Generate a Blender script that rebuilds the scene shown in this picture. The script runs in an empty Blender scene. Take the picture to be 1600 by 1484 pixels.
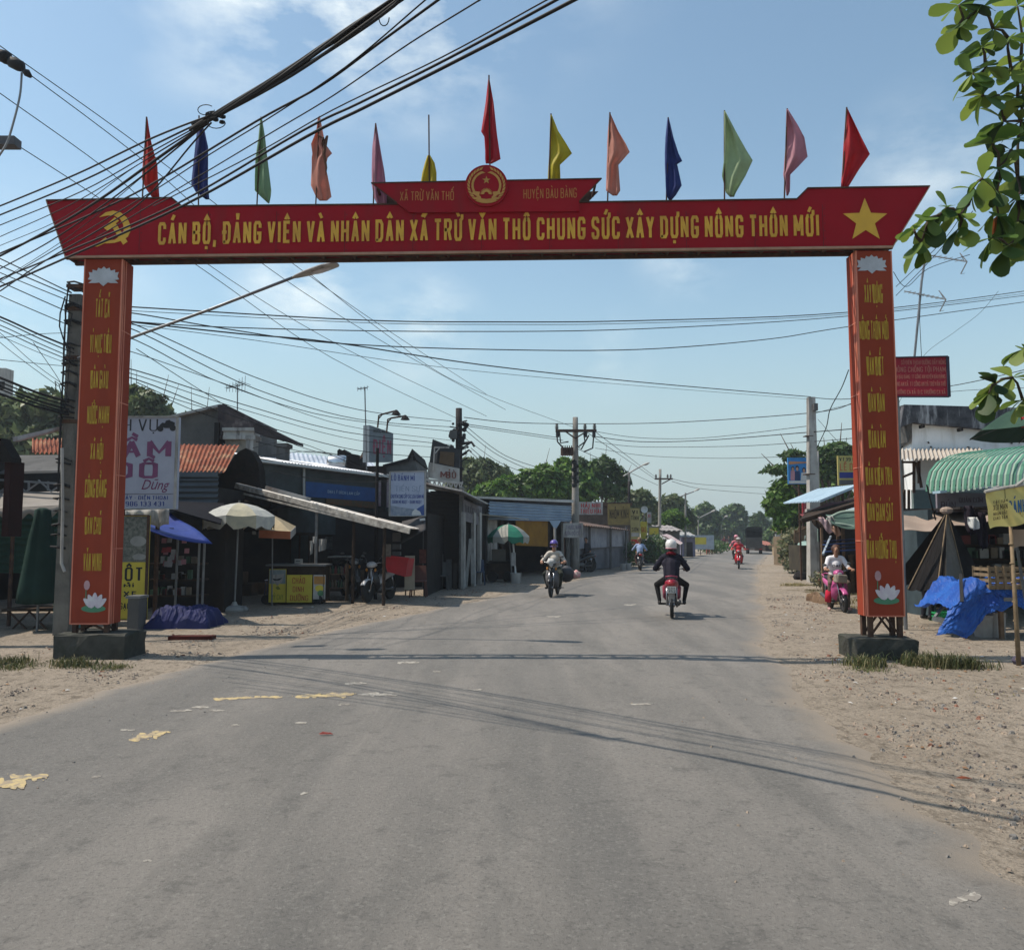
import bpy, bmesh, math, random, unicodedata
import numpy as np
from mathutils import Vector, Matrix, noise
R = math.radians
V = Vector
random.seed(7); rng = np.random.default_rng(11)
SC = bpy.context.scene
COL = SC.collection

# ------------------------------------------------------------------ camera, sky, sun, exposure
EYE = 1.65; F = 1250.0; HOR = 838.0
PITCH = math.atan((HOR-742.0)/F)
cam = bpy.data.cameras.new('camera'); cam_o = bpy.data.objects.new('camera', cam); COL.objects.link(cam_o)
cam.sensor_fit = 'HORIZONTAL'; cam.sensor_width = 36.0; cam.lens = 36.0*F/1600.0
cam.clip_start = 0.1; cam.clip_end = 5000
cam_o.location = (0, 0, EYE); cam_o.rotation_euler = (R(90)+PITCH, 0, 0)
SC.camera = cam_o
SC.view_settings.view_transform = 'Standard'; SC.view_settings.look = 'None'
SC.view_settings.gamma = 1.0; SC.view_settings.exposure = 0.05
SUN_EL, SUN_AZ = R(57), R(4)
sd = V((-math.cos(SUN_EL)*math.cos(SUN_AZ), math.cos(SUN_EL)*math.sin(SUN_AZ), math.sin(SUN_EL)))
sl = bpy.data.lights.new('sun', 'SUN'); sl.energy = 4.9; sl.angle = R(0.5); sl.color = (1.0, .91, .79)
so = bpy.data.objects.new('sun', sl); COL.objects.link(so); so.location = (-30, 5, 50)
so.rotation_euler = sd.to_track_quat('Z', 'Y').to_euler()
world = bpy.data.worlds.new("World"); SC.world = world; world.use_nodes = True
wn = world.node_tree; wl = wn.links; bg = wn.nodes['Background']
sky = wn.nodes.new('ShaderNodeTexSky'); sky.sky_type = 'NISHITA'; sky.sun_disc = False
sky.sun_elevation = SUN_EL; sky.sun_rotation = R(-86); sky.air_density = 1.3; sky.dust_density = .9; sky.ozone_density = 1.2
tc = wn.nodes.new('ShaderNodeTexCoord')
def wnode(t, **kw):
    n = wn.nodes.new(t)
    for k, v in kw.items(): setattr(n, k, v)
    return n
def wmath(op, a, b=None):
    n = wnode('ShaderNodeMath', operation=op)
    for i, q in enumerate((a, b)):
        if q is None: continue
        if isinstance(q, (int, float)): n.inputs[i].default_value = q
        else: wl.new(q, n.inputs[i])
    return n.outputs[0]
mp = wnode('ShaderNodeMapping'); wl.new(tc.outputs['Generated'], mp.inputs['Vector']); mp.inputs['Scale'].default_value = (1, 1, 2.2)
nz = wnode('ShaderNodeTexNoise'); nz.inputs['Scale'].default_value = 7.5; nz.inputs['Detail'].default_value = 7; nz.inputs['Roughness'].default_value = .58
wl.new(mp.outputs[0], nz.inputs['Vector'])
def raydir(px, py):
    u = (px-800)/F; v = (742-py)/F
    return V((u, math.cos(PITCH)-v*math.sin(PITCH), math.sin(PITCH)+v*math.cos(PITCH)))
cl = None
for px, py, rad, st in ((430, -10, .19, .95), (640, 20, .17, .7), (470, 440, .1, 1.1), (1070, 395, .08, .6), (1440, 270, .11, .5), (660, 515, .1, .8), (60, 480, .16, .5), (940, 560, .08, .4), (700, -250, .3, .6)):
    d = raydir(px, py).normalized()
    dp = wnode('ShaderNodeVectorMath', operation='DISTANCE'); dp.inputs[1].default_value = d; wl.new(tc.outputs['Generated'], dp.inputs[0])
    mr = wnode('ShaderNodeMapRange', interpolation_type='SMOOTHSTEP'); mr.inputs[1].default_value = rad; mr.inputs[2].default_value = 0; mr.inputs[3].default_value = 0; mr.inputs[4].default_value = st
    wl.new(dp.outputs['Value'], mr.inputs[0])
    cl = mr.outputs[0] if cl is None else wmath('ADD', cl, mr.outputs[0])
m2 = wnode('ShaderNodeMapRange'); m2.inputs[1].default_value = .42; m2.inputs[2].default_value = .72; wl.new(nz.outputs['Fac'], m2.inputs[0])
cf = wmath('MULTIPLY', cl, m2.outputs[0]); cf = wmath('MINIMUM', cf, .75)
mix = wnode('ShaderNodeMix', data_type='RGBA'); wl.new(cf, mix.inputs[0]); wl.new(sky.outputs[0], mix.inputs[6]); mix.inputs[7].default_value = (7.2, 7.2, 7.6, 1)
hs = wnode('ShaderNodeHueSaturation'); hs.inputs['Saturation'].default_value = 1.0; wl.new(mix.outputs[2], hs.inputs['Color'])
sxyz = wnode('ShaderNodeSeparateXYZ'); wl.new(tc.outputs['Generated'], sxyz.inputs[0])
hzr = wnode('ShaderNodeMapRange', interpolation_type='SMOOTHSTEP'); hzr.inputs[1].default_value = .3; hzr.inputs[2].default_value = -.02; hzr.inputs[3].default_value = 0; hzr.inputs[4].default_value = .9; wl.new(sxyz.outputs[2], hzr.inputs[0])
hmx = wnode('ShaderNodeMix', data_type='RGBA'); wl.new(hzr.outputs[0], hmx.inputs[0]); wl.new(hs.outputs[0], hmx.inputs[6]); hmx.inputs[7].default_value = (2.75, 3.25, 3.8, 1)
tint = wnode('ShaderNodeVectorMath', operation='MULTIPLY'); tint.inputs[1].default_value = (1.0, 1.07, 1.0); wl.new(hmx.outputs[2], tint.inputs[0])
wl.new(tint.outputs[0], bg.inputs['Color']); bg.inputs['Strength'].default_value = 0.148

# ------------------------------------------------------------------ pixel -> world helpers (photo measurements)
def W(px, py, Y):
    d = raydir(px, py); t = Y/d.y
    return V((d.x*t, Y, EYE+d.z*t))
def G(px, py, z=0.0):
    d = raydir(px, py); t = (z-EYE)/d.z
    return V((d.x*t, d.y*t, z))
def M(px, Y): # metres per pixel at depth
    return Y/F

# ------------------------------------------------------------------ materials
MATS = {}
def mat(name, c, rough=.8, c2=None, sc=3.0, bump=0.0, bsc=None, metal=0.0, spec=.3, det=5, stretch=None, edge=(.35, .65), trans=0.0, c3=None, streak=False):
    if name in MATS: return MATS[name]
    m = bpy.data.materials.new(name); m.use_nodes = True; nt = m.node_tree; L = nt.links
    b = nt.nodes['Principled BSDF']; b.inputs['Roughness'].default_value = rough; b.inputs['Metallic'].default_value = metal
    b.inputs['Specular IOR Level'].default_value = spec if rough < .75 else min(spec, .12)
    c = (*c, 1)
    if c2 is None: c2 = tuple(x*.72 for x in c[:3])
    c2 = (*c2, 1)
    tx = nt.nodes.new('ShaderNodeTexCoord'); mpp = nt.nodes.new('ShaderNodeMapping'); L.new(tx.outputs['Object'], mpp.inputs[0])
    if stretch: mpp.inputs['Scale'].default_value = stretch
    n = nt.nodes.new('ShaderNodeTexNoise'); n.inputs['Scale'].default_value = sc; n.inputs['Detail'].default_value = det; n.inputs['Roughness'].default_value = .62
    L.new(mpp.outputs[0], n.inputs['Vector'])
    r = nt.nodes.new('ShaderNodeMapRange'); r.inputs[1].default_value = edge[0]; r.inputs[2].default_value = edge[1]; L.new(n.outputs['Fac'], r.inputs[0])
    mx = nt.nodes.new('ShaderNodeMix'); mx.data_type = 'RGBA'; L.new(r.outputs[0], mx.inputs[0]); mx.inputs[6].default_value = c; mx.inputs[7].default_value = c2
    out = mx.outputs[2]
    if c3 is not None:   # blotches of a third colour (rust, mould, dirt)
        n3 = nt.nodes.new('ShaderNodeTexNoise'); n3.inputs['Scale'].default_value = sc*.45; n3.inputs['Detail'].default_value = 8; n3.inputs['Roughness'].default_value = .7
        mp3 = nt.nodes.new('ShaderNodeMapping'); mp3.inputs['Location'].default_value = (5, 3, 9); L.new(tx.outputs['Object'], mp3.inputs[0])
        if streak: mp3.inputs['Scale'].default_value = (2.5, 2.5, .35)
        L.new(mp3.outputs[0], n3.inputs['Vector'])
        r3 = nt.nodes.new('ShaderNodeMapRange'); r3.inputs[1].default_value = .52; r3.inputs[2].default_value = .66; L.new(n3.outputs['Fac'], r3.inputs[0])
        mx3 = nt.nodes.new('ShaderNodeMix'); mx3.data_type = 'RGBA'; L.new(r3.outputs[0], mx3.inputs[0]); L.new(out, mx3.inputs[6]); mx3.inputs[7].default_value = (*c3, 1); out = mx3.outputs[2]
    L.new(out, b.inputs['Base Color'])
    if bump:
        nb = nt.nodes.new('ShaderNodeTexNoise'); nb.inputs['Scale'].default_value = bsc or sc*6; nb.inputs['Detail'].default_value = 6; L.new(mpp.outputs[0], nb.inputs['Vector'])
        bp = nt.nodes.new('ShaderNodeBump'); bp.inputs['Strength'].default_value = bump; bp.inputs['Distance'].default_value = .02; L.new(nb.outputs['Fac'], bp.inputs['Height']); L.new(bp.outputs[0], b.inputs['Normal'])
    if trans:
        tr = nt.nodes.new('ShaderNodeBsdfTranslucent'); L.new(out, tr.inputs['Color']); ms = nt.nodes.new('ShaderNodeMixShader'); ms.inputs[0].default_value = trans
        L.new(b.outputs[0], ms.inputs[1]); L.new(tr.outputs[0], ms.inputs[2]); L.new(ms.outputs[0], nt.nodes['Material Output'].inputs['Surface'])
    MATS[name] = m; return m
def leafmat(name, cols, trans=.35, rough=.5):
    if name in MATS: return MATS[name]
    m = bpy.data.materials.new(name); m.use_nodes = True; nt = m.node_tree; L = nt.links
    b = nt.nodes['Principled BSDF']; b.inputs['Roughness'].default_value = rough; b.inputs['Specular IOR Level'].default_value = .35
    g = nt.nodes.new('ShaderNodeNewGeometry'); cr = nt.nodes.new('ShaderNodeValToRGB'); L.new(g.outputs['Random Per Island'], cr.inputs[0])
    e = cr.color_ramp.elements; n = len(cols)
    for i, c in enumerate(cols):
        q = e[i] if i < 2 else e.new(.5)
        q.position = i/(n-1) if n > 1 else 0; q.color = (*c, 1)
    for i, c in enumerate(cols):
        e[i].color = (*cols[i], 1)
    tx = nt.nodes.new('ShaderNodeTexCoord'); nn = nt.nodes.new('ShaderNodeTexNoise'); nn.inputs['Scale'].default_value = .55; nn.inputs['Detail'].default_value = 3; L.new(tx.outputs['Object'], nn.inputs['Vector'])
    mr = nt.nodes.new('ShaderNodeMapRange'); mr.inputs[1].default_value = .35; mr.inputs[2].default_value = .65; mr.inputs[3].default_value = .65; mr.inputs[4].default_value = 1.35; L.new(nn.outputs['Fac'], mr.inputs[0])
    vm = nt.nodes.new('ShaderNodeVectorMath'); vm.operation = 'SCALE'; L.new(cr.outputs[0], vm.inputs[0]); L.new(mr.outputs[0], vm.inputs['Scale'])
    L.new(vm.outputs[0], b.inputs['Base Color'])
    tr = nt.nodes.new('ShaderNodeBsdfTranslucent'); L.new(vm.outputs[0], tr.inputs['Color']); ms = nt.nodes.new('ShaderNodeMixShader'); ms.inputs[0].default_value = trans
    L.new(b.outputs[0], ms.inputs[1]); L.new(tr.outputs[0], ms.inputs[2]); L.new(ms.outputs[0], nt.nodes['Material Output'].inputs['Surface'])
    MATS[name] = m; return m

m_dark = mat('soot dark', (.018, .016, .016), .9)
m_brown = mat('dark timber', (.05, .032, .022), .85, (.025, .018, .014), 4)
m_wood = mat('weathered wood', (.2, .13, .08), .85, (.11, .07, .045), 6, .2)
m_bamboo = mat('bamboo', (.24, .17, .1), .7, (.14, .1, .06), 9)
m_conc = mat('concrete', (.3, .29, .27), .9, (.18, .175, .165), 3, .35, c3=(.08, .08, .075))
m_oldconc = mat('mossy concrete', (.075, .072, .062), .95, (.04, .04, .034), 4, .5, c3=(.04, .045, .035))
m_pole = mat('pole concrete', (.3, .28, .255), .9, (.2, .19, .17), 2, .3, c3=(.12, .11, .1), streak=True)
m_black = mat('black rubber', (.014, .014, .015), .65)
m_cable = mat('cable', (.012, .012, .014), .7)
m_steel = mat('galvanised steel', (.22, .225, .235), .5, (.15, .155, .16), 5, metal=.6)
m_rusty = mat('rusty steel', (.1, .055, .035), .8, (.05, .03, .025), 9)
m_red = mat('banner red', (.31, .008, .016), .76, (.26, .007, .014), 1.2, bump=.3, bsc=2.5, c3=(.22, .014, .018), streak=True)
m_gold = mat('gold lettering', (.72, .4, .04), .5, (.52, .26, .03), 3)
m_orange = mat('pillar orange', (.285, .05, .024), .76, (.235, .038, .018), .8, bump=.3, bsc=2.5, c3=(.2, .035, .02), streak=True)
m_pink_side = mat('pillar trim', (.62, .22, .13), .6, (.5, .14, .09), 1.5)
m_white = mat('white paint', (.62, .62, .6), .7, (.5, .5, .48), 2)
m_dwhite = mat('dirty white', (.42, .41, .39), .85, (.3, .29, .27), 2.5, c3=(.14, .13, .12), streak=True)
m_grey = mat('grey render', (.12, .118, .115), .9, (.08, .077, .074), 1.5, c3=(.06, .06, .06), streak=True)
m_lgrey = mat('lotus grey', (.5, .52, .56), .6)
m_tin = mat('tin roof', (.4, .4, .39), .55, (.27, .26, .25), 1.6, metal=.25, c3=(.16, .1, .07))
m_tinb = mat('blue grey tin', (.2, .26, .33), .5, (.15, .2, .26), 1, metal=.3)
m_shut = mat('grey shutter', (.1, .115, .13), .6, (.07, .08, .09), 1, metal=.2)
m_rust = mat('rust roof', (.3, .1, .055), .9, (.17, .06, .04), 3, .3, c3=(.36, .23, .14))
m_blue = mat('blue tarp', (.03, .06, .3), .55, (.02, .04, .2), 2, .6, 9, trans=.15)
m_yell = mat('sign yellow', (.62, .5, .06), .6, (.5, .4, .05), 2)
m_blk = mat('black print', (.02, .02, .025), .6)
m_redp = mat('red print', (.5, .03, .03), .6)
m_blup = mat('blue print', (.02, .05, .25), .6)
m_glass = mat('lens', (.5, .5, .52), .15, spec=.8)

# ------------------------------------------------------------------ mesh builder
class MB:
    def __init__(s): s.v = []; s.f = []; s.m = []
    def add(s, vs, fs, m=0):
        o = len(s.v); s.v += [tuple(v) for v in vs]
        for f in fs: s.f.append([i+o for i in f]); s.m.append(m)
    def box(s, x0, x1, y0, y1, z0, z1, m=0):
        s.obox(V(((x0+x1)/2, (y0+y1)/2, (z0+z1)/2)), V(((x1-x0)/2, 0, 0)), V((0, (y1-y0)/2, 0)), V((0, 0, (z1-z0)/2)), m)
    def obox(s, c, a, b, d, m=0):
        vs = [c+a*i+b*j+d*k for k in (-1, 1) for j in (-1, 1) for i in (-1, 1)]
        s.add(vs, [(0, 2, 3, 1), (4, 5, 7, 6), (0, 1, 5, 4), (2, 6, 7, 3), (0, 4, 6, 2), (1, 3, 7, 5)], m)
    def bar(s, p, q, w, h=None, m=0):
        p = V(p); q = V(q); d = q-p
        if d.length < 1e-6: return
        h = h or w; dn = d.normalized(); up = V((0, 0, 1)) if abs(dn.z) < .95 else V((0, 1, 0))
        a = dn.cross(up).normalized(); b = a.cross(dn)
        s.obox((p+q)/2, a*w/2, d/2, b*h/2, m)
    def prism(s, pts, vec, m=0):
        n = len(pts); vec = V(vec); pts = [V(p) for p in pts]
        s.add(pts+[p+vec for p in pts], [list(range(n)), list(range(2*n-1, n-1, -1))]+[(i, i+n, (i+1) % n+n, (i+1) % n) for i in range(n)], m)
    def poly(s, pts, m=0): s.add(pts, [list(range(len(pts)))], m)
    def tube(s, pts, r, n=8, m=0, cap=True):
        pts = [V(p) for p in pts]; k = len(pts)
        rs = r if isinstance(r, (list, tuple)) else [r]*k
        vs = []; prev = None
        for i, p in enumerate(pts):
            d = (pts[min(i+1, k-1)]-pts[max(i-1, 0)])
            d = d.normalized() if d.length > 1e-9 else V((0, 0, 1))
            if prev is None: a = d.orthogonal().normalized()
            else:
                a = prev-d*prev.dot(d); a = a.normalized() if a.length > 1e-6 else d.orthogonal().normalized()
            prev = a; b = d.cross(a)
            for j in range(n):
                t = 2*math.pi*j/n; vs.append(p+(a*math.cos(t)+b*math.sin(t))*rs[i])
        fs = [(i*n+j, i*n+(j+1) % n, (i+1)*n+(j+1) % n, (i+1)*n+j) for i in range(k-1) for j in range(n)]
        if cap: fs += [list(range(n-1, -1, -1)), [(k-1)*n+j for j in range(n)]]
        s.add(vs, fs, m)
    def lathe(s, prof, c=(0, 0, 0), n=16, ax='z', m=0):
        vs = []; c = V(c)
        for r, h in prof:
            for j in range(n):
                t = 2*math.pi*j/n; x, y = r*math.cos(t), r*math.sin(t)
                vs.append(c+(V((x, y, h)) if ax == 'z' else V((h, x, y)) if ax == 'x' else V((x, h, y))))
        k = len(prof)
        s.add(vs, [(i*n+j, i*n+(j+1) % n, (i+1)*n+(j+1) % n, (i+1)*n+j) for i in range(k-1) for j in range(n)]+[list(range(n-1, -1, -1)), [(k-1)*n+j for j in range(n)]], m)
    def ell(s, c, r, n=12, m=0, rot=None):
        c = V(c); vs = []; k = n//2
        for i in range(1, k):
            ph = math.pi*i/k
            for j in range(n):
                t = 2*math.pi*j/n
                q = V((r[0]*math.sin(ph)*math.cos(t), r[1]*math.sin(ph)*math.sin(t), r[2]*math.cos(ph)))
                if rot is not None: q = rot @ q
                vs.append(c+q)
        q = V((0, 0, r[2])); q = rot @ q if rot is not None else q
        vs += [c+q, c-q]; T = len(vs)-2
        fs = [(i*n+j, (i+1)*n+j, (i+1)*n+(j+1) % n, i*n+(j+1) % n) for i in range(k-2) for j in range(n)]
        fs += [(T, j, (j+1) % n) for j in range(n)]+[(T+1, (k-2)*n+(j+1) % n, (k-2)*n+j) for j in range(n)]
        s.add(vs, fs, m)
    def grid(s, fn, nu, nv, m=0):
        vs = [fn(i/nu, j/nv) for j in range(nv+1) for i in range(nu+1)]
        s.add(vs, [(j*(nu+1)+i, j*(nu+1)+i+1, (j+1)*(nu+1)+i+1, (j+1)*(nu+1)+i) for j in range(nv) for i in range(nu)], m)
    def corr(s, p, U, Vv, waves, amp, m=0, thick=None):
        """corrugated sheet: p corner, U across the waves, Vv along them"""
        p = V(p); U = V(U); Vv = V(Vv); N = U.cross(Vv).normalized()
        s.grid(lambda a, b: p+U*a+Vv*b+N*amp*math.sin(a*waves*2*math.pi), waves*6, 1, m)
    def loft(s, secs, n=12, m=0, ex=2.4):
        """sections (y, z, half width, half height[, x]) along Y"""
        vs = []
        for q in secs:
            y, z, w, h = q[:4]; x = q[4] if len(q) > 4 else 0
            for j in range(n):
                t = 2*math.pi*j/n; ct, st = math.cos(t), math.sin(t)
                vs.append((x+w*math.copysign(abs(ct)**(2/ex), ct), y, z+h*math.copysign(abs(st)**(2/ex), st)))
        k = len(secs)
        s.add(vs, [(i*n+j, (i+1)*n+j, (i+1)*n+(j+1) % n, i*n+(j+1) % n) for i in range(k-1) for j in range(n)]+[list(range(n)), [(k-1)*n+j for j in range(n-1, -1, -1)]], m)
    def build(s, name, mats, parent=None, smooth=False, loc=None):
        me = bpy.data.meshes.new(name); 
        o = bpy.data.objects.new(name, me); COL.objects.link(o)
        vs = s.v
        if parent is not None:
            o.parent = parent; pl = WORLD.get(parent.name, V((0, 0, 0))); WORLD[o.name] = pl
            if pl.length: vs = [(a-pl.x, b-pl.y, c-pl.z) for a, b, c in vs]
        elif loc is not None:
            o.location = loc; WORLD[o.name] = V(loc); vs = [(a-loc[0], b-loc[1], c-loc[2]) for a, b, c in vs]
        me.from_pydata(vs, [], s.f); me.update()
        for mm in (mats if isinstance(mats, (list, tuple)) else [mats]): me.materials.append(mm)
        me.polygons.foreach_set('material_index', s.m)
        if smooth: me.polygons.foreach_set('use_smooth', [True]*len(s.f))
        return o
WORLD = {}
def tag(o, label=None, cat=None, group=None, kind=None):
    if label: o['label'] = label
    if cat: o['category'] = cat
    if group: o['group'] = group
    if kind: o['kind'] = kind
    return o
def thing(name, label, cat, loc=(0, 0, 0), group=None):
    """Empty at the thing's base; children are built in world coordinates unless local=True"""
    o = bpy.data.objects.new(name, None); COL.objects.link(o); o.location = loc; o.empty_display_size = .2
    WORLD[o.name] = V(loc); tag(o, label, cat, group); return o
def one(mb, name, mats, label, cat, group=None, smooth=False, loc=None):
    """a thing that is one mesh"""
    if loc is None:
        xs = [v[0] for v in mb.v]; ys = [v[1] for v in mb.v]; zs = [v[2] for v in mb.v]
        loc = ((min(xs)+max(xs))/2, (min(ys)+max(ys))/2, min(zs))
    return tag(mb.build(name, mats, None, smooth, loc), label, cat, group)

# ------------------------------------------------------------------ stroke lettering
_C = [(1, .76), (1, .9), (.78, 1), (.22, 1), (0, .88), (0, .12), (.22, 0), (.78, 0), (1, .1), (1, .24)]
_O = [(.5, 1), (.2, 1), (0, .87), (0, .13), (.2, 0), (.8, 0), (1, .13), (1, .87), (.8, 1), (.5, 1)]
GL = {'A': (1, [[(0, 0), (.5, 1), (1, 0)], [(.2, .3), (.8, .3)]]), 'B': (1, [[(0, 0), (0, 1), (.75, 1), (.95, .9), (.95, .62), (.75, .53), (0, .53)], [(.75, .53), (1, .42), (1, .1), (.8, 0), (0, 0)]]),
 'C': (1, [_C]), 'D': (1, [[(0, 0), (0, 1), (.7, 1), (1, .85), (1, .15), (.7, 0), (0, 0)]]), 'E': (.85, [[(1, 1), (0, 1), (0, 0), (1, 0)], [(0, .52), (.85, .52)]]),
 'F': (.85, [[(1, 1), (0, 1), (0, 0)], [(0, .52), (.85, .52)]]), 'G': (1, [_C[:-1]+[(1, .45), (.55, .45)]]), 'H': (1, [[(0, 0), (0, 1)], [(1, 0), (1, 1)], [(0, .52), (1, .52)]]),
 'I': (.1, [[(.5, 0), (.5, 1)]]), 'J': (.8, [[(1, 1), (1, .12), (.75, 0), (.2, 0), (0, .15)]]), 'K': (1, [[(0, 0), (0, 1)], [(1, 1), (0, .4)], [(.3, .6), (1, 0)]]),
 'L': (.8, [[(0, 1), (0, 0), (1, 0)]]), 'M': (1.35, [[(0, 0), (0, 1), (.5, .25), (1, 1), (1, 0)]]), 'N': (1, [[(0, 0), (0, 1), (1, 0), (1, 1)]]), 'O': (1, [_O]),
 'P': (.95, [[(0, 0), (0, 1), (.75, 1), (1, .9), (1, .58), (.75, .46), (0, .46)]]), 'Q': (1, [_O, [(.6, .25), (1.05, -.08)]]), 'R': (1, [[(0, 0), (0, 1), (.75, 1), (1, .9), (1, .62), (.75, .5), (0, .5)], [(.6, .5), (1, 0)]]),
 'S': (1, [[(1, .78), (1, .9), (.78, 1), (.22, 1), (0, .88), (0, .66), (.2, .55), (.8, .45), (1, .34), (1, .12), (.78, 0), (.22, 0), (0, .1), (0, .24)]]),
 'T': (.95, [[(0, 1), (1, 1)], [(.5, 1), (.5, 0)]]), 'U': (1, [[(0, 1), (0, .13), (.22, 0), (.78, 0), (1, .13), (1, 1)]]), 'V': (1, [[(0, 1), (.5, 0), (1, 1)]]),
 'W': (1.4, [[(0, 1), (.25, 0), (.5, .8), (.75, 0), (1, 1)]]), 'X': (1, [[(0, 0), (1, 1)], [(0, 1), (1, 0)]]), 'Y': (1, [[(0, 1), (.5, .45), (1, 1)], [(.5, .45), (.5, 0)]]), 'Z': (1, [[(0, 1), (1, 1), (0, 0), (1, 0)]]),
 '0': (.9, [_O]), '1': (.4, [[(0, .8), (.9, 1), (.9, 0)]]), '2': (.9, [[(0, .8), (.2, 1), (.8, 1), (1, .85), (1, .6), (0, 0), (1, 0)]]), '3': (.9, [[(0, .9), (.3, 1), (.8, 1), (1, .85), (1, .6), (.5, .52), (1, .42), (1, .12), (.8, 0), (.2, 0), (0, .1)]]),
 '4': (.9, [[(.8, 0), (.8, 1), (0, .3), (1, .3)]]), '5': (.9, [[(1, 1), (0, 1), (0, .55), (.8, .55), (1, .42), (1, .12), (.8, 0), (0, 0)]]), '6': (.9, [[(1, .9), (.8, 1), (.2, 1), (0, .85), (0, .12), (.2, 0), (.8, 0), (1, .12), (1, .4), (.8, .52), (0, .52)]]),
 '7': (.9, [[(0, 1), (1, 1), (.35, 0)]]), '8': (.9, [_O, [(0, .52), (1, .52)]]), '9': (.9, [[(0, .1), (.2, 0), (.8, 0), (1, .15), (1, .88), (.8, 1), (.2, 1), (0, .88), (0, .6), (.2, .48), (1, .48)]]),
 ',': (.2, [[(.6, .08), (.2, -.2)]]), '.': (.15, [[(.5, 0), (.5, .04)]]), '-': (.5, [[(0, .5), (1, .5)]]), '/': (.5, [[(0, 0), (1, 1)]]), '(': (.3, [[(1, 1), (0, .7), (0, .3), (1, 0)]]), ')': (.3, [[(0, 1), (1, .7), (1, .3), (0, 0)]]), '&': (1, [[(1, 0), (.1, .8), (.35, 1), (.6, .8), (0, .3), (.3, 0), (1, .4)]]), ':': (.15, [[(.5, .1), (.5, .15)], [(.5, .6), (.5, .65)]])}
def letters(mb, text, o, U, Vv, width, cap, bold=.24, lw=.52, m=0, depth=.004):
    """stroke lettering; o = lower left of the cap band, U right, Vv up (unit), width of the line, cap height"""
    U = V(U).normalized(); Vv = V(Vv).normalized(); N = U.cross(Vv)
    t = bold*.5; items = []; x = 0; gap = .17+t*.2
    for ch in text:
        if ch == ' ': x += .32; continue
        bar = ch in 'Đđ'
        d = unicodedata.normalize('NFD', 'D' if bar else ch).upper(); base = d[0]; marks = d[1:]
        if base not in GL: continue
        w, st = GL[base]; w = w*lw
        items.append((x, w, st, marks, bar, base)); x += w+t+gap
    tot = x-gap; k = width/tot; S = cap; e = 0
    def put(x0, pts):
        nonlocal e
        # pts in (x units of cap after scale k, y in cap)
        pl = [o+U*(px*1.0)+Vv*(py*1.0) for px, py in pts]
        tx = t*k; ty = min(t*S*.8, tx*1.6) if False else t*S*.62
        e += 1; lift = N*(depth+.0004*(e % 5))
        n = len(pts); L = []; Rr = []
        for i in range(n):
            a = V(pts[max(i-1, 0)]); b = V(pts[i]); c = V(pts[min(i+1, n-1)])
            d1 = (b-a) if i > 0 else (c-b); d2 = (c-b) if i < n-1 else (b-a)
            d1 = d1.normalized(); d2 = d2.normalized(); n1 = V((-d1.y, d1.x)); n2 = V((-d2.y, d2.x)); nn = n1+n2
            if nn.length < .2: nn = n1.copy()
            nn.normalize(); q = 1/max(nn.dot(n1), .6)
            hw = q*.5*abs(V((nn.x*tx, nn.y*ty)).length)
            off = nn*hw
            ext = V((0, 0))
            if i == 0: ext = -d1*.25*min(tx, ty)
            if i == n-1: ext = d2*.25*min(tx, ty)
            L.append(b+off+ext); Rr.append(b-off+ext)
        P = lambda q: o+U*q.x+Vv*q.y+lift
        vs = [P(q) for q in L]+[P(q) for q in Rr]
        fs = [(i, i+1+0, n+i+1, n+i)[::-1] for i in range(n-1)]
        nb = len(vs); vs2 = [v-lift for v in vs]
        fs += [(i, i+1, nb+i+1, nb+i) for i in range(n-1)]+[(n+i+1, n+i, nb+n+i, nb+n+i+1) for i in range(n-1)]
        mb.add(vs+vs2, fs, m)
    for (x0, w, st, marks, bar, base) in items:
        X = lambda a: (x0+t/2+a*w)*k
        Yy = lambda b: (t*.31+b*(1-t*.62))*S
        for pl in st:
            run = [V((X(pl[0][0]), Yy(pl[0][1])))]
            for i in range(1, len(pl)):
                run.append(V((X(pl[i][0]), Yy(pl[i][1]))))
                if i < len(pl)-1:
                    nx_ = V((X(pl[i+1][0]), Yy(pl[i+1][1]))); 
                    if (run[-1]-run[-2]).normalized().dot((nx_-run[-1]).normalized()) < -.25: put(0, [(q.x, q.y) for q in run]); run = [run[-1]]
            put(0, [(q.x, q.y) for q in run])
        if bar: put(0, [(X(-.3), S*.52), (X(.35), S*.52)])
        hat = any(c in marks for c in '\u0302\u0306'); cx = .5
        for c in marks:
            if c == '\u0302': put(0, [(X(.15), S*1.08), (X(.5), S*1.24), (X(.85), S*1.08)])
            if c == '\u0306': put(0, [(X(.15), S*1.24), (X(.5), S*1.09), (X(.85), S*1.24)])
            hx, hy = (.8, 1.3) if hat else (.5, 1.12)
            if c == '\u0301': put(0, [(X(hx-.1), S*hy), (X(hx+.25), S*(hy+.17))])
            if c == '\u0300': put(0, [(X(hx-.25), S*(hy+.17)), (X(hx+.1), S*hy)])
            if c == '\u0309': put(0, [(X(hx-.15), S*(hy+.17)), (X(hx+.12), S*(hy+.17)), (X(hx+.05), S*(hy-.02))])
            if c == '\u0303': put(0, [(X(hx-.35), S*hy), (X(hx-.1), S*(hy+.12)), (X(hx+.1), S*(hy+.03)), (X(hx+.35), S*(hy+.13))])
            if c == '\u0323': put(0, [(X(.5), -S*.2), (X(.5), -S*.12)])
            if c == '\u031b': put(0, [(X(.95), S*.92), (X(1.25), S*1.0), (X(1.25), S*1.15)])
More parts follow.
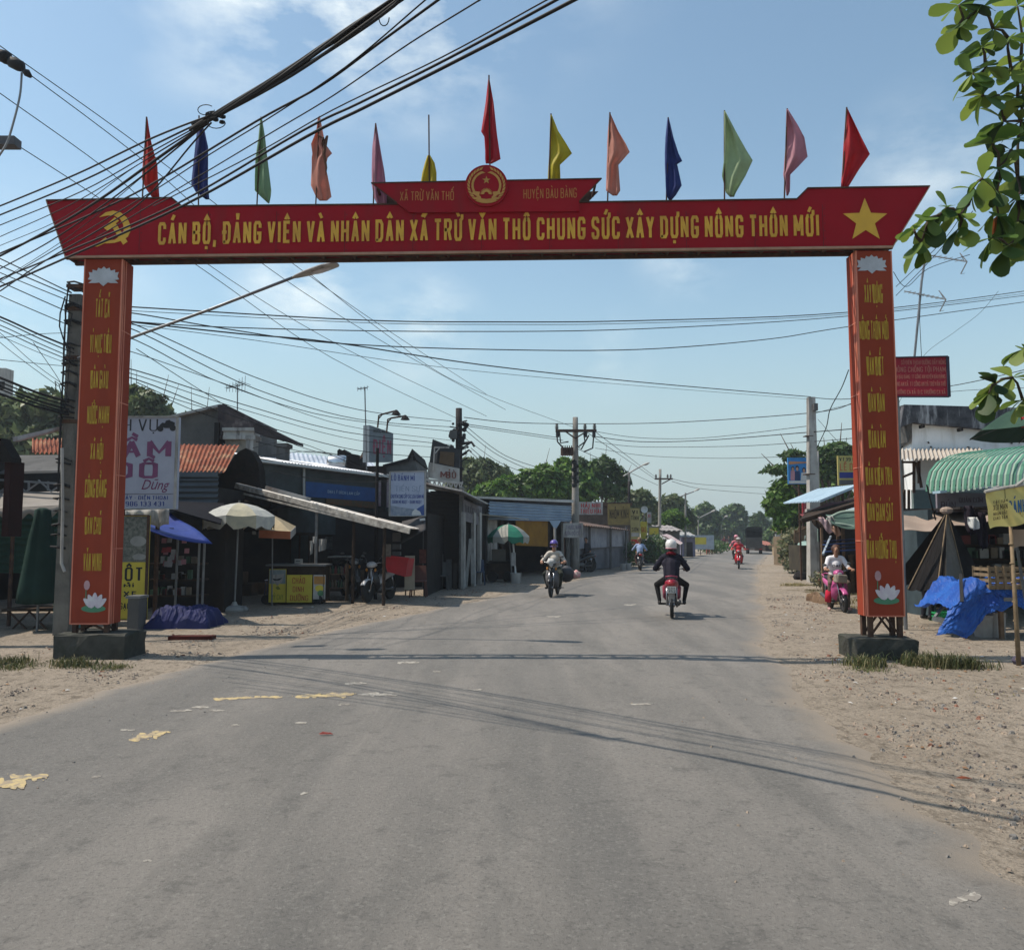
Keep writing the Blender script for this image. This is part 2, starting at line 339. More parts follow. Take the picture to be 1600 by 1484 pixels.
def line(mb, text, x0, x1, yb, yt, Y, bold=.24, m=0, depth=.004, yb2=None, lw=.52, Y2=None):
    """text between photo columns x0..x1 with baseline row yb and cap row yt, at depth Y"""
    a = W(x0, yb, Y); b = W(x1, yb if yb2 is None else yb2, Y2 or Y); t = W(x0, yt, Y)
    U = (b-a); Vv = V((0, 0, 1)); letters(mb, text, a, U, Vv, U.length, (t-a).length, bold, lw, m, depth)
def font_text(name, text, mt, parent, c, U, Vv, width, height, shear=.3):
    cu = bpy.data.curves.new(name, 'FONT'); cu.body = text; cu.shear = shear; cu.resolution_u = 3
    to = bpy.data.objects.new('tmp', cu); COL.objects.link(to); dg = bpy.context.evaluated_depsgraph_get(); dg.update()
    me = bpy.data.meshes.new_from_object(to.evaluated_get(dg)); bpy.data.objects.remove(to)
    co = [v.co.copy() for v in me.vertices]; x0 = min(v.x for v in co); x1 = max(v.x for v in co); y0 = min(v.y for v in co); y1 = max(v.y for v in co)
    U = V(U).normalized(); Vv = V(Vv).normalized(); N = U.cross(Vv); mb = MB()
    mb.add([c+U*((v.x-x0)/(x1-x0)*width)+Vv*((v.y-y0)/(y1-y0)*height)+N*.004 for v in co], [list(p.vertices) for p in me.polygons])
    return mb.build(name, mt, parent)
# ------------------------------------------------------------------ ground, road
LE = [(-2, -5.3), (3, -5.0), (7.2, -4.6), (10, -4.2), (12, -3.85), (14, -3.3), (18, -1.9), (26.8, 1.07), (40, 5.7), (68, 15.6), (100, 27.5), (160, 51), (400, 150)]
RE = [(-2, 2.35), (3.9, 2.45), (6.6, 2.7), (9.5, 3.25), (12.7, 4.0), (18, 5.6), (25, 7.7), (43.9, 13.4), (73, 23.3), (100, 33), (160, 56), (400, 156)]
def ip(T, y):
    for (a, p), (b, q) in zip(T, T[1:]):
        if y <= b: return p+(q-p)*(y-a)/(b-a)
    return T[-1][1]
def le(y): return sum(ip(LE, y+d) for d in (-1.5, 0, 1.5))/3 if y > 0 else ip(LE, y)
def re_(y): return sum(ip(RE, y+d) for d in (-1.5, 0, 1.5))/3 if y > 0 else ip(RE, y)
def axis(fine, a, b, far):
    o = list(np.arange(a, b+1e-6, fine)); s = fine; x = b
    while x < far: s *= 1.3; x += s; o.append(x)
    s = fine; x = a
    while x > -far: s *= 1.3; x -= s; o.insert(0, x)
    return o
xs = axis(.14, -13, 14, 1800); ys = axis(.16, 2.5, 30, 1800)
def gz(x, y):
    if not (-30 < x < 40 and 0 < y < 90): return -.03
    n = noise.noise(V((x*.6, y*.6, 0)))*.5+noise.noise(V((x*2.3, y*2.3, 4)))*.35+noise.noise(V((x*6, y*6, 8)))*.25
    e = min(abs(x-le(y)), abs(x-re_(y)))
    inside = le(y) < x < re_(y)
    return -.05 if inside and e > .45 else -.006+(0 if inside else min(e, 1)*.01)+n*.022*min(1, .6+e)
g = MB(); nx = len(xs)
g.v = [(x, y, gz(x, y)) for y in ys for x in xs]
g.f = [(j*nx+i, j*nx+i+1, (j+1)*nx+i+1, (j+1)*nx+i) for j in range(len(ys)-1) for i in range(nx-1)]; g.m = [0]*len(g.f)
_old = mat('dry dirt', (.3, .24, .185), .95, (.215, .175, .14), 1.3, .6, 28, c3=(.35, .29, .225), det=9)
GO_PENDING = g
r_ = MB(); st = list(np.arange(-2, 30, .12))+list(np.arange(30, 80, .6))+list(np.arange(80, 300, 4))
uv = []
K = 40
for y in st:
    a, b = le(y), re_(y)
    a += .22*noise.noise(V((y*.5, 1, 0)))+.14*noise.noise(V((y*2.1, 2, 0)))+.05*noise.noise(V((y*7, 3, 0)))
    b += .2*noise.noise(V((y*.45, 7, 0)))+.14*noise.noise(V((y*2.3, 9, 0)))+.05*noise.noise(V((y*7, 5, 0)))
    for k in range(K+1):
        t = k/K; x = a+(b-a)*t; e = min(t, 1-t)*(b-a)
        r_.v.append((x, y, .008+.02*min(e, 1.2)/1.2+.02*math.sin(t*math.pi)-(.02 if k in (0, K) else 0))); uv.append((e, x-(le(y)+re_(y))/2))
for j in range(len(st)-1):
    for k in range(K):
        i = j*(K+1)+k; r_.f.append((i, i+1, i+K+2, i+K+1)); r_.m.append(0)
ma = bpy.data.materials.new('worn asphalt'); ma.use_nodes = True; nt = ma.node_tree; L = nt.links; b = nt.nodes['Principled BSDF']; b.inputs['Roughness'].default_value = .82; b.inputs['Specular IOR Level'].default_value = .35
def N_(t, **kw):
    n = nt.nodes.new(t)
    for k, v in kw.items():
        if k in ('op', ): n.operation = v
        else: n.inputs[k].default_value = v
    return n
at = nt.nodes.new('ShaderNodeUVMap'); sp = nt.nodes.new('ShaderNodeSeparateXYZ'); L.new(at.outputs[0], sp.inputs[0])
geo = nt.nodes.new('ShaderNodeTexCoord'); OB = geo.outputs['Object']
def nse(scale, det=6, rough=.6, st=(1, 1, 1), src=None, loc=(0, 0, 0)):
    src = src or OB
    mpn = nt.nodes.new('ShaderNodeMapping'); mpn.inputs['Scale'].default_value = st; mpn.inputs['Location'].default_value = loc; L.new(src, mpn.inputs[0])
    n = nt.nodes.new('ShaderNodeTexNoise'); n.inputs['Scale'].default_value = scale; n.inputs['Detail'].default_value = det; n.inputs['Roughness'].default_value = rough; L.new(mpn.outputs[0], n.inputs[0]); return n.outputs['Fac']
def rng_(src, a, b, c=0., d=1.):
    n = nt.nodes.new('ShaderNodeMapRange'); n.inputs[1].default_value = a; n.inputs[2].default_value = b; n.inputs[3].default_value = c; n.inputs[4].default_value = d; L.new(src, n.inputs[0]); return n.outputs[0]
def mth(op, a, b):
    n = nt.nodes.new('ShaderNodeMath'); n.operation = op
    for i, q in enumerate((a, b)):
        if isinstance(q, (int, float)): n.inputs[i].default_value = q
        else: L.new(q, n.inputs[i])
    return n.outputs[0]
def mixc(f, a, b_):
    n = nt.nodes.new('ShaderNodeMix'); n.data_type = 'RGBA'
    if isinstance(f, float): n.inputs[0].default_value = f
    else: L.new(f, n.inputs[0])
    for q, i in ((a, 6), (b_, 7)):
        if isinstance(q, tuple): n.inputs[i].default_value = (*q, 1)
        else: L.new(q, n.inputs[i])
    return n.outputs[2]
c0 = mixc(rng_(nse(.35, 5), .35, .65), (.215, .195, .172), (.182, .167, .149))
c0 = mixc(rng_(nse(1.3, 8, .65, (1, .2, 1)), .46, .62, 0, .75), c0, (.12, .113, .102))       # tyre polished dark streaks along the road
c0 = mixc(rng_(nse(.22, 6, .6, (2.6, .22, 1), loc=(4, 2, 0)), .48, .6, 0, .7), c0, (.125, .118, .108))
c0 = mixc(mth('MULTIPLY', mth('ADD', mth('SINE', mth('MULTIPLY', sp.outputs[1], 3.6), 0.0), 1.0), .13), c0, (.12, .113, .104))
c0 = mixc(rng_(nse(5.5, 8, .72), .54, .64, 0, .5), c0, (.085, .08, .073))      # small dark patches
c0 = mixc(rng_(nse(34, 5, .8), .53, .63, 0, .42), c0, (.28, .265, .235))  # aggregate
c0 = mixc(rng_(nse(42, 5, .8, loc=(3, 3, 3)), .52, .62, 0, .5), c0, (.06, .057, .052))
dust = mth('ADD', rng_(sp.outputs[0], 0., .45, .6, 0.), mth('MULTIPLY', rng_(nse(.9, 8, .7), .35, .7), .36))
dust = mth('MULTIPLY', dust, rng_(sp.outputs[0], 0, 1.0, 1., 0.15))
c0 = mixc(rng_(dust, .16, .62), c0, (.245, .205, .162))
L.new(c0, b.inputs['Base Color'])
bp = nt.nodes.new('ShaderNodeBump'); bp.inputs['Strength'].default_value = .8; bp.inputs['Distance'].default_value = .012; L.new(nse(60, 6, .85), bp.inputs['Height']); L.new(bp.outputs[0], b.inputs['Normal'])
md = bpy.data.materials.new('dry dirt ground'); md.use_nodes = True; nt = md.node_tree; L = nt.links; b = nt.nodes['Principled BSDF']; b.inputs['Roughness'].default_value = .95; b.inputs['Specular IOR Level'].default_value = .1
OB = nt.nodes.new('ShaderNodeTexCoord').outputs['Object']
c0 = mixc(rng_(nse(.5, 8, .62), .35, .65), (.34, .285, .225), (.27, .225, .175))
c0 = mixc(rng_(nse(2.6, 8, .68), .5, .66, 0, .55), c0, (.165, .137, .106))
c0 = mixc(rng_(nse(9, 7, .75, (1, .6, 1)), .52, .6, 0, .75), c0, (.12, .098, .075))
c0 = mixc(rng_(nse(16, 6, .75, loc=(7, 1, 2)), .54, .63, 0, .7), c0, (.37, .32, .26))
c0 = mixc(rng_(nse(38, 5, .8, loc=(2, 6, 1)), .52, .6, 0, .7), c0, (.12, .1, .08))
L.new(c0, b.inputs['Base Color']); bp = nt.nodes.new('ShaderNodeBump'); bp.inputs['Strength'].default_value = 1.0; bp.inputs['Distance'].default_value = .03
L.new(mth('ADD', nse(12, 7, .75), mth('MULTIPLY', nse(45, 4, .8), .4)), bp.inputs['Height']); L.new(bp.outputs[0], b.inputs['Normal'])
go = GO_PENDING.build('ground', md, smooth=True); tag(go, 'pale dusty dirt ground along both sides of the road', None, None, 'structure')
ro = r_.build('road', ma, smooth=True); tag(ro, 'worn grey asphalt road curving away to the right', None, None, 'structure')
ul = ro.data.uv_layers.new(name='UVMap'); li = np.zeros(len(ro.data.loops), dtype=np.int32); ro.data.loops.foreach_get('vertex_index', li); ul.data.foreach_set('uv', np.array(uv)[li].ravel())
def rz(x, y): # road surface height
    a, b_ = le(y), re_(y); t = min(max((x-a)/(b_-a), 0), 1); e = min(t, 1-t)*(b_-a)
    return .008+.02*min(e, 1.2)/1.2+.02*math.sin(t*math.pi)
# worn paint marks
def blob(mb, px, py, w, h, sk=0, seed=0, m=0):
    """a worn paint patch: overlapping thin lozenges and stray flecks, each a hair above the last"""
    rr = random.Random(seed); k = 4+int(w/9); n = 12
    for j in range(k+5):
        fl = j >= k; u = (j+.5)/k-.5 if not fl else rr.uniform(-.65, .65)
        cx = px+w*u*.86; cy = py+(-h*.25*u*2*(1 if sk else .2))+rr.uniform(-.22, .22)*h*(2.2 if fl else 1); rw = (w/k*rr.uniform(.7, 1.3)) if not fl else w*rr.uniform(.01, .035); rh = h*rr.uniform(.16, .4) if not fl else h*rr.uniform(.04, .1); pts = []
        for i in range(n):
            t = 2*math.pi*i/n; q = .8+.3*rr.random(); q2 = G(cx+rw*math.cos(t)*q, cy+rh*math.sin(t)*q); pts.append(V((q2.x, q2.y, rz(q2.x, q2.y)+.002+.0002*j)))
        c = G(cx, cy); c.z = rz(c.x, c.y)+.002+.0002*j; mb.add([c]+pts, [(0, i+1, (i+1) % n+1) for i in range(n)], m)
pm = MB()
for i, (px, py, w, h, sk) in enumerate([(-10, 1236, 105, 26, 0), (45, 1224, 62, 13, 0), (230, 1158, 58, 14, -4), (252, 1152, 30, 6, 0), (360, 1098, 60, 6, 0), (410, 1096, 62, 5, 0), (505, 1094, 92, 9, 0), (535, 1092, 40, 7, 0)]): blob(pm, px, py, w, h, sk, seed=i)
for i, (px, py, w, h, sk) in enumerate([(590, 1092, 62, 9, 0), (312, 1112, 26, 5, 0), (283, 1117, 38, 4, 0), (338, 1117, 24, 4, 0), (200, 1148, 24, 4, 0), (470, 1138, 18, 5, 0), (367, 1141, 14, 4, 0), (555, 1075, 34, 5, 0), (637, 1041, 34, 5, 0), (738, 1085, 32, 4, 0), (682, 1055, 12, 3, 0), (865, 967, 22, 3, 0), (538, 1108, 20, 4, 0), (150, 1224, 14, 5, 0), (475, 1252, 12, 5, 0), (695, 1180, 0, 0, 0), (1508, 1408, 52, 22, 5), (1000, 1107, 36, 4, 0), (230, 1360, 14, 5, 0), (985, 948, 18, 3, 0)]):
    if w: blob(pm, px, py, w, h, sk, seed=40+i, m=1)
m_py = mat('worn yellow road paint', (.45, .35, .18), .85, (.28, .23, .17), 14, edge=(.46, .56), c3=(.2, .187, .165)); m_pw = mat('worn white road paint', (.36, .335, .29), .85, (.22, .2, .175), 14, edge=(.45, .55), c3=(.2, .187, .165))
tag(pm.build('road_marking', [m_py, m_pw]), 'worn yellow and white paint patches on the asphalt', None, None, 'structure')
# stones
def rocks(name, label, n, place, s0, s1, mats_, seed):
    rr = np.random.default_rng(seed); mb = MB()
    for i in range(n):
        x, y = place(rr); s = s0+(s1-s0)*rr.random()**3; z = gz(x, y)+s*.2
        k = 5; a0 = rr.random()*6; vs = []
        for j in range(k):
            t = a0+2*math.pi*j/k; q = s*(.7+.6*rr.random()); vs.append((x+q*math.cos(t), y+q*math.sin(t), z-s*.3))
        for j in range(k):
            t = a0+2*math.pi*j/k+.3; q = s*(.4+.4*rr.random()); vs.append((x+q*math.cos(t), y+q*math.sin(t), z+s*(.3+.35*rr.random())))
        mb.add(vs, [(j, (j+1) % k, (j+1) % k+k, j+k) for j in range(k)]+[list(range(k, 2*k))], int(rr.integers(len(mats_))))
    o = mb.build(name, mats_); return tag(o, label, None, None, 'stuff')
ms1 = mat('stone tan', (.33, .26, .2), .9, (.24, .19, .15), 20); ms2 = mat('stone grey', (.22, .2, .18), .9, (.15, .14, .13), 20); ms3 = mat('stone dark', (.13, .11, .1), .9); ms4 = mat('stone brick', (.26, .13, .09), .9)
def pl_left(rr):
    
    while True:
        y = 5+23*rr.random()**1.3; x = le(y)-.15-abs(rr.normal())*1.6
        if noise.noise(V((x*1.1, y*1.1, 3))) > -.05+.3*rr.random(): return x, y
def pl_right(rr):
    
    while True:
        y = 2.6+20*rr.random()**1.4; x = re_(y)+.12+abs(rr.normal())*1.6
        if noise.noise(V((x*1.1, y*1.1, 7))) > -.05+.3*rr.random(): return x, y
rocks('gravel', 'fine loose gravel on the right dirt verge', 9000, pl_right, .003, .013, [ms1, ms1, ms2, ms3], 12)
rocks('gravel', 'fine loose gravel on the left dirt verge', 6000, pl_left, .003, .014, [ms1, ms1, ms2, ms3], 13)
rocks('gravel', 'loose stones scattered on the left dirt verge', 2000, pl_left, .006, .03, [ms1]*6+[ms2]*4+[ms3, ms4], 1)
rocks('gravel', 'loose stones scattered on the right dirt verge', 2400, pl_right, .005, .03, [ms1]*6+[ms2]*4+[ms3, ms4], 2)
def pl_road(rr):
    y = 3.6+18*rr.random(); a, b_ = le(y), re_(y); t = rr.random(); t = t*t*.25 if rr.random() < .5 else 1-t*t*.25; return a+(b_-a)*t, y
def gz_road(x, y): return rz(x, y)
_gz = gz; gz = gz_road
rocks('grit', 'fine grit lying along the road edges', 900, pl_road, .004, .014, [ms1, ms2], 3)
gz = _gz
# dry leaf and paper litter
lt = MB(); rr = random.Random(5)
for i in range(330):
    y = 4+16*rr.random()
    if rr.random() < .7: x = re_(y)+.3+3.2*rr.random()
    else: x = le(y)-.2-3*rr.random()
    s = .012+.03*rr.random(); a = rr.random()*6; z = gz(x, y)+.012
    d = V((math.cos(a), math.sin(a), .1*rr.random()))*s; e = V((-math.sin(a), math.cos(a), .35*rr.random()))*s*.5; c = V((x, y, z))
    lt.add([c-d, c-e, c+d, c+e, c+V((0, 0, s*.3))], [(0, 1, 4), (1, 2, 4), (2, 3, 4), (3, 0, 4)], 0 if rr.random() < .75 else 1)
tag(lt.build('litter', [mat('dead leaf', (.28, .16, .08), .8, (.17, .1, .06), 9), mat('paper scrap', (.62, .6, .57), .7)]), 'dead leaves and paper scraps on the verges', None, None, 'stuff')
for px, py, w, mt_, lb, nm, ct in ((508, 1158, .15, mat('dull red scrap', (.25, .04, .03), .7), 'thin red plastic scrap lying on the open asphalt left of centre', 'plastic_scrap', 'litter'), (1508, 1216, .13, mat('terracotta', (.35, .1, .05), .8), 'reddish broken piece on the right verge near the photo edge', 'brick_shard', 'rubble'), (1268, 1306, .035, m_black, 'small dark stone lying alone on the road at lower right', 'dark_stone', 'stone'), (1128, 1279, .03, m_black, 'tiny dark pebble on the road left of the dark stone', 'dark_pebble', 'stone'), (1310, 1032, .12, m_white, 'white crumpled bag on the verge by the right pillar grass', 'plastic_bag', 'litter')):
    mb = MB(); c = G(px, py); c.z = (rz(c.x, c.y) if c.x < re_(c.y) else gz(c.x, c.y))+.01
    rr = random.Random(int(px)); k = 9; vs = []
    for j in range(k):
        t = 2*math.pi*j/k; q = .6+.5*rr.random(); vs.append(c+V((w*.5*math.cos(t)*q, w*.1*math.sin(t)*q, .002)))
    for j in range(k):
        t = 2*math.pi*j/k; q = .3+.4*rr.random(); vs.append(c+V((w*.5*math.cos(t)*q, w*.1*math.sin(t)*q, w*(.03+.1*rr.random()))))
    mb.add(vs, [(j, (j+1) % k, (j+1) % k+k, j+k) for j in range(k)]+[list(range(k, 2*k))]); one(mb, nm, mt_, lb, ct)
# grass tufts
def grass(name, label, n, place, hmax, mt_, seed):
    rr = np.random.default_rng(seed); mb = MB()
    for i in range(n):
        x, y, hh = place(rr); h = hmax*hh*(.4+.6*rr.random()); a = rr.random()*6.28; w = .004+.005*rr.random(); l = .25+.7*rr.random()
        z = gz(x, y)-.01; dx, dy = math.cos(a), math.sin(a); wx, wy = -dy*w, dx*w
        q1 = (x+dx*h*l*.35, y+dy*h*l*.35, z+h*.6); q2 = (x+dx*h*l, y+dy*h*l, z+h*(1-.35*l))
        mb.add([(x-wx, y-wy, z), (x+wx, y+wy, z), (q1[0]+wx*.8, q1[1]+wy*.8, q1[2]), (q1[0]-wx*.8, q1[1]-wy*.8, q1[2]), q2], [(0, 1, 2, 3), (3, 2, 4)])
    return tag(mb.build(name, mt_), label, None, None, 'stuff')
m_gr = leafmat('verge grass', [(.05, .07, .02), (.09, .11, .035), (.24, .2, .1), (.2, .18, .09)], .3)
m_grd = leafmat('dry grass', [(.2, .17, .08), (.3, .24, .12), (.12, .12, .04)], .3)
def gp(x0, x1, y0, y1):
    cs = [(x0+(x1-x0)*random.random(), y0+(y1-y0)*random.random(), .12+.88*random.random()**1.6) for _ in range(11)]
    def f(rr):
        c = cs[int(rr.integers(len(cs)))]; return c[0]+rr.normal()*.13, c[1]+rr.normal()*.12, c[2]*math.exp(-.3*abs(rr.normal()))
    return f
grass('grass', 'grass tufts at the foot of the left arch pillar', 3000, gp(-7.0, -4.6, 10.1, 10.75), .2, m_gr, 1)
grass('grass', 'grass tufts round the foot of the right arch pillar', 3800, gp(4.3, 6.0, 10.0, 10.9), .34, m_gr, 2)
grass('grass', 'sparse dry grass on the verge by the right utility pole', 2600, gp(8.6, 10.4, 22.5, 27.5), .2, m_grd, 3)
grass('grass', 'dry grass beside the parked pink motorbike', 1500, gp(7.6, 9.3, 18.5, 21), .25, m_grd, 4)
for i, p in enumerate(((-10.2, -7.2, 9.6, 10.2), (4.4, 6.5, 8.3, 9.6))):
    grass('grass', ('thin scattered grass left of the left pillar', 'thin scattered grass in front of the right pillar')[i], 350, gp(*p), .08, m_grd, 6+i)

# ------------------------------------------------------------------ the arch
AY = 11.0
arch = thing('gateway_arch', 'red and orange steel welcome arch spanning the road with a long slogan', 'gateway arch', (-.6, AY, 0))
X_ = V((1, 0, 0)); Z_ = V((0, 0, 1))
def pillar(xt0, xt1, yt, xb0, xb1, yb, side, words_, base, lotus_top):
    w0 = W(xb0, yb, AY); w1 = W(xb1, yb, AY); t0 = W(xt0, yt, AY); t1 = W(xt1, yt, AY)
    x0, x1 = (w0.x+t0.x)/2, (w1.x+t1.x)/2; z0 = w0.z; z1 = t0.z; D = .32
    mb = MB(); mb.box(x0, x1, AY, AY+D, z0, z1)
    p = mb.build('pillar', m_orange, arch)
    # light edging strips and seams
    mb = MB()
    for xx in ((x0-.006, x0+.012), (x1-.012, x1+.006)): mb.box(xx[0], xx[1], AY-.006, AY+.02, z0, z1)
    mb.box(x0+.013, x1-.013, AY-.005, AY+.01, z0-.004, z0+.014)
    sx = x1+.004 if side > 0 else x0-.004
    for k in (.12, .3): mb.box(sx-.004, sx+.004, AY+D*k, AY+D*k+.02, z0, z1)
    for k in range(1, 5): mb.box(sx-.0035, sx+.0035, AY+.025, AY+D-.02, z0+(z1-z0)*k/5, z0+(z1-z0)*k/5+.012)
    mb.build('edging', m_pink_side, p)
    # steel legs and cross ties below the panel
    mb = MB(); zb = base[2]
    for xx in (x0+.05, x1-.05):
        for yy in (AY+.05, AY+D-.05): mb = MB(); mb.box(xx-.03, xx+.03, yy-.03, yy+.03, zb-.02, z0+.05); mb.build('steel_leg', m_rusty, arch)
    mb = MB()
    for yy in (AY+.05, AY+D-.05):
        mb.bar((x0+.05, yy, zb+.02), ((x0+x1)/2, yy, z0), .025); mb.bar(((x0+x1)/2, yy, z0), (x1-.05, yy, zb+.02), .025)
    mb.build('steel_tie', m_rusty, arch)
    bx0, bx1 = base[0], base[1]
    mb = MB(); rr = random.Random(int(bx0*10)); 
    def f(x, y, z): return V((x+(rr.random()-.5)*.03, y+(rr.random()-.5)*.03, z+(rr.random()-.5)*.02))
    n = 6; ring = []
    for z in (-.15, zb*.5, zb-.02, zb):
        q = .02 if z == zb else 0
        pts = [(bx0+q+(bx1-bx0-2*q)*i/n, AY-.16+q) for i in range(n)]+[(bx1-q, AY-.16+q+(D+.3-2*q)*i/n) for i in range(n)]+[(bx1-q-(bx1-bx0-2*q)*i/n, AY+D+.14-q) for i in range(n)]+[(bx0+q, AY+D+.14-q-(D+.3-2*q)*i/n) for i in range(n)]
        ring.append([f(x, y, z) for x, y in pts])
    m_ = 4*n; mb.add([q for r in ring for q in r], [(k*m_+i, k*m_+(i+1) % m_, (k+1)*m_+(i+1) % m_, (k+1)*m_+i) for k in range(3) for i in range(m_)]+[list(range(3*m_, 4*m_))])
    mb.build('concrete_footing', m_oldconc, arch)
    # lettering
    for tx, px, py, ww, hh in words_: mb = MB(); line(mb, tx, px-ww/2, px+ww/2, py+hh/2, py-hh/2, AY-.001, .36, lw=.42); mb.build('lettering', mat('faded gold', (.5, .33, .03), .6, (.42, .26, .03), 6), p)
    cx, cy, w_ = lotus_top
    mb = MB(); c = W(cx, cy, AY-.004); s = w_*M(0, AY)/50
    o_ = [(0, 16), (-4, 12), (-9, 14), (-11, 9), (-18, 11), (-18, 6), (-24, 7), (-22, 0), (-25, -5), (-18, -6), (-24, -11), (-12, -11), (-7, -10), (0, -16), (7, -10), (12, -11), (24, -11), (18, -6), (25, -5), (22, 0), (24, 7), (18, 6), (18, 11), (11, 9), (9, 14), (4, 12)]
    mb.prism([c+X_*a*s+Z_*b_*s for a, b_ in o_], (0, -.004, 0)); mb.build('lotus_emblem', m_lgrey, p)
    return p, x0, x1
WL = [("TẤT CẢ", 160, 482, 22, 30), ("VÌ MỤC TIÊU", 157, 537, 33, 30), ("DÂN GIÀU", 155, 593, 27, 29), ("NƯỚC MẠNH", 153, 648, 34, 29), ("XÃ HỘI", 151, 705, 20, 27), ("CÔNG BẰNG", 149, 763, 33, 29), ("DÂN CHỦ", 145, 821, 25, 28), ("VĂN MINH", 144, 878, 28, 30)]
WR = [("XÂY DỰNG", 1365, 459, 28, 30), ("NÔNG THÔN MỚI", 1366, 516, 45, 30), ("DÂN BIẾT", 1368, 572, 26, 30), ("DÂN BÀN", 1370, 629, 25, 30), ("DÂN LÀM", 1371, 686, 26, 29), ("DÂN KIỂM TRA", 1374, 744, 41, 29), ("DÂN GIÁM SÁT", 1376, 800, 40, 29), ("DÂN HƯỞNG THỤ", 1378, 858, 46, 30)]
lb0 = W(95, 975, AY).x; lb1 = W(205, 975, AY).x; rb0 = W(1330, 990, AY).x; rb1 = W(1425, 990, AY).x
pL, _, _ = pillar(133, 190, 405, 109, 172, 975, 1, WL, (lb0, lb1, .345), (162, 432, 50))
pR, _, _ = pillar(1336, 1395, 392, 1357, 1411, 963, -1, WR, (rb0, rb1, .28), (1362, 413, 48))
# lotus flowers painted at the foot of the pillars
def lotus(cx, cy, s, par):
    mb = MB(); c = W(cx, cy, AY-.004); k = M(0, AY)*s
    for px, py, rot in ((-14, -2, 50), (14, -2, -50), (-9, 2, 26), (9, 2, -26), (0, 5, 0)):
        a = R(rot); pts = []
        for q in range(12):
            t = 2*math.pi*q/12; u = 5*math.cos(t)*(1-.35*math.sin(t)); v = 11*math.sin(t)+7
            pts.append(c+X_*((px*.35+u*math.cos(a)-v*math.sin(a))*k)+Z_*((py*.5+u*math.sin(a)+v*math.cos(a))*k)+V((0, -.0005*len(mb.v)/12, 0)))
        mb.prism(pts, (0, -.003, 0), 0)
    pts = [c+X_*(20*math.cos(t)*k-2*k)+Z_*((-6+6*math.sin(t))*k)+V((0, .0015, 0)) for t in [2*math.pi*i/18 for i in range(18)]]
    mb.prism(pts, (0, -.002, 0), 1)
    pts = [c+X_*((-14+5*math.cos(t))*k)+Z_*((32+8*math.sin(t))*k) for t in [2*math.pi*i/10 for i in range(10)]]
    mb.prism(pts, (0, -.003, 0), 2); mb.obox(c+X_*(-15*k)+Z_*(12*k)+V((0, -.001, 0)), X_*.7*k, V((0, .001, 0)), Z_*12*k, 1)
    mb.build('lotus_picture', [mat('lotus white', (.6, .58, .6), .6, (.5, .42, .5), 12), mat('leaf green print', (.08, .25, .14), .6), mat('bud pink', (.5, .3, .32), .6)], par)
lotus(148, 945, .95, pL); lotus(1387, 932, 1.0, pR)
# beam: front and back panel, cross members
top = [(72, 313), (268, 309), (284, 322), (620, 319), (905, 316), (1245, 311), (1262, 294), (1453, 291)]
bot = [(1395, 386), (102, 402)]
DB = .32
def slab(pts, Y, th, m=0, mb=None):
    mb = mb or MB(); mb.prism([W(x, y, Y) for x, y in pts], (0, th, 0), m); return mb
beam = slab(top+bot, AY-.03, .03).build('banner_panel', m_red, arch)
mb = MB(); f3 = [W(x, y, AY-.03)+V((0, DB, 0)) for x, y in top+bot]; mb.prism(f3, (0, .03, 0)); mb.build('back_panel', m_red, arch)
mb = MB(); a = W(102, 402, AY); b_ = W(1395, 386, AY); t0 = W(284, 330, AY).z; n = 26
for k in range(n+1):
    p = a.lerp(b_, k/n); q = p+V((0, DB-.03, 0)); mb.bar(p+V((0, 0, .02)), q+V((0, 0, .02)), .03)
    z2 = W(300, 326, AY).z+(k/n)*.09; mb.bar((p.x, p.y, z2), (p.x, q.y, z2), .03); mb.bar((p.x, p.y+.03, p.z+.03), (p.x, p.y+.03, z2), .03); mb.bar((p.x, q.y-.02, p.z+.03), (p.x, q.y-.02, z2), .03)
    if k < n:
        p2 = a.lerp(b_, (k+1)/n); mb.bar(p+V((0, .03, .02)), V((p2.x, q.y-.03, p2.z+.02)), .022); mb.bar((p.x, p.y+.04, z2), (p2.x, q.y-.03, z2), .022)
for yy in (.02, DB-.05):
    mb.bar(a+V((0, yy, 0)), b_+V((0, yy, 0)), .05); mb.bar(V((a.x, AY+yy, W(300, 326, AY).z)), V((b_.x, AY+yy, W(300, 326, AY).z+.09)), .04)
mb.build('beam_truss', m_rusty, arch)
mb = MB()
def trim(P, Y, w=.022, m=0):
    for (x, y), (x2, y2) in zip(P, P[1:]): mb.bar(W(x, y, Y), W(x2, y2, Y), w, m=m)
trim(bot+[], AY-.045, .03); trim([bot[1], top[0]], AY-.045, .012); trim([bot[0], top[-1]], AY-.045, .012)
mb.build('edge_trim', mat('trim beige', (.4, .25, .17), .6, (.3, .16, .1), 4), beam)
mb = MB(); 
for (x, y), (x2, y2) in zip(top, top[1:]):
    p, q = W(x, y, AY-.04), W(x2, y2, AY-.04); mb.bar(p, q, .018)
mb.build('top_trim', m_rusty, beam)
mb = MB()
for k in range(1, 12):
    x = 110+k*107; p = W(x, 396 if x < 700 else 390, AY-.03); q = W(x, 330 if 284 < x < 1245 else 320, AY-.03); mb.box(p.x-.003, p.x+.003, AY-.0325, AY-.03, p.z, q.z)
    for j in range(6): zz = p.z+(q.z-p.z)*(j+.5)/6; mb.box(p.x+.02, p.x+.032, AY-.034, AY-.03, zz-.006, zz+.006)
mb.build('panel_seam', mat('seam maroon', (.09, .01, .012), .6), beam)
mb = MB(); line(mb, "CÁN BỘ, ĐẢNG VIÊN VÀ NHÂN DÂN XÃ TRỪ VĂN THỐ CHUNG SỨC XÂY DỰNG NÔNG THÔN MỚI", 247, 1280, 383, 348, AY-.032, .46, yb2=370, depth=.012, lw=.44)
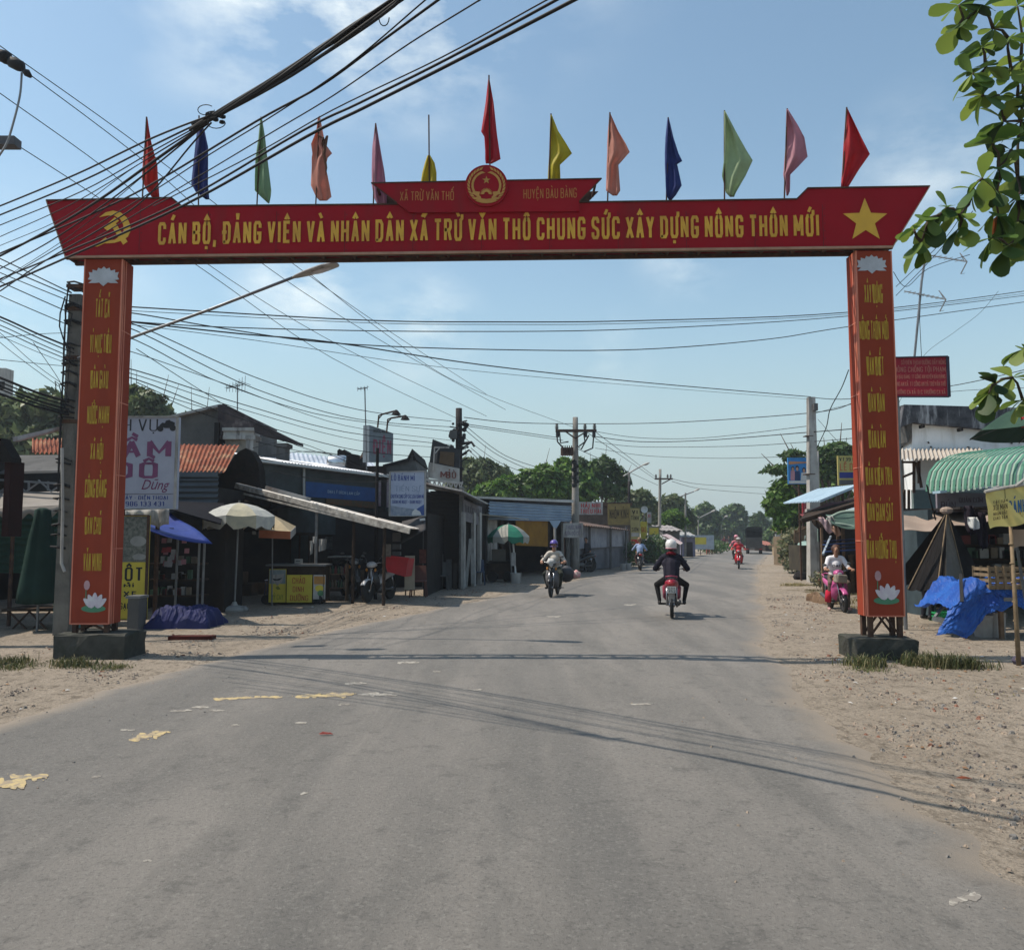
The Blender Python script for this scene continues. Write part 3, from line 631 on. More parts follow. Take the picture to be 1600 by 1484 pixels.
mb.build('lettering', m_gold, beam)
crest = slab([(580, 286), (940, 279), (905, 315), (905, 330), (640, 332), (620, 317)], AY-.075, .03).build('name_board', m_red, arch)
mb = MB(); line(mb, "XÃ TRỪ VĂN THỐ", 625, 709, 314, 300, AY-.076, .24, yb2=313, lw=.46); line(mb, "HUYỆN BÀU BÀNG", 818, 901, 311, 296, AY-.076, .24, yb2=309, lw=.46)
mb.build('lettering', mat('orange lettering', (.55, .22, .05), .5), crest)
mb = MB(); trim([(620, 317), (580, 286), (940, 279), (905, 315)], AY-.085, .014); mb.build('edge_trim', m_rusty, crest)
mb = MB(); f3 = [W(x, y, AY-.075)+V((0, DB+.1, 0)) for x, y in [(580, 286), (940, 279), (905, 315), (620, 317)]]; mb.prism(f3, (0, .02, 0))
for x, y in ((590, 287), (680, 286), (860, 283), (930, 281)): p = W(x, y+8, AY-.05); mb.bar(p, p+V((0, DB+.06, 0)), .03)
mb.build('name_board_back', m_rusty, arch)
# round emblem
ec = W(760, 290, AY-.12); er = 34*M(0, AY)
def disc(mb, c, r, th, n=40, m=0, r0=0):
    mb.prism([c+X_*r*math.cos(2*math.pi*i/n)+Z_*r*math.sin(2*math.pi*i/n) for i in range(n)], (0, th, 0), m)
mb = MB(); disc(mb, ec, er, .07); emb = mb.build('emblem', m_red, arch)
def star(c, r, ry=.4):
    return [c+X_*(r if i % 2 == 0 else r*ry)*math.sin(math.pi*i/5)+Z_*(r if i % 2 == 0 else r*ry)*math.cos(math.pi*i/5) for i in range(10)]
mb = MB(); c = ec+V((0, -.004, 0))
mb.prism(star(c+Z_*er*.25, er*.2, .4), (0, -.004, 0))
for sgn in (-1, 1):
    for k in range(12):      # two sheaves of rice, grain by grain
        t = R(-62+k*12.2); cc = c+X_*sgn*er*.74*math.cos(t)+Z_*er*.74*math.sin(t)+V((0, -.0006*(k % 3), 0)); d = X_*(-sgn*math.sin(t))+Z_*math.cos(t); n_ = X_*sgn*math.cos(t)+Z_*math.sin(t)
        for o2, an in ((.09, .45), (-.09, -.45)):
            dd = (d*math.cos(an)+n_*math.sin(an)); nn = (n_*math.cos(an)-d*math.sin(an)); q = cc+n_*er*o2
            mb.prism([q-dd*er*.13, q+nn*er*.055, q+dd*er*.15, q-nn*er*.055], (0, -.004, 0))
    mb.prism([c+X_*sgn*er*.3-Z_*er*.32, c+X_*sgn*er*.62-Z_*er*.28, c+X_*sgn*er*.7-Z_*er*.42, c+X_*sgn*er*.34-Z_*er*.5], (0, -.003, 0))
gc = c-Z_*er*.42; gp_ = []
for i in range(13):
    t = math.pi*i/12
    for q, r2 in ((-.09, .2), (-.04, .27), (.04, .27), (.09, .2)): gp_.append(gc+X_*er*1.05*r2*math.cos(t+q)+Z_*er*1.05*r2*math.sin(t+q))
gp_ += [gc+X_*er*.11*math.cos(t)+Z_*er*.11*math.sin(t) for t in (math.pi, math.pi*.75, math.pi*.5, math.pi*.25, 0)]
mb.prism(gp_, (0, -.005, 0))
mb.prism([c+X_*er*x+Z_*er*y for x, y in ((-.44, -.78), (-.5, -.56), (-.25, -.64), (0, -.67), (.25, -.64), (.5, -.56), (.44, -.78), (.22, -.85), (0, -.87), (-.22, -.85))], (0, -.006, 0))
mb.build('emblem_relief', mat('emblem gold', (.55, .28, .06), .5), emb)
# hammer and sickle, star
mb = MB(); hc = W(178, 357, AY-.034); k = M(0, AY)
def q_(x, y): return hc+X_*(x*k)+Z_*(-y*k)
oa = [(-24, -18), (-14, -26), (-2, -29), (10, -26), (20, -18), (26, -6), (27, 4), (23, 14), (14, 20), (2, 24), (-12, 25)]
ia = [(-13, 20), (2, 19), (12, 12), (16, 4), (15, -6), (10, -15), (0, -21), (-11, -21)]
mb.prism([q_(x, y) for x, y in oa+[(-16, 21)]+ia[1:]], (0, -.006, 0))
mb.prism([q_(x, y)+V((0, -.001, 0)) for x, y in ((-12, 15), (-31, 30), (-25, 30), (-8, 22))], (0, -.006, 0))
mb.prism([q_(x, y)+V((0, -.002, 0)) for x, y in ((-6, -7), (1, -11), (23, 22), (16, 27))], (0, -.006, 0))
mb.prism([q_(x, y)+V((0, -.003, 0)) for x, y in ((-16, -1), (1, -18), (8, -12), (4, -9), (-9, 5))], (0, -.006, 0))
mb.build('hammer_and_sickle', mat('symbol gold', (.7, .4, .04), .5, (.6, .34, .04), 3), beam)
mb = MB(); c = W(1352, 345, AY-.034); mb.prism(star(c, 37*k, .42), (0, -.008, 0)); mb.build('star', mat('symbol gold', (.7, .4, .04)), beam)

# ------------------------------------------------------------------ flags on the arch
FL = [('red', (.6, .03, .02), 'red flag drooping above the hammer and sickle at the left end', (229, 183, 222, 312), [(183, 228, 230), (220, 226, 236), (259, 223, 246), (281, 222, 247), (295, 228, 248), (309, 238, 249)]),
 ('navy', (.03, .05, .22), 'ragged navy flag hanging next to the leftmost red flag', (311, 181, 310, 322), [(190, 310, 314), (205, 308, 320), (230, 305, 325), (258, 302, 325), (287, 299, 325), (300, 306, 326), (312, 322, 327)]),
 ('leaf', (.3, .45, .27), 'pale green flag hanging limp second after the ragged navy one', (408, 183, 401, 322), [(184, 407, 409), (215, 404, 414), (250, 399, 418), (275, 398, 421), (298, 398, 424), (308, 408, 423), (318, 419, 421)]),
 ('salmon', (.72, .33, .25), 'salmon flag with a torn tangled top left of the pink limp one', (499, 182, 493, 322), [(183, 497, 500), (205, 494, 504), (225, 486, 508), (240, 488, 519), (247, 487, 512), (260, 487, 509), (290, 486, 515), (308, 494, 518), (314, 500, 511)]),
 ('pink', (.55, .26, .36), 'pink flag hanging limp at the left tip of the name board', (587, 193, 583, 322), [(193, 586, 588), (230, 582, 594), (265, 581, 600), (290, 581, 603), (310, 585, 604), (320, 590, 604)]),
 ('yellow', (.6, .48, .02), 'yellow flag slid down and bunched at the foot of its pole', (670, 180, 671, 300), [(243, 668, 672), (255, 664, 679), (270, 660, 682), (290, 657, 682)]),
 ('scarlet', (.55, .02, .04), 'tallest red flag standing above the round emblem', (764, 118, 766, 300), [(124, 763, 765), (160, 759, 771), (206, 752, 776), (214, 757, 777), (235, 758, 780), (249, 758, 782), (256, 759, 768)]),
 ('gold', (.6, .5, .03), 'yellow flag half spread to the right of the emblem', (861, 178, 857, 300), [(180, 860, 862), (205, 859, 872), (225, 859, 885), (240, 858, 894), (258, 857, 875), (285, 856, 876)]),
 ('coral', (.72, .33, .25), 'salmon flag half spread at the right tip of the name board', (953, 176, 949, 322), [(178, 952, 954), (205, 950, 966), (225, 949, 978), (238, 949, 984), (258, 948, 966), (298, 947, 969), (306, 958, 964)]),
 ('indigo', (.035, .06, .25), 'navy flag hanging folded right of the half spread salmon flag', (1044, 184, 1041, 322), [(185, 1043, 1045), (215, 1040, 1052), (240, 1039, 1060), (252, 1039, 1066), (257, 1039, 1058), (290, 1040, 1065), (305, 1041, 1056), (313, 1045, 1049)]),
 ('mint', (.45, .56, .33), 'pale green flag spread in a wide triangle', (1132, 173, 1132, 322), [(174, 1132, 1133), (210, 1132, 1152), (235, 1132, 1166), (251, 1131, 1176), (275, 1128, 1165), (301, 1134, 1150), (308, 1141, 1147)]),
 ('rose', (.62, .3, .36), 'pink flag spread between the wide green one and the rightmost red', (1230, 170, 1225, 318), [(171, 1229, 1231), (195, 1229, 1246), (215, 1228, 1257), (245, 1226, 1262), (262, 1225, 1246), (273, 1224, 1235), (299, 1228, 1234), (306, 1229, 1231)]),
 ('crimson', (.6, .02, .03), 'red flag spread above the large yellow star at the right end', (1323, 168, 1315, 300), [(169, 1322, 1324), (200, 1320, 1339), (225, 1318, 1351), (241, 1317, 1359), (265, 1316, 1342), (293, 1314, 1325)])]
FY = AY+.12
for i, (nm, c, lab, (ax, ay, bx_, by), rows) in enumerate(FL):
    if i > 0: rr = random.Random(i)
    p0, p1 = W(ax, ay, FY), W(bx_, by+8, FY)
    t = thing('festival_flag', lab, 'flag', p1, 'small festival flags standing on the arch')
    mb = MB(); mb.tube([p1, p0.lerp(p1, .5), p0], .011, 6); mb.build('flag_pole', m_rusty, t)
    mb = MB(); ph = i*1.7; ncol = 12; vs = []
    # resample rows
    RW = []
    for (y0, l0, r0), (y1, l1, r1) in zip(rows, rows[1:]):
        kk = max(2, int((y1-y0)/5))
        for q in range(kk): s = q/kk; RW.append((y0+(y1-y0)*s, l0+(l1-l0)*s, r0+(r1-r0)*s))
    RW.append(rows[-1])
    for (y, l, r) in RW:
        w = (r-l)
        for q in range(ncol+1):
            s = q/ncol; fold = math.sin(s*9+ph+y*.03)*.035*min(1, w/12)+math.sin(s*21+ph*2+y*.06)*.012*min(1, w/14)
            p = W(l+w*s, y, FY+fold+.02*math.sin(y*.07+ph)); vs.append(p)
    nr = len(RW); mb.add(vs, [(j*(ncol+1)+q, j*(ncol+1)+q+1, (j+1)*(ncol+1)+q+1, (j+1)*(ncol+1)+q) for j in range(nr-1) for q in range(ncol)])
    fm = mat('flag cloth '+nm, c, .6, tuple(x*.8 for x in c), 4, trans=.45)
    o = mb.build('flag_cloth', fm, t, smooth=True)
    sm = o.modifiers.new('thickness', 'SOLIDIFY'); sm.thickness = .003
    if i == 3:
        mb = MB(); 
        mb.tube([W(497, 212, FY-.05), W(505, 216, FY-.06), W(503, 228, FY-.07), W(511, 213, FY-.06), W(506, 240, FY-.07), W(510, 262, FY-.05), W(509, 274, FY-.05)], [.012, .02, .028, .02, .025, .014, .004], 6)
        mb.build('tangled_rag', mat('rag', (.12, .06, .04), .9), t)
# ------------------------------------------------------------------ helpers for street furniture
def sign(name, label, cat, px0, px1, py0, py1, Y, mt, th=.06, Y2=None, group=None, posts=(), frame=None, skew=0, pm=None):
    """sign board: thickness th; right edge may stand at another depth Y2; returns (thing, panel)"""
    Y2 = Y2 or Y; a = W(px0, py1, Y); b = W(px1, py1, Y2); c = W(px1, py0+skew, Y2); d = W(px0, py0, Y); c.x, c.y = b.x, b.y; d.x, d.y = a.x, a.y
    base = (a+b)/2; t = thing(name, label, cat, base, group)
    U = (b-a); N = V((U.y, -U.x, 0)).normalized(); 
    mb = MB(); mb.prism([a, b, c, d], -N*th); p = mb.build('sign_panel', mt, t)
    if frame:
        mb = MB()
        for q, r in ((a, b), (b, c), (c, d), (d, a)): mb.bar(q+N*.006, r+N*.006, .05, .02)
        mb.build('frame', frame, t)
    for px in posts:
        mb = MB(); s = (px-px0)/(px1-px0); q = a.lerp(b, s)-N*(th+.04); top = d.lerp(c, s).z; mb.box(q.x-.03, q.x+.03, q.y-.03, q.y+.03, -.05, top); mb.build('post', pm or m_rusty, t)
    return t, p, (a, b, c, d)
def txt(par, mtx, Q, rows, name='lettering', bold=.28, lw=.5):
    """rows: (text, u0, u1, vbottom, vtop) in panel fractions; one lettering part per material"""
    a, b, c, d = Q; U = b-a; Hh = d-a; mb = MB(); n = U.cross(Hh).normalized()
    for tx, u0, u1, v0, v1 in rows: letters(mb, tx, a+U*u0+Hh*v0, U, Hh, U.length*(u1-u0), Hh.length*(v1-v0), bold, lw)
    return mb.build(name, mtx, par)
def patch(par, mtx, Q, pts, name='picture', lift=.004):
    a, b, c, d = Q; U = b-a; Hh = d-a; n = U.cross(Hh).normalized(); mb = MB()
    for i, P in enumerate(pts): mb.prism([a+U*u+Hh*v+n*(.001+.0006*i) for u, v in P[0]], n*lift, P[1])
    return mb.build(name, mtx, par)
def rect(u0, u1, v0, v1): return [(u0, v0), (u1, v0), (u1, v1), (u0, v1)]
def oval(cu, cv, ru, rv, n=16): return [(cu+ru*math.cos(2*math.pi*i/n), cv+rv*math.sin(2*math.pi*i/n)) for i in range(n)]
def pxbox(mb, x0, x1, y0, y1, Y, depth, m=0):
    a = W(x0, y1, Y); b = W(x1, y0, Y); mb.box(min(a.x, b.x), max(a.x, b.x), Y, Y+depth, a.z, b.z, m)
def rail(mb, x, y, z, x2, y2, z2, w=.05, m=0): mb.bar((x, y, z), (x2, y2, z2), w, m=m)
def wallslab(mb, A, B, z0, z1, th=.12, m=0):
    A = V((A[0], A[1], 0)); B = V((B[0], B[1], 0)); d = (B-A).normalized(); n = V((-d.y, d.x, 0))*th
    mb.prism([A+V((0, 0, z0)), B+V((0, 0, z0)), B+V((0, 0, z1)), A+V((0, 0, z1))], n, m)

# ------------------------------------------------------------------ utility poles
def cpole(name, label, px0, py0, px1, py1, Y, r0=.13, r1=.09, square=False, mt=None, group=None):
    b = W(px1, py1, Y); b.z = min(b.z, 0); t0 = W(px0, py0, Y); t = thing(name, label, 'utility pole', (b.x, b.y, 0), group)
    mb = MB()
    if square:
        n = 8; pts = [b.lerp(t0, i/n) for i in range(n+1)]
        for i in range(n):
            w0 = r0+(r1-r0)*i/n; w1 = r0+(r1-r0)*(i+1)/n; p, q = pts[i], pts[i+1]
            mb.add([p+V((sx*w0, sy*w0, 0)) for sx, sy in ((-1, -1), (1, -1), (1, 1), (-1, 1))]+[q+V((sx*w1, sy*w1, 0)) for sx, sy in ((-1, -1), (1, -1), (1, 1), (-1, 1))], [(0, 1, 5, 4), (1, 2, 6, 5), (2, 3, 7, 6), (3, 0, 4, 7)]+([(4, 5, 6, 7)] if i == n-1 else []))
    else: mb.tube([b.lerp(t0, i/8) for i in range(9)], [r0+(r1-r0)*i/8 for i in range(9)], 12)
    mb.build('pole_shaft', mt or m_pole, t, smooth=not square); return t, t0
# left pole, half hidden behind the left pillar
PLp, ptop = cpole('utility_pole', 'weathered concrete pole wrapped in cables just behind the left pillar', 122, 462, 100, 990, 13.6, .125, .1, square=True, mt=mat('dark pole concrete', (.17, .16, .14), .9, (.1, .095, .085), 3, .4, c3=(.05, .048, .045), streak=True))
mb = MB(); rr = random.Random(3)
for k in range(26):
    z = 6.0-4.3*k/26*(.8+.4*rr.random()); x = ptop.x-.02*(6-z); y = 13.6
    s_ = .115+.015*rr.random(); mb.tube([(x-s_, y, z), (x-s_, y-.125, z+.01), (x, y-.14, z+.05*rr.random()), (x+s_, y-.125, z-.03*rr.random()), (x+s_, y, z)], .008+.014*rr.random(), 6)
for k in range(5):
    mb.tube([(ptop.x-.1-.01*k*rr.random(), 13.46-.01*k, 5.9-.1*k)]+[(ptop.x-.115-.02*rr.random(), 13.46, 5.9-j*.5) for j in range(1, 8)], .012, 5)
mb.build('cable_wrap', m_cable, PLp)
mb = MB(); 
for z, s in ((5.95, .13), (5.55, .12), (4.7, .125), (3.6, .13)): mb = MB(); mb.box(ptop.x-s-.01, ptop.x+s, 13.6-s, 13.6+s, z-.03, z+.03); mb.build('steel_band', m_rusty, PLp)
mb = MB(); x = ptop.x-.28
mb.tube([W(102, 463, 13.3), W(94, 490, 13.3), W(93, 510, 13.3), W(99, 530, 13.3), W(108, 545, 13.3)], .012, 6); mb.tube([W(113, 490, 13.3), W(107, 520, 13.3), W(103, 545, 13.3)], .008, 5)
mb.tube([W(110, 540, 13.3), W(106, 600, 13.3), W(101, 640, 13.3), W(97, 620, 13.3), W(92, 600, 13.3), W(86, 595, 13.3), W(88, 612, 13.3)], .008, 5)
mb.build('jumper_loop', m_cable, PLp)
mb = MB(); mb.tube([W(97, 700, 13.3), W(98, 800, 13.3), W(96, 880, 13.3), W(101, 893, 13.3)], .025, 8); mb.build('conduit', m_dwhite, PLp)
mb = MB(); mb.tube([W(122, 560, 13.4), W(215, 524, 13.2), W(330, 483, 13.0), W(462, 432, 12.8)], .026, 8)
lamp1 = thing('street_lamp', 'long street lamp arm reaching out from behind the left pillar', 'street lamp', W(122, 560, 13.4)); mb.build('lamp_arm', m_steel, lamp1, smooth=True)
def lamphead(par, p, d, s, nm='lamp_head'):
    """p rear end, d direction vector (length = head length)"""
    d = V(d); Ln = d.length; dn = d.normalized(); up = V((0, 0, 1)); sd_ = dn.cross(up).normalized(); u2 = sd_.cross(dn)
    mb = MB(); vs = []; pr = [(0, .25, .35), (.08, .45, .5), (.35, .8, .8), (.7, 1, .9), (.95, .8, .55), (1, .45, .3)]
    for q, w, h in pr:
        for j in range(10):
            t = 2*math.pi*j/10; vs.append(V(p)+d*q+sd_*s*w*math.cos(t)+u2*s*h*.55*(math.sin(t) if math.sin(t) > 0 else math.sin(t)*.45))
    k = len(pr); mb.add(vs, [(i*10+j, i*10+(j+1) % 10, (i+1)*10+(j+1) % 10, (i+1)*10+j) for i in range(k-1) for j in range(10)]+[list(range(9, -1, -1)), [(k-1)*10+j for j in range(10)]])
    o = mb.build(nm, m_dwhite, par, smooth=True)
    mb = MB(); mb.ell(V(p)+d*.62-u2*s*.2, (s*.55, Ln*.25, s*.22), 10, rot=Matrix((sd_, dn, u2)).transposed().to_3x3()); mb.build('lens', m_glass, o, smooth=True)
lamphead(lamp1, W(458, 434, 12.8), W(528, 413, 12.6)-W(458, 434, 12.8), .13)

# other poles
P2, p2t = cpole('utility_pole', 'dark pole crowded with cable hardware behind the tall dark shop', 717, 638, 717, 900, 30, .16, .12, mt=mat('tarred pole', (.035, .03, .03), .8))
mb = MB(); rr = random.Random(9)
for k in range(34):
    c = W(717+rr.uniform(-15, 14), 662+rr.random()**1.3*75, 29.8); mb.ell(c, (.05+.06*rr.random(),)*3, 6)
for k in range(9): mb.tube([W(717, 660+9*k, 29.8), W(717+rr.choice((-14, 13)), 656+9*k+rr.uniform(-4, 6), 29.8)], .025, 5)
mb.build('insulator_cluster', m_cable, P2)
mb = MB(); pxbox(mb, 703, 714, 672, 685, 29.7, .3); mb.build('cable_box', m_grey, P2)
mb = MB(); mb.tube([W(719, 693, 29.8), W(737, 691, 29.6), W(741, 697, 29.5)], .05, 6); mb.tube([W(719, 702, 29.8), W(735, 692, 29.7)], .03, 5); mb.tube([W(719, 712, 29.8), W(733, 703, 29.7), W(736, 706, 29.6)], .035, 5); mb.build('bracket', m_cable, P2)
P3, p3t = cpole('utility_pole', 'concrete pole with wide crossarm, transformer and looping leads above the tin roof', 899, 652, 899, 885, 36, .2, .12)
def crossarm(T, Y, px0, px1, py, pole_px, s=1.0, br=True):
    mb = MB(); mb.bar(W(px0, py, Y-.2), W(px1, py, Y-.2), .12, .12)
    if br: mb.bar(W(px0+(px1-px0)*.22, py, Y-.2), W(pole_px, py+12*s, Y-.2), .06); mb.bar(W(px0+(px1-px0)*.78, py, Y-.2), W(pole_px, py+12*s, Y-.2), .06)
    mb.build('crossarm', m_rusty, T)
    for px in (px0+2, px0+(px1-px0)*.72, px1-3):
        mb = MB(); c = W(px, py-1, Y-.2); k = Y/36*s; mb.lathe([(.02, 0), (.05*k, .05*k), (.1*k, .09*k), (.04*k, .12*k), (.1*k, .17*k), (.04*k, .21*k), (.07*k, .26*k), (.02, .3*k)], c, 8); mb.build('insulator', m_grey, T, smooth=True)
crossarm(P3, 36, 868, 932, 673, 899)
mb = MB()
for a in ((870, 676, 871, 690, 880, 700), (912, 676, 914, 690, 905, 697), (928, 676, 926, 700, 912, 706), (874, 674, 876, 692, 888, 690), (920, 680, 908, 702, 902, 696)): mb.tube([W(a[0], a[1], 35.7), W(a[2], a[3], 35.6), W(a[4], a[5], 35.7)], .035, 5)
for px in (871, 915, 928): mb.bar(W(px, 674, 35.8), W(px, 683, 35.8), .14)
mb.build('looping_lead', m_cable, P3)
mb = MB(); pxbox(mb, 877, 896, 699, 710, 35.4, .5); 
for k in range(5): pxbox(mb, 879+k*3.4, 880.4+k*3.4, 696, 712, 35.3, .1)
mb.build('transformer', m_rusty, P3)
mb = MB()
for k in range(7): c = W(897+(k % 2)*3, 722+k*6, 35.7); mb.ell(c, (.14, .1, .12), 6)
mb.build('cable_clamp', m_cable, P3)
P4, p4t = cpole('utility_pole', 'distant pole with a one sided crossarm rising over the far trees', 1031.5, 733, 1030, 880, 62, .14, .1)
crossarm(P4, 62, 1023, 1051, 748, 1031, .6, False)
mb = MB(); mb.bar(W(1049, 748, 61.8), W(1034, 756, 61.8), .08); mb.build('brace', m_rusty, P4)
PR, prt = cpole('utility_pole', 'tall square concrete pole with stained lower half at the right verge', 1267, 621, 1272, 909, 29, .2, .12, square=True, mt=mat('light pole concrete', (.42, .4, .37), .9, (.3, .28, .26), 2, .2, c3=(.14, .13, .12), streak=True))
mb = MB(); pxbox(mb, 1272, 1278, 630, 641, 28.7, .25); mb.build('junction_box', m_grey, PR)
mb = MB(); pxbox(mb, 1261, 1268, 795, 809, 28.6, .2); mb.build('meter_box', m_dwhite, PR)
mb = MB()
for k in (1, 4, 7):
    c = W(1267+k*.5, 660+k*20, 28.7); w_ = .13+.009*k; mb = MB(); mb.box(c.x-w_, c.x+w_, 29-w_, 29+w_, c.z-.015, c.z+.015); mb.build('steel_band', m_rusty, PR)
cpole('utility_pole', 'thin pale concrete pole right behind the tall square pole', 1276, 705, 1279, 905, 31, .11, .08, mt=MATS['light pole concrete'])
cpole('utility_pole', 'short dark post carrying wires beside the far yellow shop boards', 983, 752, 982, 880, 47, .1, .08, mt=MATS['tarred pole'])
# street lamps down the road
for lab, px, pt, pb, Y, hx, hy, ex, ey in (('street lamp with long arm above the far yellow shop boards', 983, 738, 885, 48, 1002, 728, 1015, 723), ('second street lamp further off on a grey post', 1071, 770, 868, 66, 1084, 768, 1094, 763), ('small far street lamp, third along the road', 1091, 806, 862, 88, 1111, 800, 1118, 797), ('tiny far street lamp, fourth along the road', 1127, 812, 858, 118, 1132, 808, 1137, 806), ('tiniest street lamp in the haze near the truck', 1142, 822, 856, 150, 1146, 818, 1151, 816)):
    b = W(px, pb, Y); b.z = 0; t = thing('street_lamp', lab, 'street lamp', b, 'street lamps down the road')
    mb = MB(); mb.tube([b, W(px, pt, Y)], [.1, .07], 8); mb.build('lamp_post', m_pole, t)
    mb = MB(); mb.tube([W(px-(9 if Y < 70 else 0), pt+(6 if Y < 70 else 4), Y), W(hx, hy, Y)], .045*max(1, Y/60), 6); mb.build('lamp_arm', m_steel, t)
    lamphead(t, W(hx, hy, Y), W(ex, ey, Y)-W(hx, hy, Y), .17*max(1, Y/60))

# ------------------------------------------------------------------ wires
def smooth_path(P, n=6):
    out = []
    for i in range(len(P)-1):
        p0 = P[max(i-1, 0)]; p1 = P[i]; p2 = P[i+1]; p3 = P[min(i+2, len(P)-1)]
        for k in range(n):
            t = k/n; out.append(.5*((2*p1)+(-p0+p2)*t+(2*p0-5*p1+4*p2-p3)*t*t+(-p0+3*p1-3*p2+p3)*t**3))
    out.append(P[-1]); return out
def onward(P):
    d = P[-1]-P[-2]; d.z = 0; d.normalize(); return P+[P[-1]+d*4+V((0, 0, .1)), P[-1]+d*14+V((0, 0, .8))]
def wire(px, lab, grp, r=.008, Yf=None, name='overhead_wire'):
    P = [W(q[0], q[1], q[2] if len(q) > 2 else Yf(q[1])) for q in px]
    if px[-1][1] < -30: P = onward(P)
    mb = MB(); mb.tube(smooth_path(P) if len(P) > 2 else [P[0].lerp(P[1], i/10)-V((0, 0, .0)) for i in range(11)], r, 5)
    c = P[len(P)//2]; one(mb, name, m_cable, lab, 'wire', grp, True, loc=tuple(c))
fan = lambda py: 4437/(838-py)
# the thick bundle and what it splits into
P = [W(x, y, fan(y)) for x, y in ((700, -60), (620, 0), (540, 52), (440, 118), (340, 178), (300, 198))]
mb = MB(); rr = random.Random(2); SP = smooth_path(onward([P[1], P[0]])[:1:-1]+P)
for k in range(7):
    a = k*.9; o = [p+V((math.cos(a+i*.25)*.018, 0, math.sin(a+i*.25)*.022-(.03 if k > 4 else 0))) for i, p in enumerate(SP)]; mb.tube(o, .013, 6)
bt = thing('cable_bundle', 'thick black bundle of twisted cables crossing the sky above the second flag', 'cable bundle', P[4]); mb.build('twisted_cable', m_cable, bt, smooth=True)
mb = MB(); c = W(336, 181, fan(181))
for k, (cx, cy, rr_) in enumerate(((322, 172, 10), (338, 192, 11), (330, 180, 7))):
    mb.tube([W(cx+rr_*1.3*math.cos(t), cy+rr_*.8*math.sin(t), fan(180)-.03*k) for t in [2*math.pi*i/16 for i in range(15)]], .004, 5)
for k in range(6): mb.ell(c+V((rr.uniform(-.08, .06), rr.uniform(-.03, .03), rr.uniform(-.05, .05))), (.03, .02, .02), 6)
mb.build('tied_loop', m_cable, bt)
mb = MB(); mb.tube([W(600+8*math.cos(t), 28+13*math.sin(t), fan(20)) for t in [2*math.pi*i/14 for i in range(13)]], .004, 5); mb.build('tied_loop', m_cable, bt)
gA = 'wires fanning out left of the thick bundle'; lA = 'black wire fanning from the thick bundle down to the left edge'
for q, r in (([(-60, 345), (0, 322), (120, 272), (240, 215), (338, 177)], .009), ([(-60, 360), (0, 336), (130, 282), (250, 222), (338, 180)], .009), ([(-60, 378), (0, 352), (130, 298), (250, 230), (336, 183)], .006), ([(-60, 398), (0, 370), (110, 320), (220, 255), (330, 188)], .005), ([(-60, 430), (0, 400), (90, 352), (160, 309), (240, 252), (325, 192)], .014), ([(-60, 450), (0, 420), (90, 370), (200, 292), (315, 200)], .008), ([(-60, 470), (0, 438), (110, 368), (230, 270), (318, 196)], .004), ([(-60, 410), (0, 384), (100, 340), (200, 268), (325, 190)], .004)): wire(q, lA, gA, r, fan)
wire([(0, 455, 9.6), (70, 408, 9.0), (150, 362, 8.4), (225, 312, 7.9), (300, 225, 7.0), (330, 192, 6.7)], 'sagging black wire dropping across the hammer and sickle to the bundle', gA+' low', .008)
gB = 'wires running from lower left to the top edge'
for q, r, l in (([(-60, 460), (0, 436), (100, 395), (270, 322), (470, 206), (560, 162), (700, 92), (870, 0), (960, -50)], .011, 'upper of the two thick parallel wires rising to the top edge'),
 ([(-60, 470), (0, 448), (110, 400), (285, 322), (480, 213), (570, 168), (720, 92), (898, 0), (980, -44)], .014, 'lower of the two thick parallel wires rising to the top edge'),
 ([(240, 322), (400, 240), (520, 172), (690, 90), (855, 0), (940, -45)], .006, 'thin wire just above the two thick parallel wires'),
 ([(-60, 425), (0, 396), (120, 345), (230, 292), (400, 190), (500, 135), (600, 62), (685, 0), (740, -40)], .01, 'straight wire under the thick bundle rising to the top edge'),
 ([(-60, 470), (0, 440), (150, 352), (250, 292), (330, 240), (420, 185), (540, 105), (665, 0), (720, -45)], .006, 'thin wire between the bundle and the straight wire'),
 ([(150, 372), (290, 288), (420, 210), (520, 150), (640, 68), (750, 0), (810, -40)], .006, 'thin rightmost wire rising to the top edge short of the parallel pair')): wire(q, l, gB, r, fan)
gC = 'wires descending from upper left to the far poles'
for q, l in (([(-80, 16, 11.7), (0, 72, 12), (235, 240, 14.5), (455, 410, 18.6), (600, 512, 23), (760, 616, 32)], 'upper of four wires slanting down from the top left behind the beam'), ([(40, 112, 12.2), (235, 260, 14.3), (410, 412, 18), (600, 535, 23.5), (790, 640, 32)], 'wire slanting down from the black insulator at the top left'),
 ([(-80, 92, 12), (0, 146, 12.4), (200, 292, 15), (325, 413, 18), (540, 545, 23), (760, 650, 30)], 'wire slanting down from the left edge behind the first flag'), ([(22, 224, 12.4), (155, 310, 14.5), (330, 430, 17), (520, 560, 22), (717, 655, 30)], 'wire slanting down from the grey insulator at the left edge'),
 ([(480, 425, 18), (600, 520, 22), (720, 600, 28), (898, 668, 36)], 'faint wire from below the beam down to the crossarm pole')): wire(q, l, gC, .008)
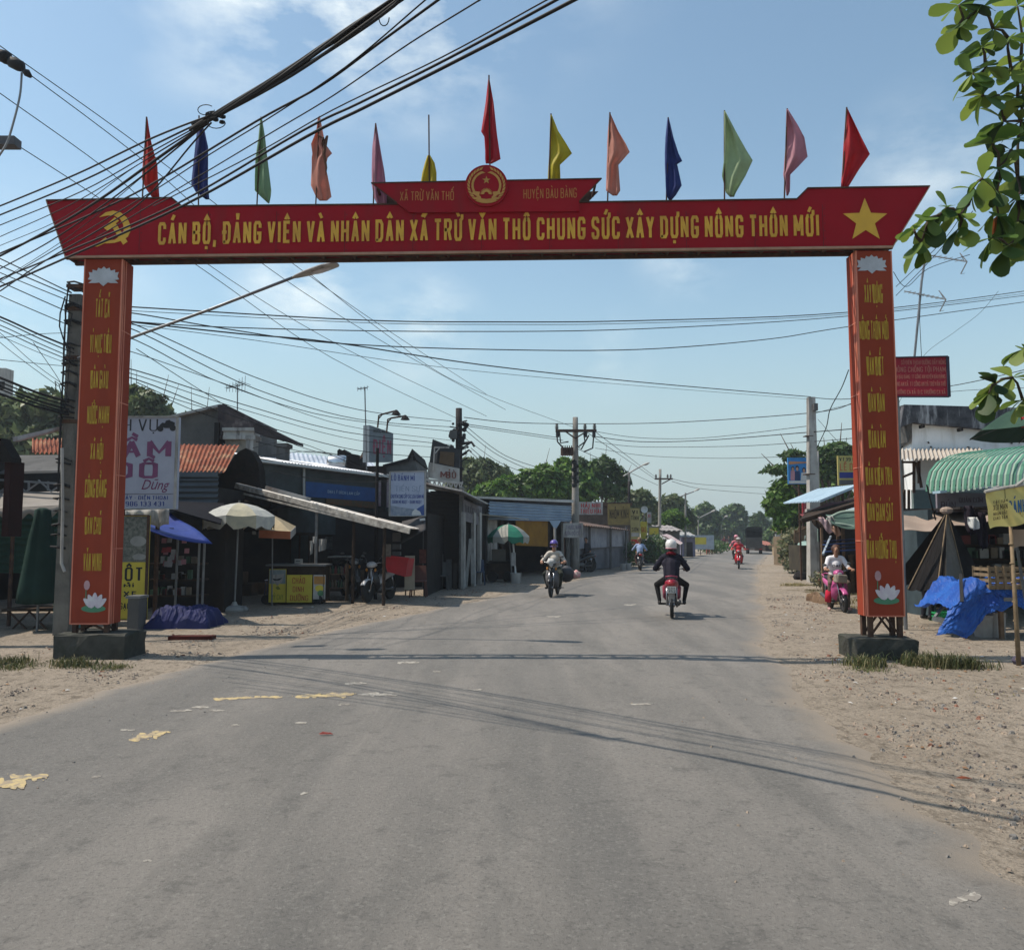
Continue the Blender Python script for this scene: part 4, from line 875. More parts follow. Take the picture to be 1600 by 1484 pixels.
# insulators at the top left corner
t = thing('strain_insulator', 'black strain insulator with a hanging jumper at the top left corner', 'insulator', W(20, 100, 12))
mb = MB(); mb.tube([W(-20, 82, 12), W(5, 88, 12), W(12, 92, 12)], .1, 8); mb.tube([W(14, 92, 12), W(18, 97, 12), W(32, 104, 12), W(36, 110, 12)], [.04, .09, .09, .04], 8); mb.tube([W(36, 110, 12), W(42, 114, 12), W(48, 120, 12)], [.03, .06, .03], 8); mb.build('insulator_body', m_cable, t, smooth=True)
mb = MB(); mb.tube(smooth_path([W(34, 114, 12), W(31, 150, 12), W(20, 195, 12), (W(10, 225, 12)), W(-6, 250, 12)]), .016, 6); mb.build('jumper', m_steel, t)
mb = MB(); pxbox(mb, -20, 22, 212, 225, 12.3, .2); one(mb, 'line_clamp', mat('clamp grey', (.09, .09, .1), .6), 'dark grey clamp block on the wire at the left edge', 'clamp')
gD = 'wires gathering on the left pole'; lD = 'thin black wire running from the left edge up to the top of the left pole'
for y0, y1, r in ((404, 458, .01), (415, 463, .01), (426, 472, .008), (440, 490, .009), (462, 510, .008)): wire([(-80, y0-38, 13.0), (0, y0, 13.1), (112, y1, 13.4)], lD, gD, r)
lE = 'black wire sloping from the left edge to the middle of the left pole'
for y0, y1, r in ((495, 545, .016), (500, 552, .01), (508, 560, .008), (515, 566, .008), (525, 572, .005)): wire([(-80, y0-30, 12.9), (0, y0, 13), (60, (y0+y1)/2+2, 13.2), (116, y1, 13.4)], lE, gD+' middle', r)
lF = 'heavy black cable sagging from the left edge low onto the left pole'
for y0, y1, r in ((590, 628, .022), (597, 634, .012), (603, 640, .016), (608, 645, .012), (615, 648, .02)): wire([(-80, y0-30, 12.9), (0, y0, 13), (55, (y0+y1)/2+3, 13.2), (108, y1, 13.4)], lF, gD+' low', r)
for q in (([(-40, 490, 12.8), (0, 520, 12.9), (50, 565, 13.1), (95, 598, 13.4)]), ([(-40, 500, 12.8), (0, 535, 12.9), (45, 570, 13.1), (92, 604, 13.4)]), ([(-20, 560, 11), (60, 568, 12.2), (112, 573, 13.4)]), ([(-20, 530, 11), (60, 522, 12.2), (112, 520, 13.4)]), ([(52, 535, 12), (90, 590, 13.2), (108, 625, 13.4)])): wire(q, 'thin loose wire crossing between the left edge and the left pole', gD+' loose', .005)
gE = 'wires crossing the road behind the arch'
for q, l, r in (([(118, 474, 13.6), (212, 480, 13.8), (560, 500, 15), (760, 503, 16), (1000, 501, 17.5), (1325, 488, 21), (1600, 455, 26), (1750, 430, 29)], 'topmost long wire crossing behind the arch from pillar to pillar', .012),
 ([(118, 480, 13.6), (212, 486, 13.8), (560, 504, 15), (760, 507, 16), (1000, 505, 17.5), (1325, 491, 21), (1600, 459, 26), (1750, 440, 29)], 'second long wire running just below the topmost one', .006),
 ([(118, 490, 13.6), (213, 503, 13.8), (400, 513, 14.5), (700, 518, 16), (1000, 514, 17.8), (1325, 494, 21), (1600, 462, 26)], 'third long wire crossing behind the arch', .01),
 ([(118, 480, 13.6), (212, 490, 13.8), (360, 515, 14.3), (520, 536, 15), (760, 546, 16.5), (1000, 546, 18), (1200, 530, 20), (1328, 510, 21.5), (1600, 472, 26)], 'sagging long wire that dips lowest over the road centre', .011),
 ([(118, 492, 13.6), (213, 504, 13.8), (380, 522, 15), (520, 535, 16), (760, 571, 19), (1000, 597, 24), (1267, 620, 29)], 'wire sloping from the left pillar to the top of the right pole', .014),
 ([(118, 495, 13.6), (213, 508, 13.8), (400, 532, 15), (700, 575, 19), (1000, 603, 24), (1267, 624, 29)], 'thin companion of the wire sloping to the right pole', .006),
 ([(1267, 621, 29), (1330, 623, 29), (1480, 604, 26), (1600, 578, 24), (1750, 540, 22)], 'wire leaving the right pole towards the right edge', .013),
 ([(1272, 646, 29), (1340, 630, 28), (1484, 612, 26), (1600, 606, 24)], 'thin lower wire leaving the right pole towards the right edge', .008)): wire(q, l, gE, r)
gF = 'wires from the left pole to the dark pole'; lG = 'long wire sloping from the left pillar down to the dark pole on the left row'
for q, r in (([(118, 482, 13.6), (213, 508, 14.5), (400, 590, 19), (560, 640, 24), (705, 658, 30)], .011), ([(118, 490, 13.6), (213, 517, 14.5), (400, 608, 19), (560, 655, 24), (705, 667, 30)], .011), ([(118, 505, 13.6), (213, 532, 14.5), (350, 600, 18), (520, 652, 23), (705, 674, 30)], .01), ([(118, 525, 13.6), (213, 552, 14.5), (352, 600, 18), (540, 665, 24), (705, 688, 30)], .008), ([(118, 560, 13.6), (213, 579, 14.5), (380, 632, 19), (540, 675, 24), (705, 695, 30)], .011), ([(118, 565, 13.6), (213, 586, 14.5), (380, 640, 19), (560, 688, 25), (705, 700, 30)], .008), ([(118, 575, 13.6), (213, 593, 14.5), (380, 655, 19), (560, 704, 25), (705, 716, 30)], .011)): wire(q, lG, gF, r)
for q in (([(213, 545, 14.5), (330, 620, 18), (450, 690, 21), (520, 712, 22.5)]), ([(213, 597, 14.5), (270, 622, 16), (330, 640, 18)]), ([(213, 602, 14.5), (300, 640, 17), (345, 655, 18)]), ([(400, 690, 19), (470, 705, 21), (530, 712, 22.5), (610, 745, 24)]), ([(395, 700, 19), (460, 690, 21), (540, 720, 23), (606, 748, 24)]), ([(402, 715, 18.8), (480, 705, 21), (545, 712, 23)])): wire(q, 'thin service wire dropping onto the low roofs at left', 'service wires to the low roofs', .008)
gG = 'wires between the far poles'; lH = 'thin wire strung between poles high over the far street'
for q, r in (([(725, 652, 30), (800, 660, 33), (899, 662, 36), (1050, 660, 33), (1267, 645, 29), (1332, 630, 28)], .016), ([(725, 662, 30), (868, 683, 35.8)], .014), ([(725, 665, 30), (880, 688, 35.8)], .012), ([(930, 682, 36), (1000, 690, 38), (1100, 688, 36), (1267, 675, 29), (1332, 670, 28)], .018), ([(930, 674, 36), (1000, 684, 38), (1100, 684, 36), (1267, 665, 29)], .012), ([(930, 690, 36), (1000, 698, 38), (1150, 697, 34), (1267, 690, 29), (1340, 684, 28)], .012), ([(930, 700, 36), (1010, 712, 38), (1130, 716, 34), (1267, 712, 29)], .01), ([(932, 676, 36), (1025, 746, 62)], .014), ([(918, 676, 36), (1023, 748, 62)], .014), ([(900, 700, 36), (1028, 758, 62)], .014), ([(1050, 748, 62), (1100, 757, 75), (1200, 762, 90)], .02), ([(1050, 752, 62), (1100, 764, 75), (1200, 772, 90)], .02), ([(736, 700, 29.6), (790, 745, 32), (840, 778, 33)], .012), ([(735, 706, 29.6), (780, 745, 32), (820, 776, 33)], .012), ([(727, 665, 30), (790, 712, 32), (868, 738, 34), (899, 745, 35)], .012), ([(727, 672, 30), (780, 712, 32), (850, 742, 34), (897, 752, 35)], .012), ([(727, 685, 30), (780, 722, 32), (830, 742, 34)], .01)): wire(q, lH, gG, r)
wire([(1278, 655, 28.8), (1310, 690, 27), (1335, 705, 26.5)], 'thin wire slanting down behind the right pillar from the right pole', gE, .008)
wire([(1276, 700, 28.8), (1291, 668, 27), (1297, 640, 26), (1315, 606, 25), (1326, 578, 24)], 'slack twisted wire hanging left of the right pillar', gE, .016)
wire([(1400, 640, 18), (1440, 560, 18), (1490, 520, 18), (1530, 490, 18), (1560, 455, 18)], 'faint slack wire to the right of the red notice board', gE, .004)
# ------------------------------------------------------------------ left street row
m_fab = mat('grey beige canvas', (.33, .3, .27), .9, (.24, .22, .2), 2, .1, 8, trans=.1)
m_gshut = mat('green corrugated fence', (.04, .12, .09), .6, (.03, .085, .07), 1.5)
m_tile = MATS['rust roof']
m_int = mat('stall interior', (.03, .026, .024), .9, (.018, .016, .016), 2)  # near-black walls: the inner shade of the shops is put into the colour
def building(name, label, loc, group=None, cat='building'): return thing(name, label, cat, loc, group)
def pbox(name, mt, par, x0, x1, y0, y1, Y, dep):
    mb = MB(); pxbox(mb, x0, x1, y0, y1, Y, dep); return mb.build(name, mt, par)
def wpoly(name, mt, par, pts, Y, th, smooth=False):
    mb = MB(); mb.prism([W(x, y, Y) for x, y in pts], (0, th, 0)); return mb.build(name, mt, par)
def gpt(px, Y): p = W(px, 800, Y); return V((p.x, Y, 0))
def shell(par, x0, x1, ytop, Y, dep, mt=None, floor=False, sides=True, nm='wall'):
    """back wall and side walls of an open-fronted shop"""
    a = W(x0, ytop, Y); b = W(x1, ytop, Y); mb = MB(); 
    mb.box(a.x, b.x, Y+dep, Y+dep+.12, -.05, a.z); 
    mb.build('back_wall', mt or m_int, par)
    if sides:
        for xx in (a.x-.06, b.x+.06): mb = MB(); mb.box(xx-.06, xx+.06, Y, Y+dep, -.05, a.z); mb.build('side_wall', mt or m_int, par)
# far-left eatery -------------------------------------------------
t = building('eatery', 'low eatery with green corrugated front and canvas awning left of the left pillar', gpt(40, 16), cat='building')
mb = MB(); mb.corr(W(-140, 890, 16.2), W(112, 890, 16.2)-W(-140, 890, 16.2), V((0, 0, 1.75)), 1, 0); 
mb = MB(); a = W(-140, 895, 16.2); mb.corr(a, V((0, 0, 1.5)), V((W(112, 895, 16.2).x-a.x, 0, 0)), 12, .018); mb.build('corrugated_front', m_gshut, t)
shell(t, -150, 112, 700, 17.5, 4)
mb = MB(); p0 = W(-150, 745, 16.0); mb.prism([W(-150, 716, 17.6), W(104, 714, 17.6), W(106, 738, 16.2), W(-150, 745, 16.2)], (0, .02, .05)); mb.build('asbestos_roof', m_grey, t)
mb = MB(); q0 = W(45, 712, 17.9); mb.corr(W(50, 708, 18.0), W(106, 708, 18)-W(50, 708, 18.0), W(50, 686, 19.5)-W(50, 708, 18.0), 8, .03); mb.build('tile_roof', m_tile, t)
mb = MB(); 
for x in (15, 45, 75, 100): mb.bar(W(x, 752, 15.6), W(x, 766, 15.6), .03)
mb.bar(W(-60, 746, 15.6), W(102, 756, 15.6), .04); mb.bar(W(-60, 764, 15.6), W(102, 772, 15.6), .04)
for x in (-20, 20, 60): mb.bar(W(x, 750, 15.6), W(x+20, 768, 15.6), .025); mb.bar(W(x+40, 754, 15.6), W(x+20, 768, 15.6), .025)
mb.build('roof_truss', m_steel, t)
mb = MB(); A, B = W(-60, 772, 15.6), W(102, 768, 15.9); C, D = W(104, 789, 14.9), W(-60, 800, 14.7)
mb.grid(lambda u, v: (A.lerp(B, u)).lerp(D.lerp(C, u), v)+V((0, 0, -.07*math.sin(v*math.pi)*(1+.3*math.sin(u*9)))), 24, 6); 
def val(u, v):
    p = D.lerp(C, u); return p+V((0, 0, -v*(.16+.05*math.cos(u*44))))
mb.grid(val, 60, 2); o = mb.build('canvas_awning', m_fab, t, smooth=True); sm = o.modifiers.new('thickness', 'SOLIDIFY'); sm.thickness = .01
mb = MB()
for x in (-30, 22, 100): mb.bar(W(x, 795, 14.9), (W(x, 795, 14.9).x, 14.9, 0), .05)
mb.build('awning_post', m_rusty, t)
mb = MB(); mb.prism([W(20, 683, 17.8), W(104, 664, 19.5), W(104, 668, 19.5), W(20, 690, 17.8)], (0, .2, .02)); mb.build('roof_edge', m_tin, t)
t = building('house', 'dark eave and wall of the shop cut by the left photo edge', gpt(-120, 12.6))
mb = MB(); b = W(14, 690, 16.5); mb.box(-19, b.x, 13.2, 16.4, -.05, W(0, 690, 13).z); mb.build('wall', m_int, t)
mb = MB(); mb.prism([W(-560, 660, 12.2), W(0, 684, 12.2), W(18, 715, 12.2), W(18, 722, 12.2), W(-560, 690, 12.2)], (0, .25, 0)); mb.build('roof', m_dark, t)
mb = MB(); pxbox(mb, 2, 17, 720, 838, 12.3, .35); mb.build('rolled_blind', mat('dark red blind', (.025, .01, .01), .8), t)
t = building('apartment_house', 'narrow pale building with windows cut off at the left edge', gpt(-30, 48))
pbox('wall', m_dwhite, t, -120, 9, 575, 800, 48, .8)
for k in range(5): pbox('window', m_int, t, -4, 7, 596+k*20, 608+k*20, 47.96, .1)
# folded umbrella, box, table
def lumpy(mb, prof, c, n=20, amp=.15, seed=0, m=0):
    rr = random.Random(seed); ph = rr.random()*6; vs = []; c = V(c)
    for k, (r, h) in enumerate(prof):
        for j in range(n):
            a = 2*math.pi*j/n; q = r*(1+amp*math.sin(a*5+ph)+amp*.6*math.sin(a*9+ph*2+k*.3)); vs.append(c+V((q*math.cos(a), q*math.sin(a), h)))
    k = len(prof); mb.add(vs, [(i*n+j, i*n+(j+1) % n, (i+1)*n+(j+1) % n, (i+1)*n+j) for i in range(k-1) for j in range(n)]+[list(range(n-1, -1, -1)), [(k-1)*n+j for j in range(n)]], m)
t = thing('folded_umbrella', 'tall dark green market umbrella folded shut left of the left pillar', 'umbrella', gpt(66, 14.1))
b = gpt(66, 14.1); zt = W(66, 797, 14.1).z; mb = MB(); lumpy(mb, [(.05, zt+.04), (.12, zt), (.14, zt-.2), (.2, zt-.5), (.27, zt-1.0), (.33, zt-1.4), (.36, zt-1.6), (.2, zt-1.63)], b, 30, .1); mb.build('folded_canopy', mat('dark green canvas', (.012, .035, .028), .85), t, smooth=True)
mb = MB(); mb.tube([b, b+V((0, 0, zt-1.5))], .022, 8); mb.build('pole', m_steel, t)
t = thing('cool_box', 'pale teal box on the ground beside the folded umbrella', 'box', gpt(95, 14.2))
pbox('box_body', mat('teal plastic', (.1, .28, .27), .6), t, 82, 113, 938, 984, 14.1, .5); pbox('box_lid', mat('teal lid', (.13, .33, .32), .6), t, 80, 115, 930, 938, 14.08, .55)
t = thing('folding_table', 'low folding table with crossed legs in the eatery shade', 'table', gpt(45, 14.6))
pbox('table_top', m_brown, t, 2, 84, 951, 955, 14.3, .7)
for x0, x1 in ((14, 46), (46, 78)):
    mb = MB(); mb.bar(W(x0, 955, 14.4), W(x1, 988, 14.4), .025); mb.build('leg', m_rusty, t); mb = MB(); mb.bar(W(x1, 955, 14.5), W(x0, 988, 14.5), .025); mb.build('leg', m_rusty, t)

# pawn shop sign and yellow vertical sign
t, p, Q = sign('shop_sign', 'tall white service sign with a motorbike picture and pink letters right of the left pillar', 'shop sign', 134, 273, 651, 795, 15.3, mat('sign white', (.36, .38, .46), .6, (.3, .32, .4), 2), .14, Y2=15.2, frame=m_dwhite, posts=(150, 240))
txt(p, m_blk, Q, [("DỊCH VỤ", .08, .78, .84, .97)], bold=.2)
txt(p, mat('mauve print dark', (.2, .06, .15), .6), Q, [("CẦM", .1, .94, .56, .73), ("ĐỒ", .3, .8, .33, .5)], bold=.42)
font_text('lettering', "Dũng", mat('maroon print', (.16, .02, .09), .6), p, Q[0].lerp(Q[1], .62)+V((0, 0, .31)), Q[1]-Q[0], V((0, 0, 1)), .55, .26, .4)
txt(p, m_blup, Q, [("XE MÁY - ĐIỆN THOẠI", .3, .92, .1, .14), ("0986 133 431", .4, .88, .03, .08)], bold=.3)
mb = MB(); a, b, c, d = Q
def sp_(u, v, e=0): return a+(b-a)*u+(d-a)*v+V((0, -.004-e, 0))
for cu, cv in ((.81, .865), (.95, .87)): mb.prism([sp_(cu+.035*math.cos(q), cv+.033*math.sin(q)) for q in [2*math.pi*i/14 for i in range(14)]], (0, -.003, 0))
mb.prism([sp_(u, v, .001) for u, v in ((.8, .9), (.83, .93), (.86, .925), (.87, .95), (.91, .96), (.92, .95), (.97, .93), (.97, .9), (.91, .87), (.86, .87))], (0, -.003, 0)); mb.build('motorbike_picture', m_blk, p)
mb = MB(); mb.prism([sp_(u, v) for u, v in rect(.02, .98, .155, .165)], (0, -.002, 0)); mb.prism([sp_(u, v) for u, v in rect(.4, .41, .17, .98)], (0, -.001, 0)); mb.build('seam', mat('seam', (.2, .2, .26), .7), p)
t, p, Q = sign('vertical_sign', 'narrow yellow sign with a dark photo on top peeping out right of the left pillar', 'shop sign', 176, 227, 805, 968, 14.9, m_yell, .08, frame=m_rusty)
patch(p, [mat('food photo dark', (.06, .07, .06), .6, (.2, .2, .17), 14), mat('photo pale', (.3, .3, .28), .6)], Q, [(rect(.02, .98, .55, .99), 0), (oval(.75, .6, .22, .03), 1), (oval(.7, .75, .25, .05), 1)])
txt(p, m_blk, Q, [("BỘT", .0, .88, .37, .5), ("MÌ", .3, .62, .31, .34), ("XE", .3, .72, .22, .27), ("GẠO LÀNI", .2, .94, .1, .16)], bold=.4)
t = thing('cloth_valance', 'white scalloped canvas valance hanging under the tall service sign', 'awning', W(230, 830, 15.1))
mb = MB(); a = W(196, 797, 15.1); b = W(264, 795, 15.05); mb.grid(lambda u, v: a.lerp(b, u)+V((0, .02*math.sin(u*20), -v*(.3+.1*(abs(math.sin(u*math.pi*2.6))**.5*-1+.9)))), 50, 4); o = mb.build('valance_cloth', m_dwhite, t, smooth=True); sm = o.modifiers.new('thickness', 'SOLIDIFY'); sm.thickness = .008
t = thing('pedestal_bin', 'grey white pedestal beside the foot of the yellow vertical sign', 'stand', gpt(212, 14.2)); pbox('pedestal_body', m_grey, t, 198, 217, 935, 990, 14.2, .3)
pbox('pedestal_top', m_steel, t, 196, 219, 931, 935, 14.18, .34)

# snack stall with the blue awning
t = building('snack_stall', 'dark snack stall with a blue tarp awning and hanging packets', gpt(275, 15.8), cat='stall')
mb = MB(); A, B, C, D = W(200, 800, 17), W(262, 797, 17.2), W(332, 848, 15.3), W(228, 826, 15.0)
mb.grid(lambda u, v: A.lerp(B, u).lerp(D.lerp(C, u), v)+V((0, 0, -.06*math.sin(u*math.pi)-.03*math.sin(v*7))), 12, 8); o = mb.build('blue_awning', m_blue, t, smooth=True); sm = o.modifiers.new('thickness', 'SOLIDIFY'); sm.thickness = .01
shell(t, 204, 345, 800, 17.6, 1.2)
mb = MB(); A, B, C, D = W(232, 783, 18.6), W(350, 788, 18.4), W(345, 820, 16.9), W(262, 796, 16.6); mb.grid(lambda u, v: A.lerp(B, u).lerp(D.lerp(C, u), v), 4, 4); o = mb.build('dark_tarp_roof', mat('dark tarp', (.008, .008, .012), .9), t); sm = o.modifiers.new('thickness', 'SOLIDIFY'); sm.thickness = .03
for x in (278, 312, 320): mb = MB(); mb.bar(W(x, 842, 15.9), gpt(x, 15.9), .035); mb.build('post', m_steel, t)
mb = MB(); rr = random.Random(4)
for k in range(22):
    c = W(rr.uniform(256, 292), rr.uniform(828, 885), 15.8+.2*rr.random()); mb = MB(); mb.obox(c, V((.04, .01, 0)), V((0, .01, 0)), V((.01*rr.random(), 0, .05))); mb.build('hanging_packet', rr.choice([mat('packet red', (.2, .02, .03), .4), mat('packet pink', (.3, .13, .16), .4), mat('packet silver', (.25, .25, .27), .35), mat('packet maroon', (.1, .02, .03), .4)]), t)
for yy in (880, 905, 930): pbox('shelf', m_brown, t, 232, 312, yy, yy+2.5, 16.2, .5)
mb = MB(); rr = random.Random(8)
for k in range(30):
    yy = rr.choice((880, 905, 930)); x = rr.uniform(234, 308); c = W(x, yy, 16.3); h = .1+.1*rr.random(); mb = MB(); mb.box(c.x-.04, c.x+.04, 16.3, 16.38, c.z, c.z+h); mb.build('goods', rr.choice([mat('goods tan', (.18, .14, .1), .7), mat('goods green', (.05, .1, .06), .7), mat('goods red', (.16, .03, .03), .7), mat('goods white', (.3, .3, .3), .7)]), t)
def mound(name, label, cat, x0, x1, y0, yb, Y, dep, mt, seed=1, grp=None):
    a = W(x0, yb, Y); b = W(x1, yb, Y); H = W(x0, y0, Y).z-0; mb = MB(); ns = V((seed*3.1, 0, 0))
    def f(u, v):
        e = (max(0, 1-abs(2*u-1)**3)*max(0, 1-abs(2*v-1)**3)); n = noise.noise(V((u*5, v*3, seed)))*.3-abs(noise.noise(V((u*11, v*7, seed+9))))*.22-abs(noise.noise(V((u*26, v*16, seed+5))))*.1
        return V((a.x+(b.x-a.x)*u+.03*math.sin(v*20), Y-.1+dep*v, -.03+H*(min(1, e**.35*1.05)*(.82+n))))
    mb.grid(f, 80, 44); return one(mb, name, mt, label, cat, grp, False)
mound('tarp_heap', 'goods heaped under a blue tarp in front of the snack stall', 'tarp', 224, 326, 940, 982, 14.5, 1.1, mat('shaded blue tarp', (.008, .013, .09), .7, (.005, .009, .06), 4, .3, 8), 2)  # darker copy of the tarp blue, shade on the heap put into the colour
mb = MB(); 
c = G(262, 1000); mb.box(c.x, c.x+.7, c.y, c.y+.2, -.02, .06); one(mb, 'red_plank', mat('dull red', (.09, .02, .015), .8), 'dull red plank on the ground before the blue tarp heap', 'plank')

# gabled house behind, with cornice pieces
t = building('house', 'grey gabled house with a dark parapet block and white cornice pillars', gpt(340, 26))
mb = MB(); mb.prism([W(205, 830, 26), W(205, 668, 26), W(240, 657, 26), W(338, 634, 26), W(360, 637, 26), W(402, 657, 26), W(402, 830, 26)], (0, 2.2, 0)); mb.build('gable_wall', m_grey, t)
mb = MB(); mb.prism([W(200, 668, 25.8), W(200, 664, 25.8), W(344, 631, 25.8), W(344, 635, 25.8)], (0, 2.6, 0)); mb.build('roof_edge', m_tin, t)
mb = MB(); mb.prism([W(340, 633, 25.4), W(350, 631, 25.4), W(402, 657, 25.4), W(402, 676, 25.4), W(350, 672, 25.4), W(341, 690, 25.4)], (0, .6, 0)); mb.build('parapet_block', mat('mouldy render', (.07, .055, .055), .9, (.035, .03, .035), 4, c3=(.16, .14, .14)), t)
mb = MB(); pxbox(mb, 334, 342, 660, 695, 25.3, .4); mb.build('drain_pipe', m_dark, t)
mb = MB()
for y0, y1, e in ((668, 673, 2), (673, 680, 0), (680, 686, 1)): pxbox(mb, 349-e, 397+e, y0, y1, 24.9-.03*e, .6)
mb.build('cornice', m_dwhite, t)
pbox('cornice_wall', mat('cream render', (.28, .26, .22), .9, c3=(.15, .13, .11)), t, 351, 392, 686, 735, 25.0, .3)
for x0, x1, y0 in ((383, 396, 680), (431, 446, 692)):
    mb = MB(); pxbox(mb, x0, x1, y0, 740, 24.4, .5); pxbox(mb, x0-3, x1+3, y0, y0+6, 24.35, .6); mb.build('column', m_dwhite if x0 < 400 else m_grey, t)
mb = MB(); mb.prism([W(396, 664, 24.2), W(405, 661, 24.2), W(462, 689, 24.2), W(462, 693, 24.2), W(430, 684, 24.2), W(398, 676, 24.2)], (0, .9, 0)); mb.build('canopy_roof', mat('dark canopy', (.05, .04, .04), .8), t)
# rust roofed shed with dark round gable
t = building('shed', 'rust red tiled shed with horizontal grey cladding and a dark rounded gable', gpt(330, 19))
mb = MB(); A = W(180, 736, 19.0); B = W(352, 737, 19.0); n = 46
C = W(180, 692, 21.4); D = W(374, 696, 21.4)
def rf(u, v):
    p = A.lerp(B, u).lerp(C.lerp(D, u), v); return p+V((0, 0, .025*math.sin(u*60*2*math.pi/2.2)+.02*((v*9) % 1)+.02*noise.noise(p*3)))
mb.grid(rf, 160, 36); mb.build('tile_roof', m_tile, t)
mb = MB(); a = W(180, 800, 19.05); mb.corr(a, V((0, 0, W(180, 739, 19.05).z-a.z)), V((W(340, 800, 19.05).x-a.x, 0, 0)), 7, .03); pxbox(mb, 180, 340, 738, 745, 19.0, .05); mb.build('cladding', m_shut, t)
pts = [(338, 830), (338, 742), (352, 737), (358, 725), (366, 712), (375, 704), (384, 700), (392, 704), (397, 712), (402, 722), (405, 735), (406, 752), (410, 770), (425, 790), (425, 830)]
wpoly('gable', mat('dark thatch', (.022, .016, .013), .95, (.012, .01, .009), 6), t, pts, 21.6, .5)
mb = MB(); a = W(180, 800, 19.2); mb.box(a.x, W(338, 800, 19.2).x, 19.2, 21.2, -.05, a.z+.6); mb.build('wall', m_int, t)
# long low building with blue banner, receding along the road
PA, PB = (405, 22.4), (640, 28.6)
def fac(px, py, A=PA, B=PB, off=0.0):
    """pixel -> point on the facade plane through ground points A, B given as (column, depth)"""
    a = gpt(*A); b = gpt(*B); d = (b-a).normalized(); n = V((d.y, -d.x, 0)); o = V((0, 0, EYE)); r = raydir(px, py); tt = (a+n*off-o).dot(n)/r.dot(n); return o+r*tt
def fslab(name, mt, par, pts, th=.08, off=0.0, A=PA, B=PB):
    a = gpt(*A); b = gpt(*B); d = (b-a).normalized(); n = V((-d.y, d.x, 0)); mb = MB(); mb.prism([fac(x, y, A, B, off) for x, y in pts], n*th); return mb.build(name, mt, par)
t = building('shop_row', 'long low shop with shiny tin roof and a blue banner over the white edged awning', gpt(520, 22))
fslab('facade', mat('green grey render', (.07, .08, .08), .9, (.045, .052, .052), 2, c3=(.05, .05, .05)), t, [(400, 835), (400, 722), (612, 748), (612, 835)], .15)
fslab('roof_fascia', m_white, t, [(395, 720), (395, 716.5), (614, 743), (614, 747)], .3, .25)
nrm = (gpt(*PB)-gpt(*PA)).normalized(); nrm = V((-nrm.y, nrm.x, 0))
mb = MB(); a = fac(440, 721.6, off=.25); b = fac(614, 743, off=.25); mb.corr(a, b-a, nrm*2.4+V((0, 0, .42)), 40, .02); mb.build('tin_roof', mat('shiny tin', (.62, .64, .68), .35, (.4, .42, .46), 1.3, metal=.5), t)
bn = fslab('banner', mat('banner blue', (.015, .07, .22), .6, (.01, .05, .17), 3), t, [(478, 776), (478, 752), (590, 763), (590, 784)], .02, .06)
mb = MB(); a = fac(512, 770, off=.066); b = fac(562, 774, off=.066); letters(mb, "ĐẠI LÝ BÍCH LAM CẤP", a, b-a, (0, 0, 1), (b-a).length, .09, .3); mb.build('lettering', mat('pale print', (.4, .5, .6), .6), bn)
fslab('banner', mat('brown print banner', (.14, .05, .02), .7, (.05, .06, .03), 9), t, [(510, 787), (510, 777), (590, 785), (590, 795)], .02, .05)
fslab('partition', m_dwhite, t, [(474, 790), (474, 726), (477, 726), (477, 790)], .03, .08)
fslab('poster', mat('mauve poster', (.22, .14, .17), .8, (.32, .28, .29), 5), t, [(590, 790), (588, 752), (609, 748), (609, 793)], .02, .1)
mb = MB(); a = W(400, 800, 25.4); b = W(640, 800, 31); wallslab(mb, (a.x, 25.4), (b.x, 31), -.05, 3.3, .1); mb.build('back_wall', m_int, t)
t = thing('wooden_post', 'thin dark post sticking up in front of the long shop roof', 'post', gpt(589, 21)); mb = MB(); mb.tube([gpt(588, 21.2), W(590, 700, 21.2)], [.05, .04], 8); mb.build('post_shaft', m_dark, t)
t = building('back_roof', 'silvery sheet roof seen between the cornice columns', gpt(480, 27)); mb = MB(); A = W(395, 724, 26.6); mb.corr(A, W(600, 746, 28)-A, W(396, 700, 29.5)-A, 26, .03); mb.build('tin_roof', MATS['shiny tin'], t); mb = MB(); mb.box(A.x, W(600, 746, 26.6).x, 27, 27.2, -.05, A.z-.05); mb.build('wall', m_int, t)
# things on the roofs
t = thing('chimney_block', 'dark brick chimney block on the long shop roof', 'chimney', W(545, 740, 27.6)); mb = MB(); mb.prism([W(x, y, 27.6) for x, y in ((527, 735), (527, 704), (530, 701), (533, 705), (538, 702), (540, 707), (561, 711), (564, 716), (564, 738))], (0, 1.2, 0)); mb.build('chimney_wall', m_dark, t)
t = thing('water_tank', 'shiny steel water tank lying on the long shop roof', 'water tank', W(528, 728, 27.0)); mb = MB(); a = W(512, 724, 27.0); mb.lathe([(.1, 0), (.25, .02), (.28, .1), (.28, .55), (.25, .62), (.1, .64)], a, 16, 'x'); mb.build('tank_body', mat('stainless', (.7, .7, .7), .25, metal=.9), t, smooth=True)
t = building('roof_house', 'small grey roof with a pointed dark gable behind the bakery sign', gpt(640, 29))
mb = MB(); mb.prism([W(x, y, 29) for x, y in ((600, 900), (600, 728), (636, 718), (644, 703), (648, 717), (652, 733), (652, 900))], (0, 4, 0)); mb.build('gable_wall', m_grey, t)
mb = MB(); mb.prism([W(598, 730, 28.9), W(598, 726, 28.9), W(636, 716, 28.9), W(644, 701, 28.9), W(650, 718, 28.9), W(646, 719, 28.9), W(644, 708, 28.9), W(638, 720, 28.9)], (0, 4.3, 0)); mb.build('roof', m_dark, t)
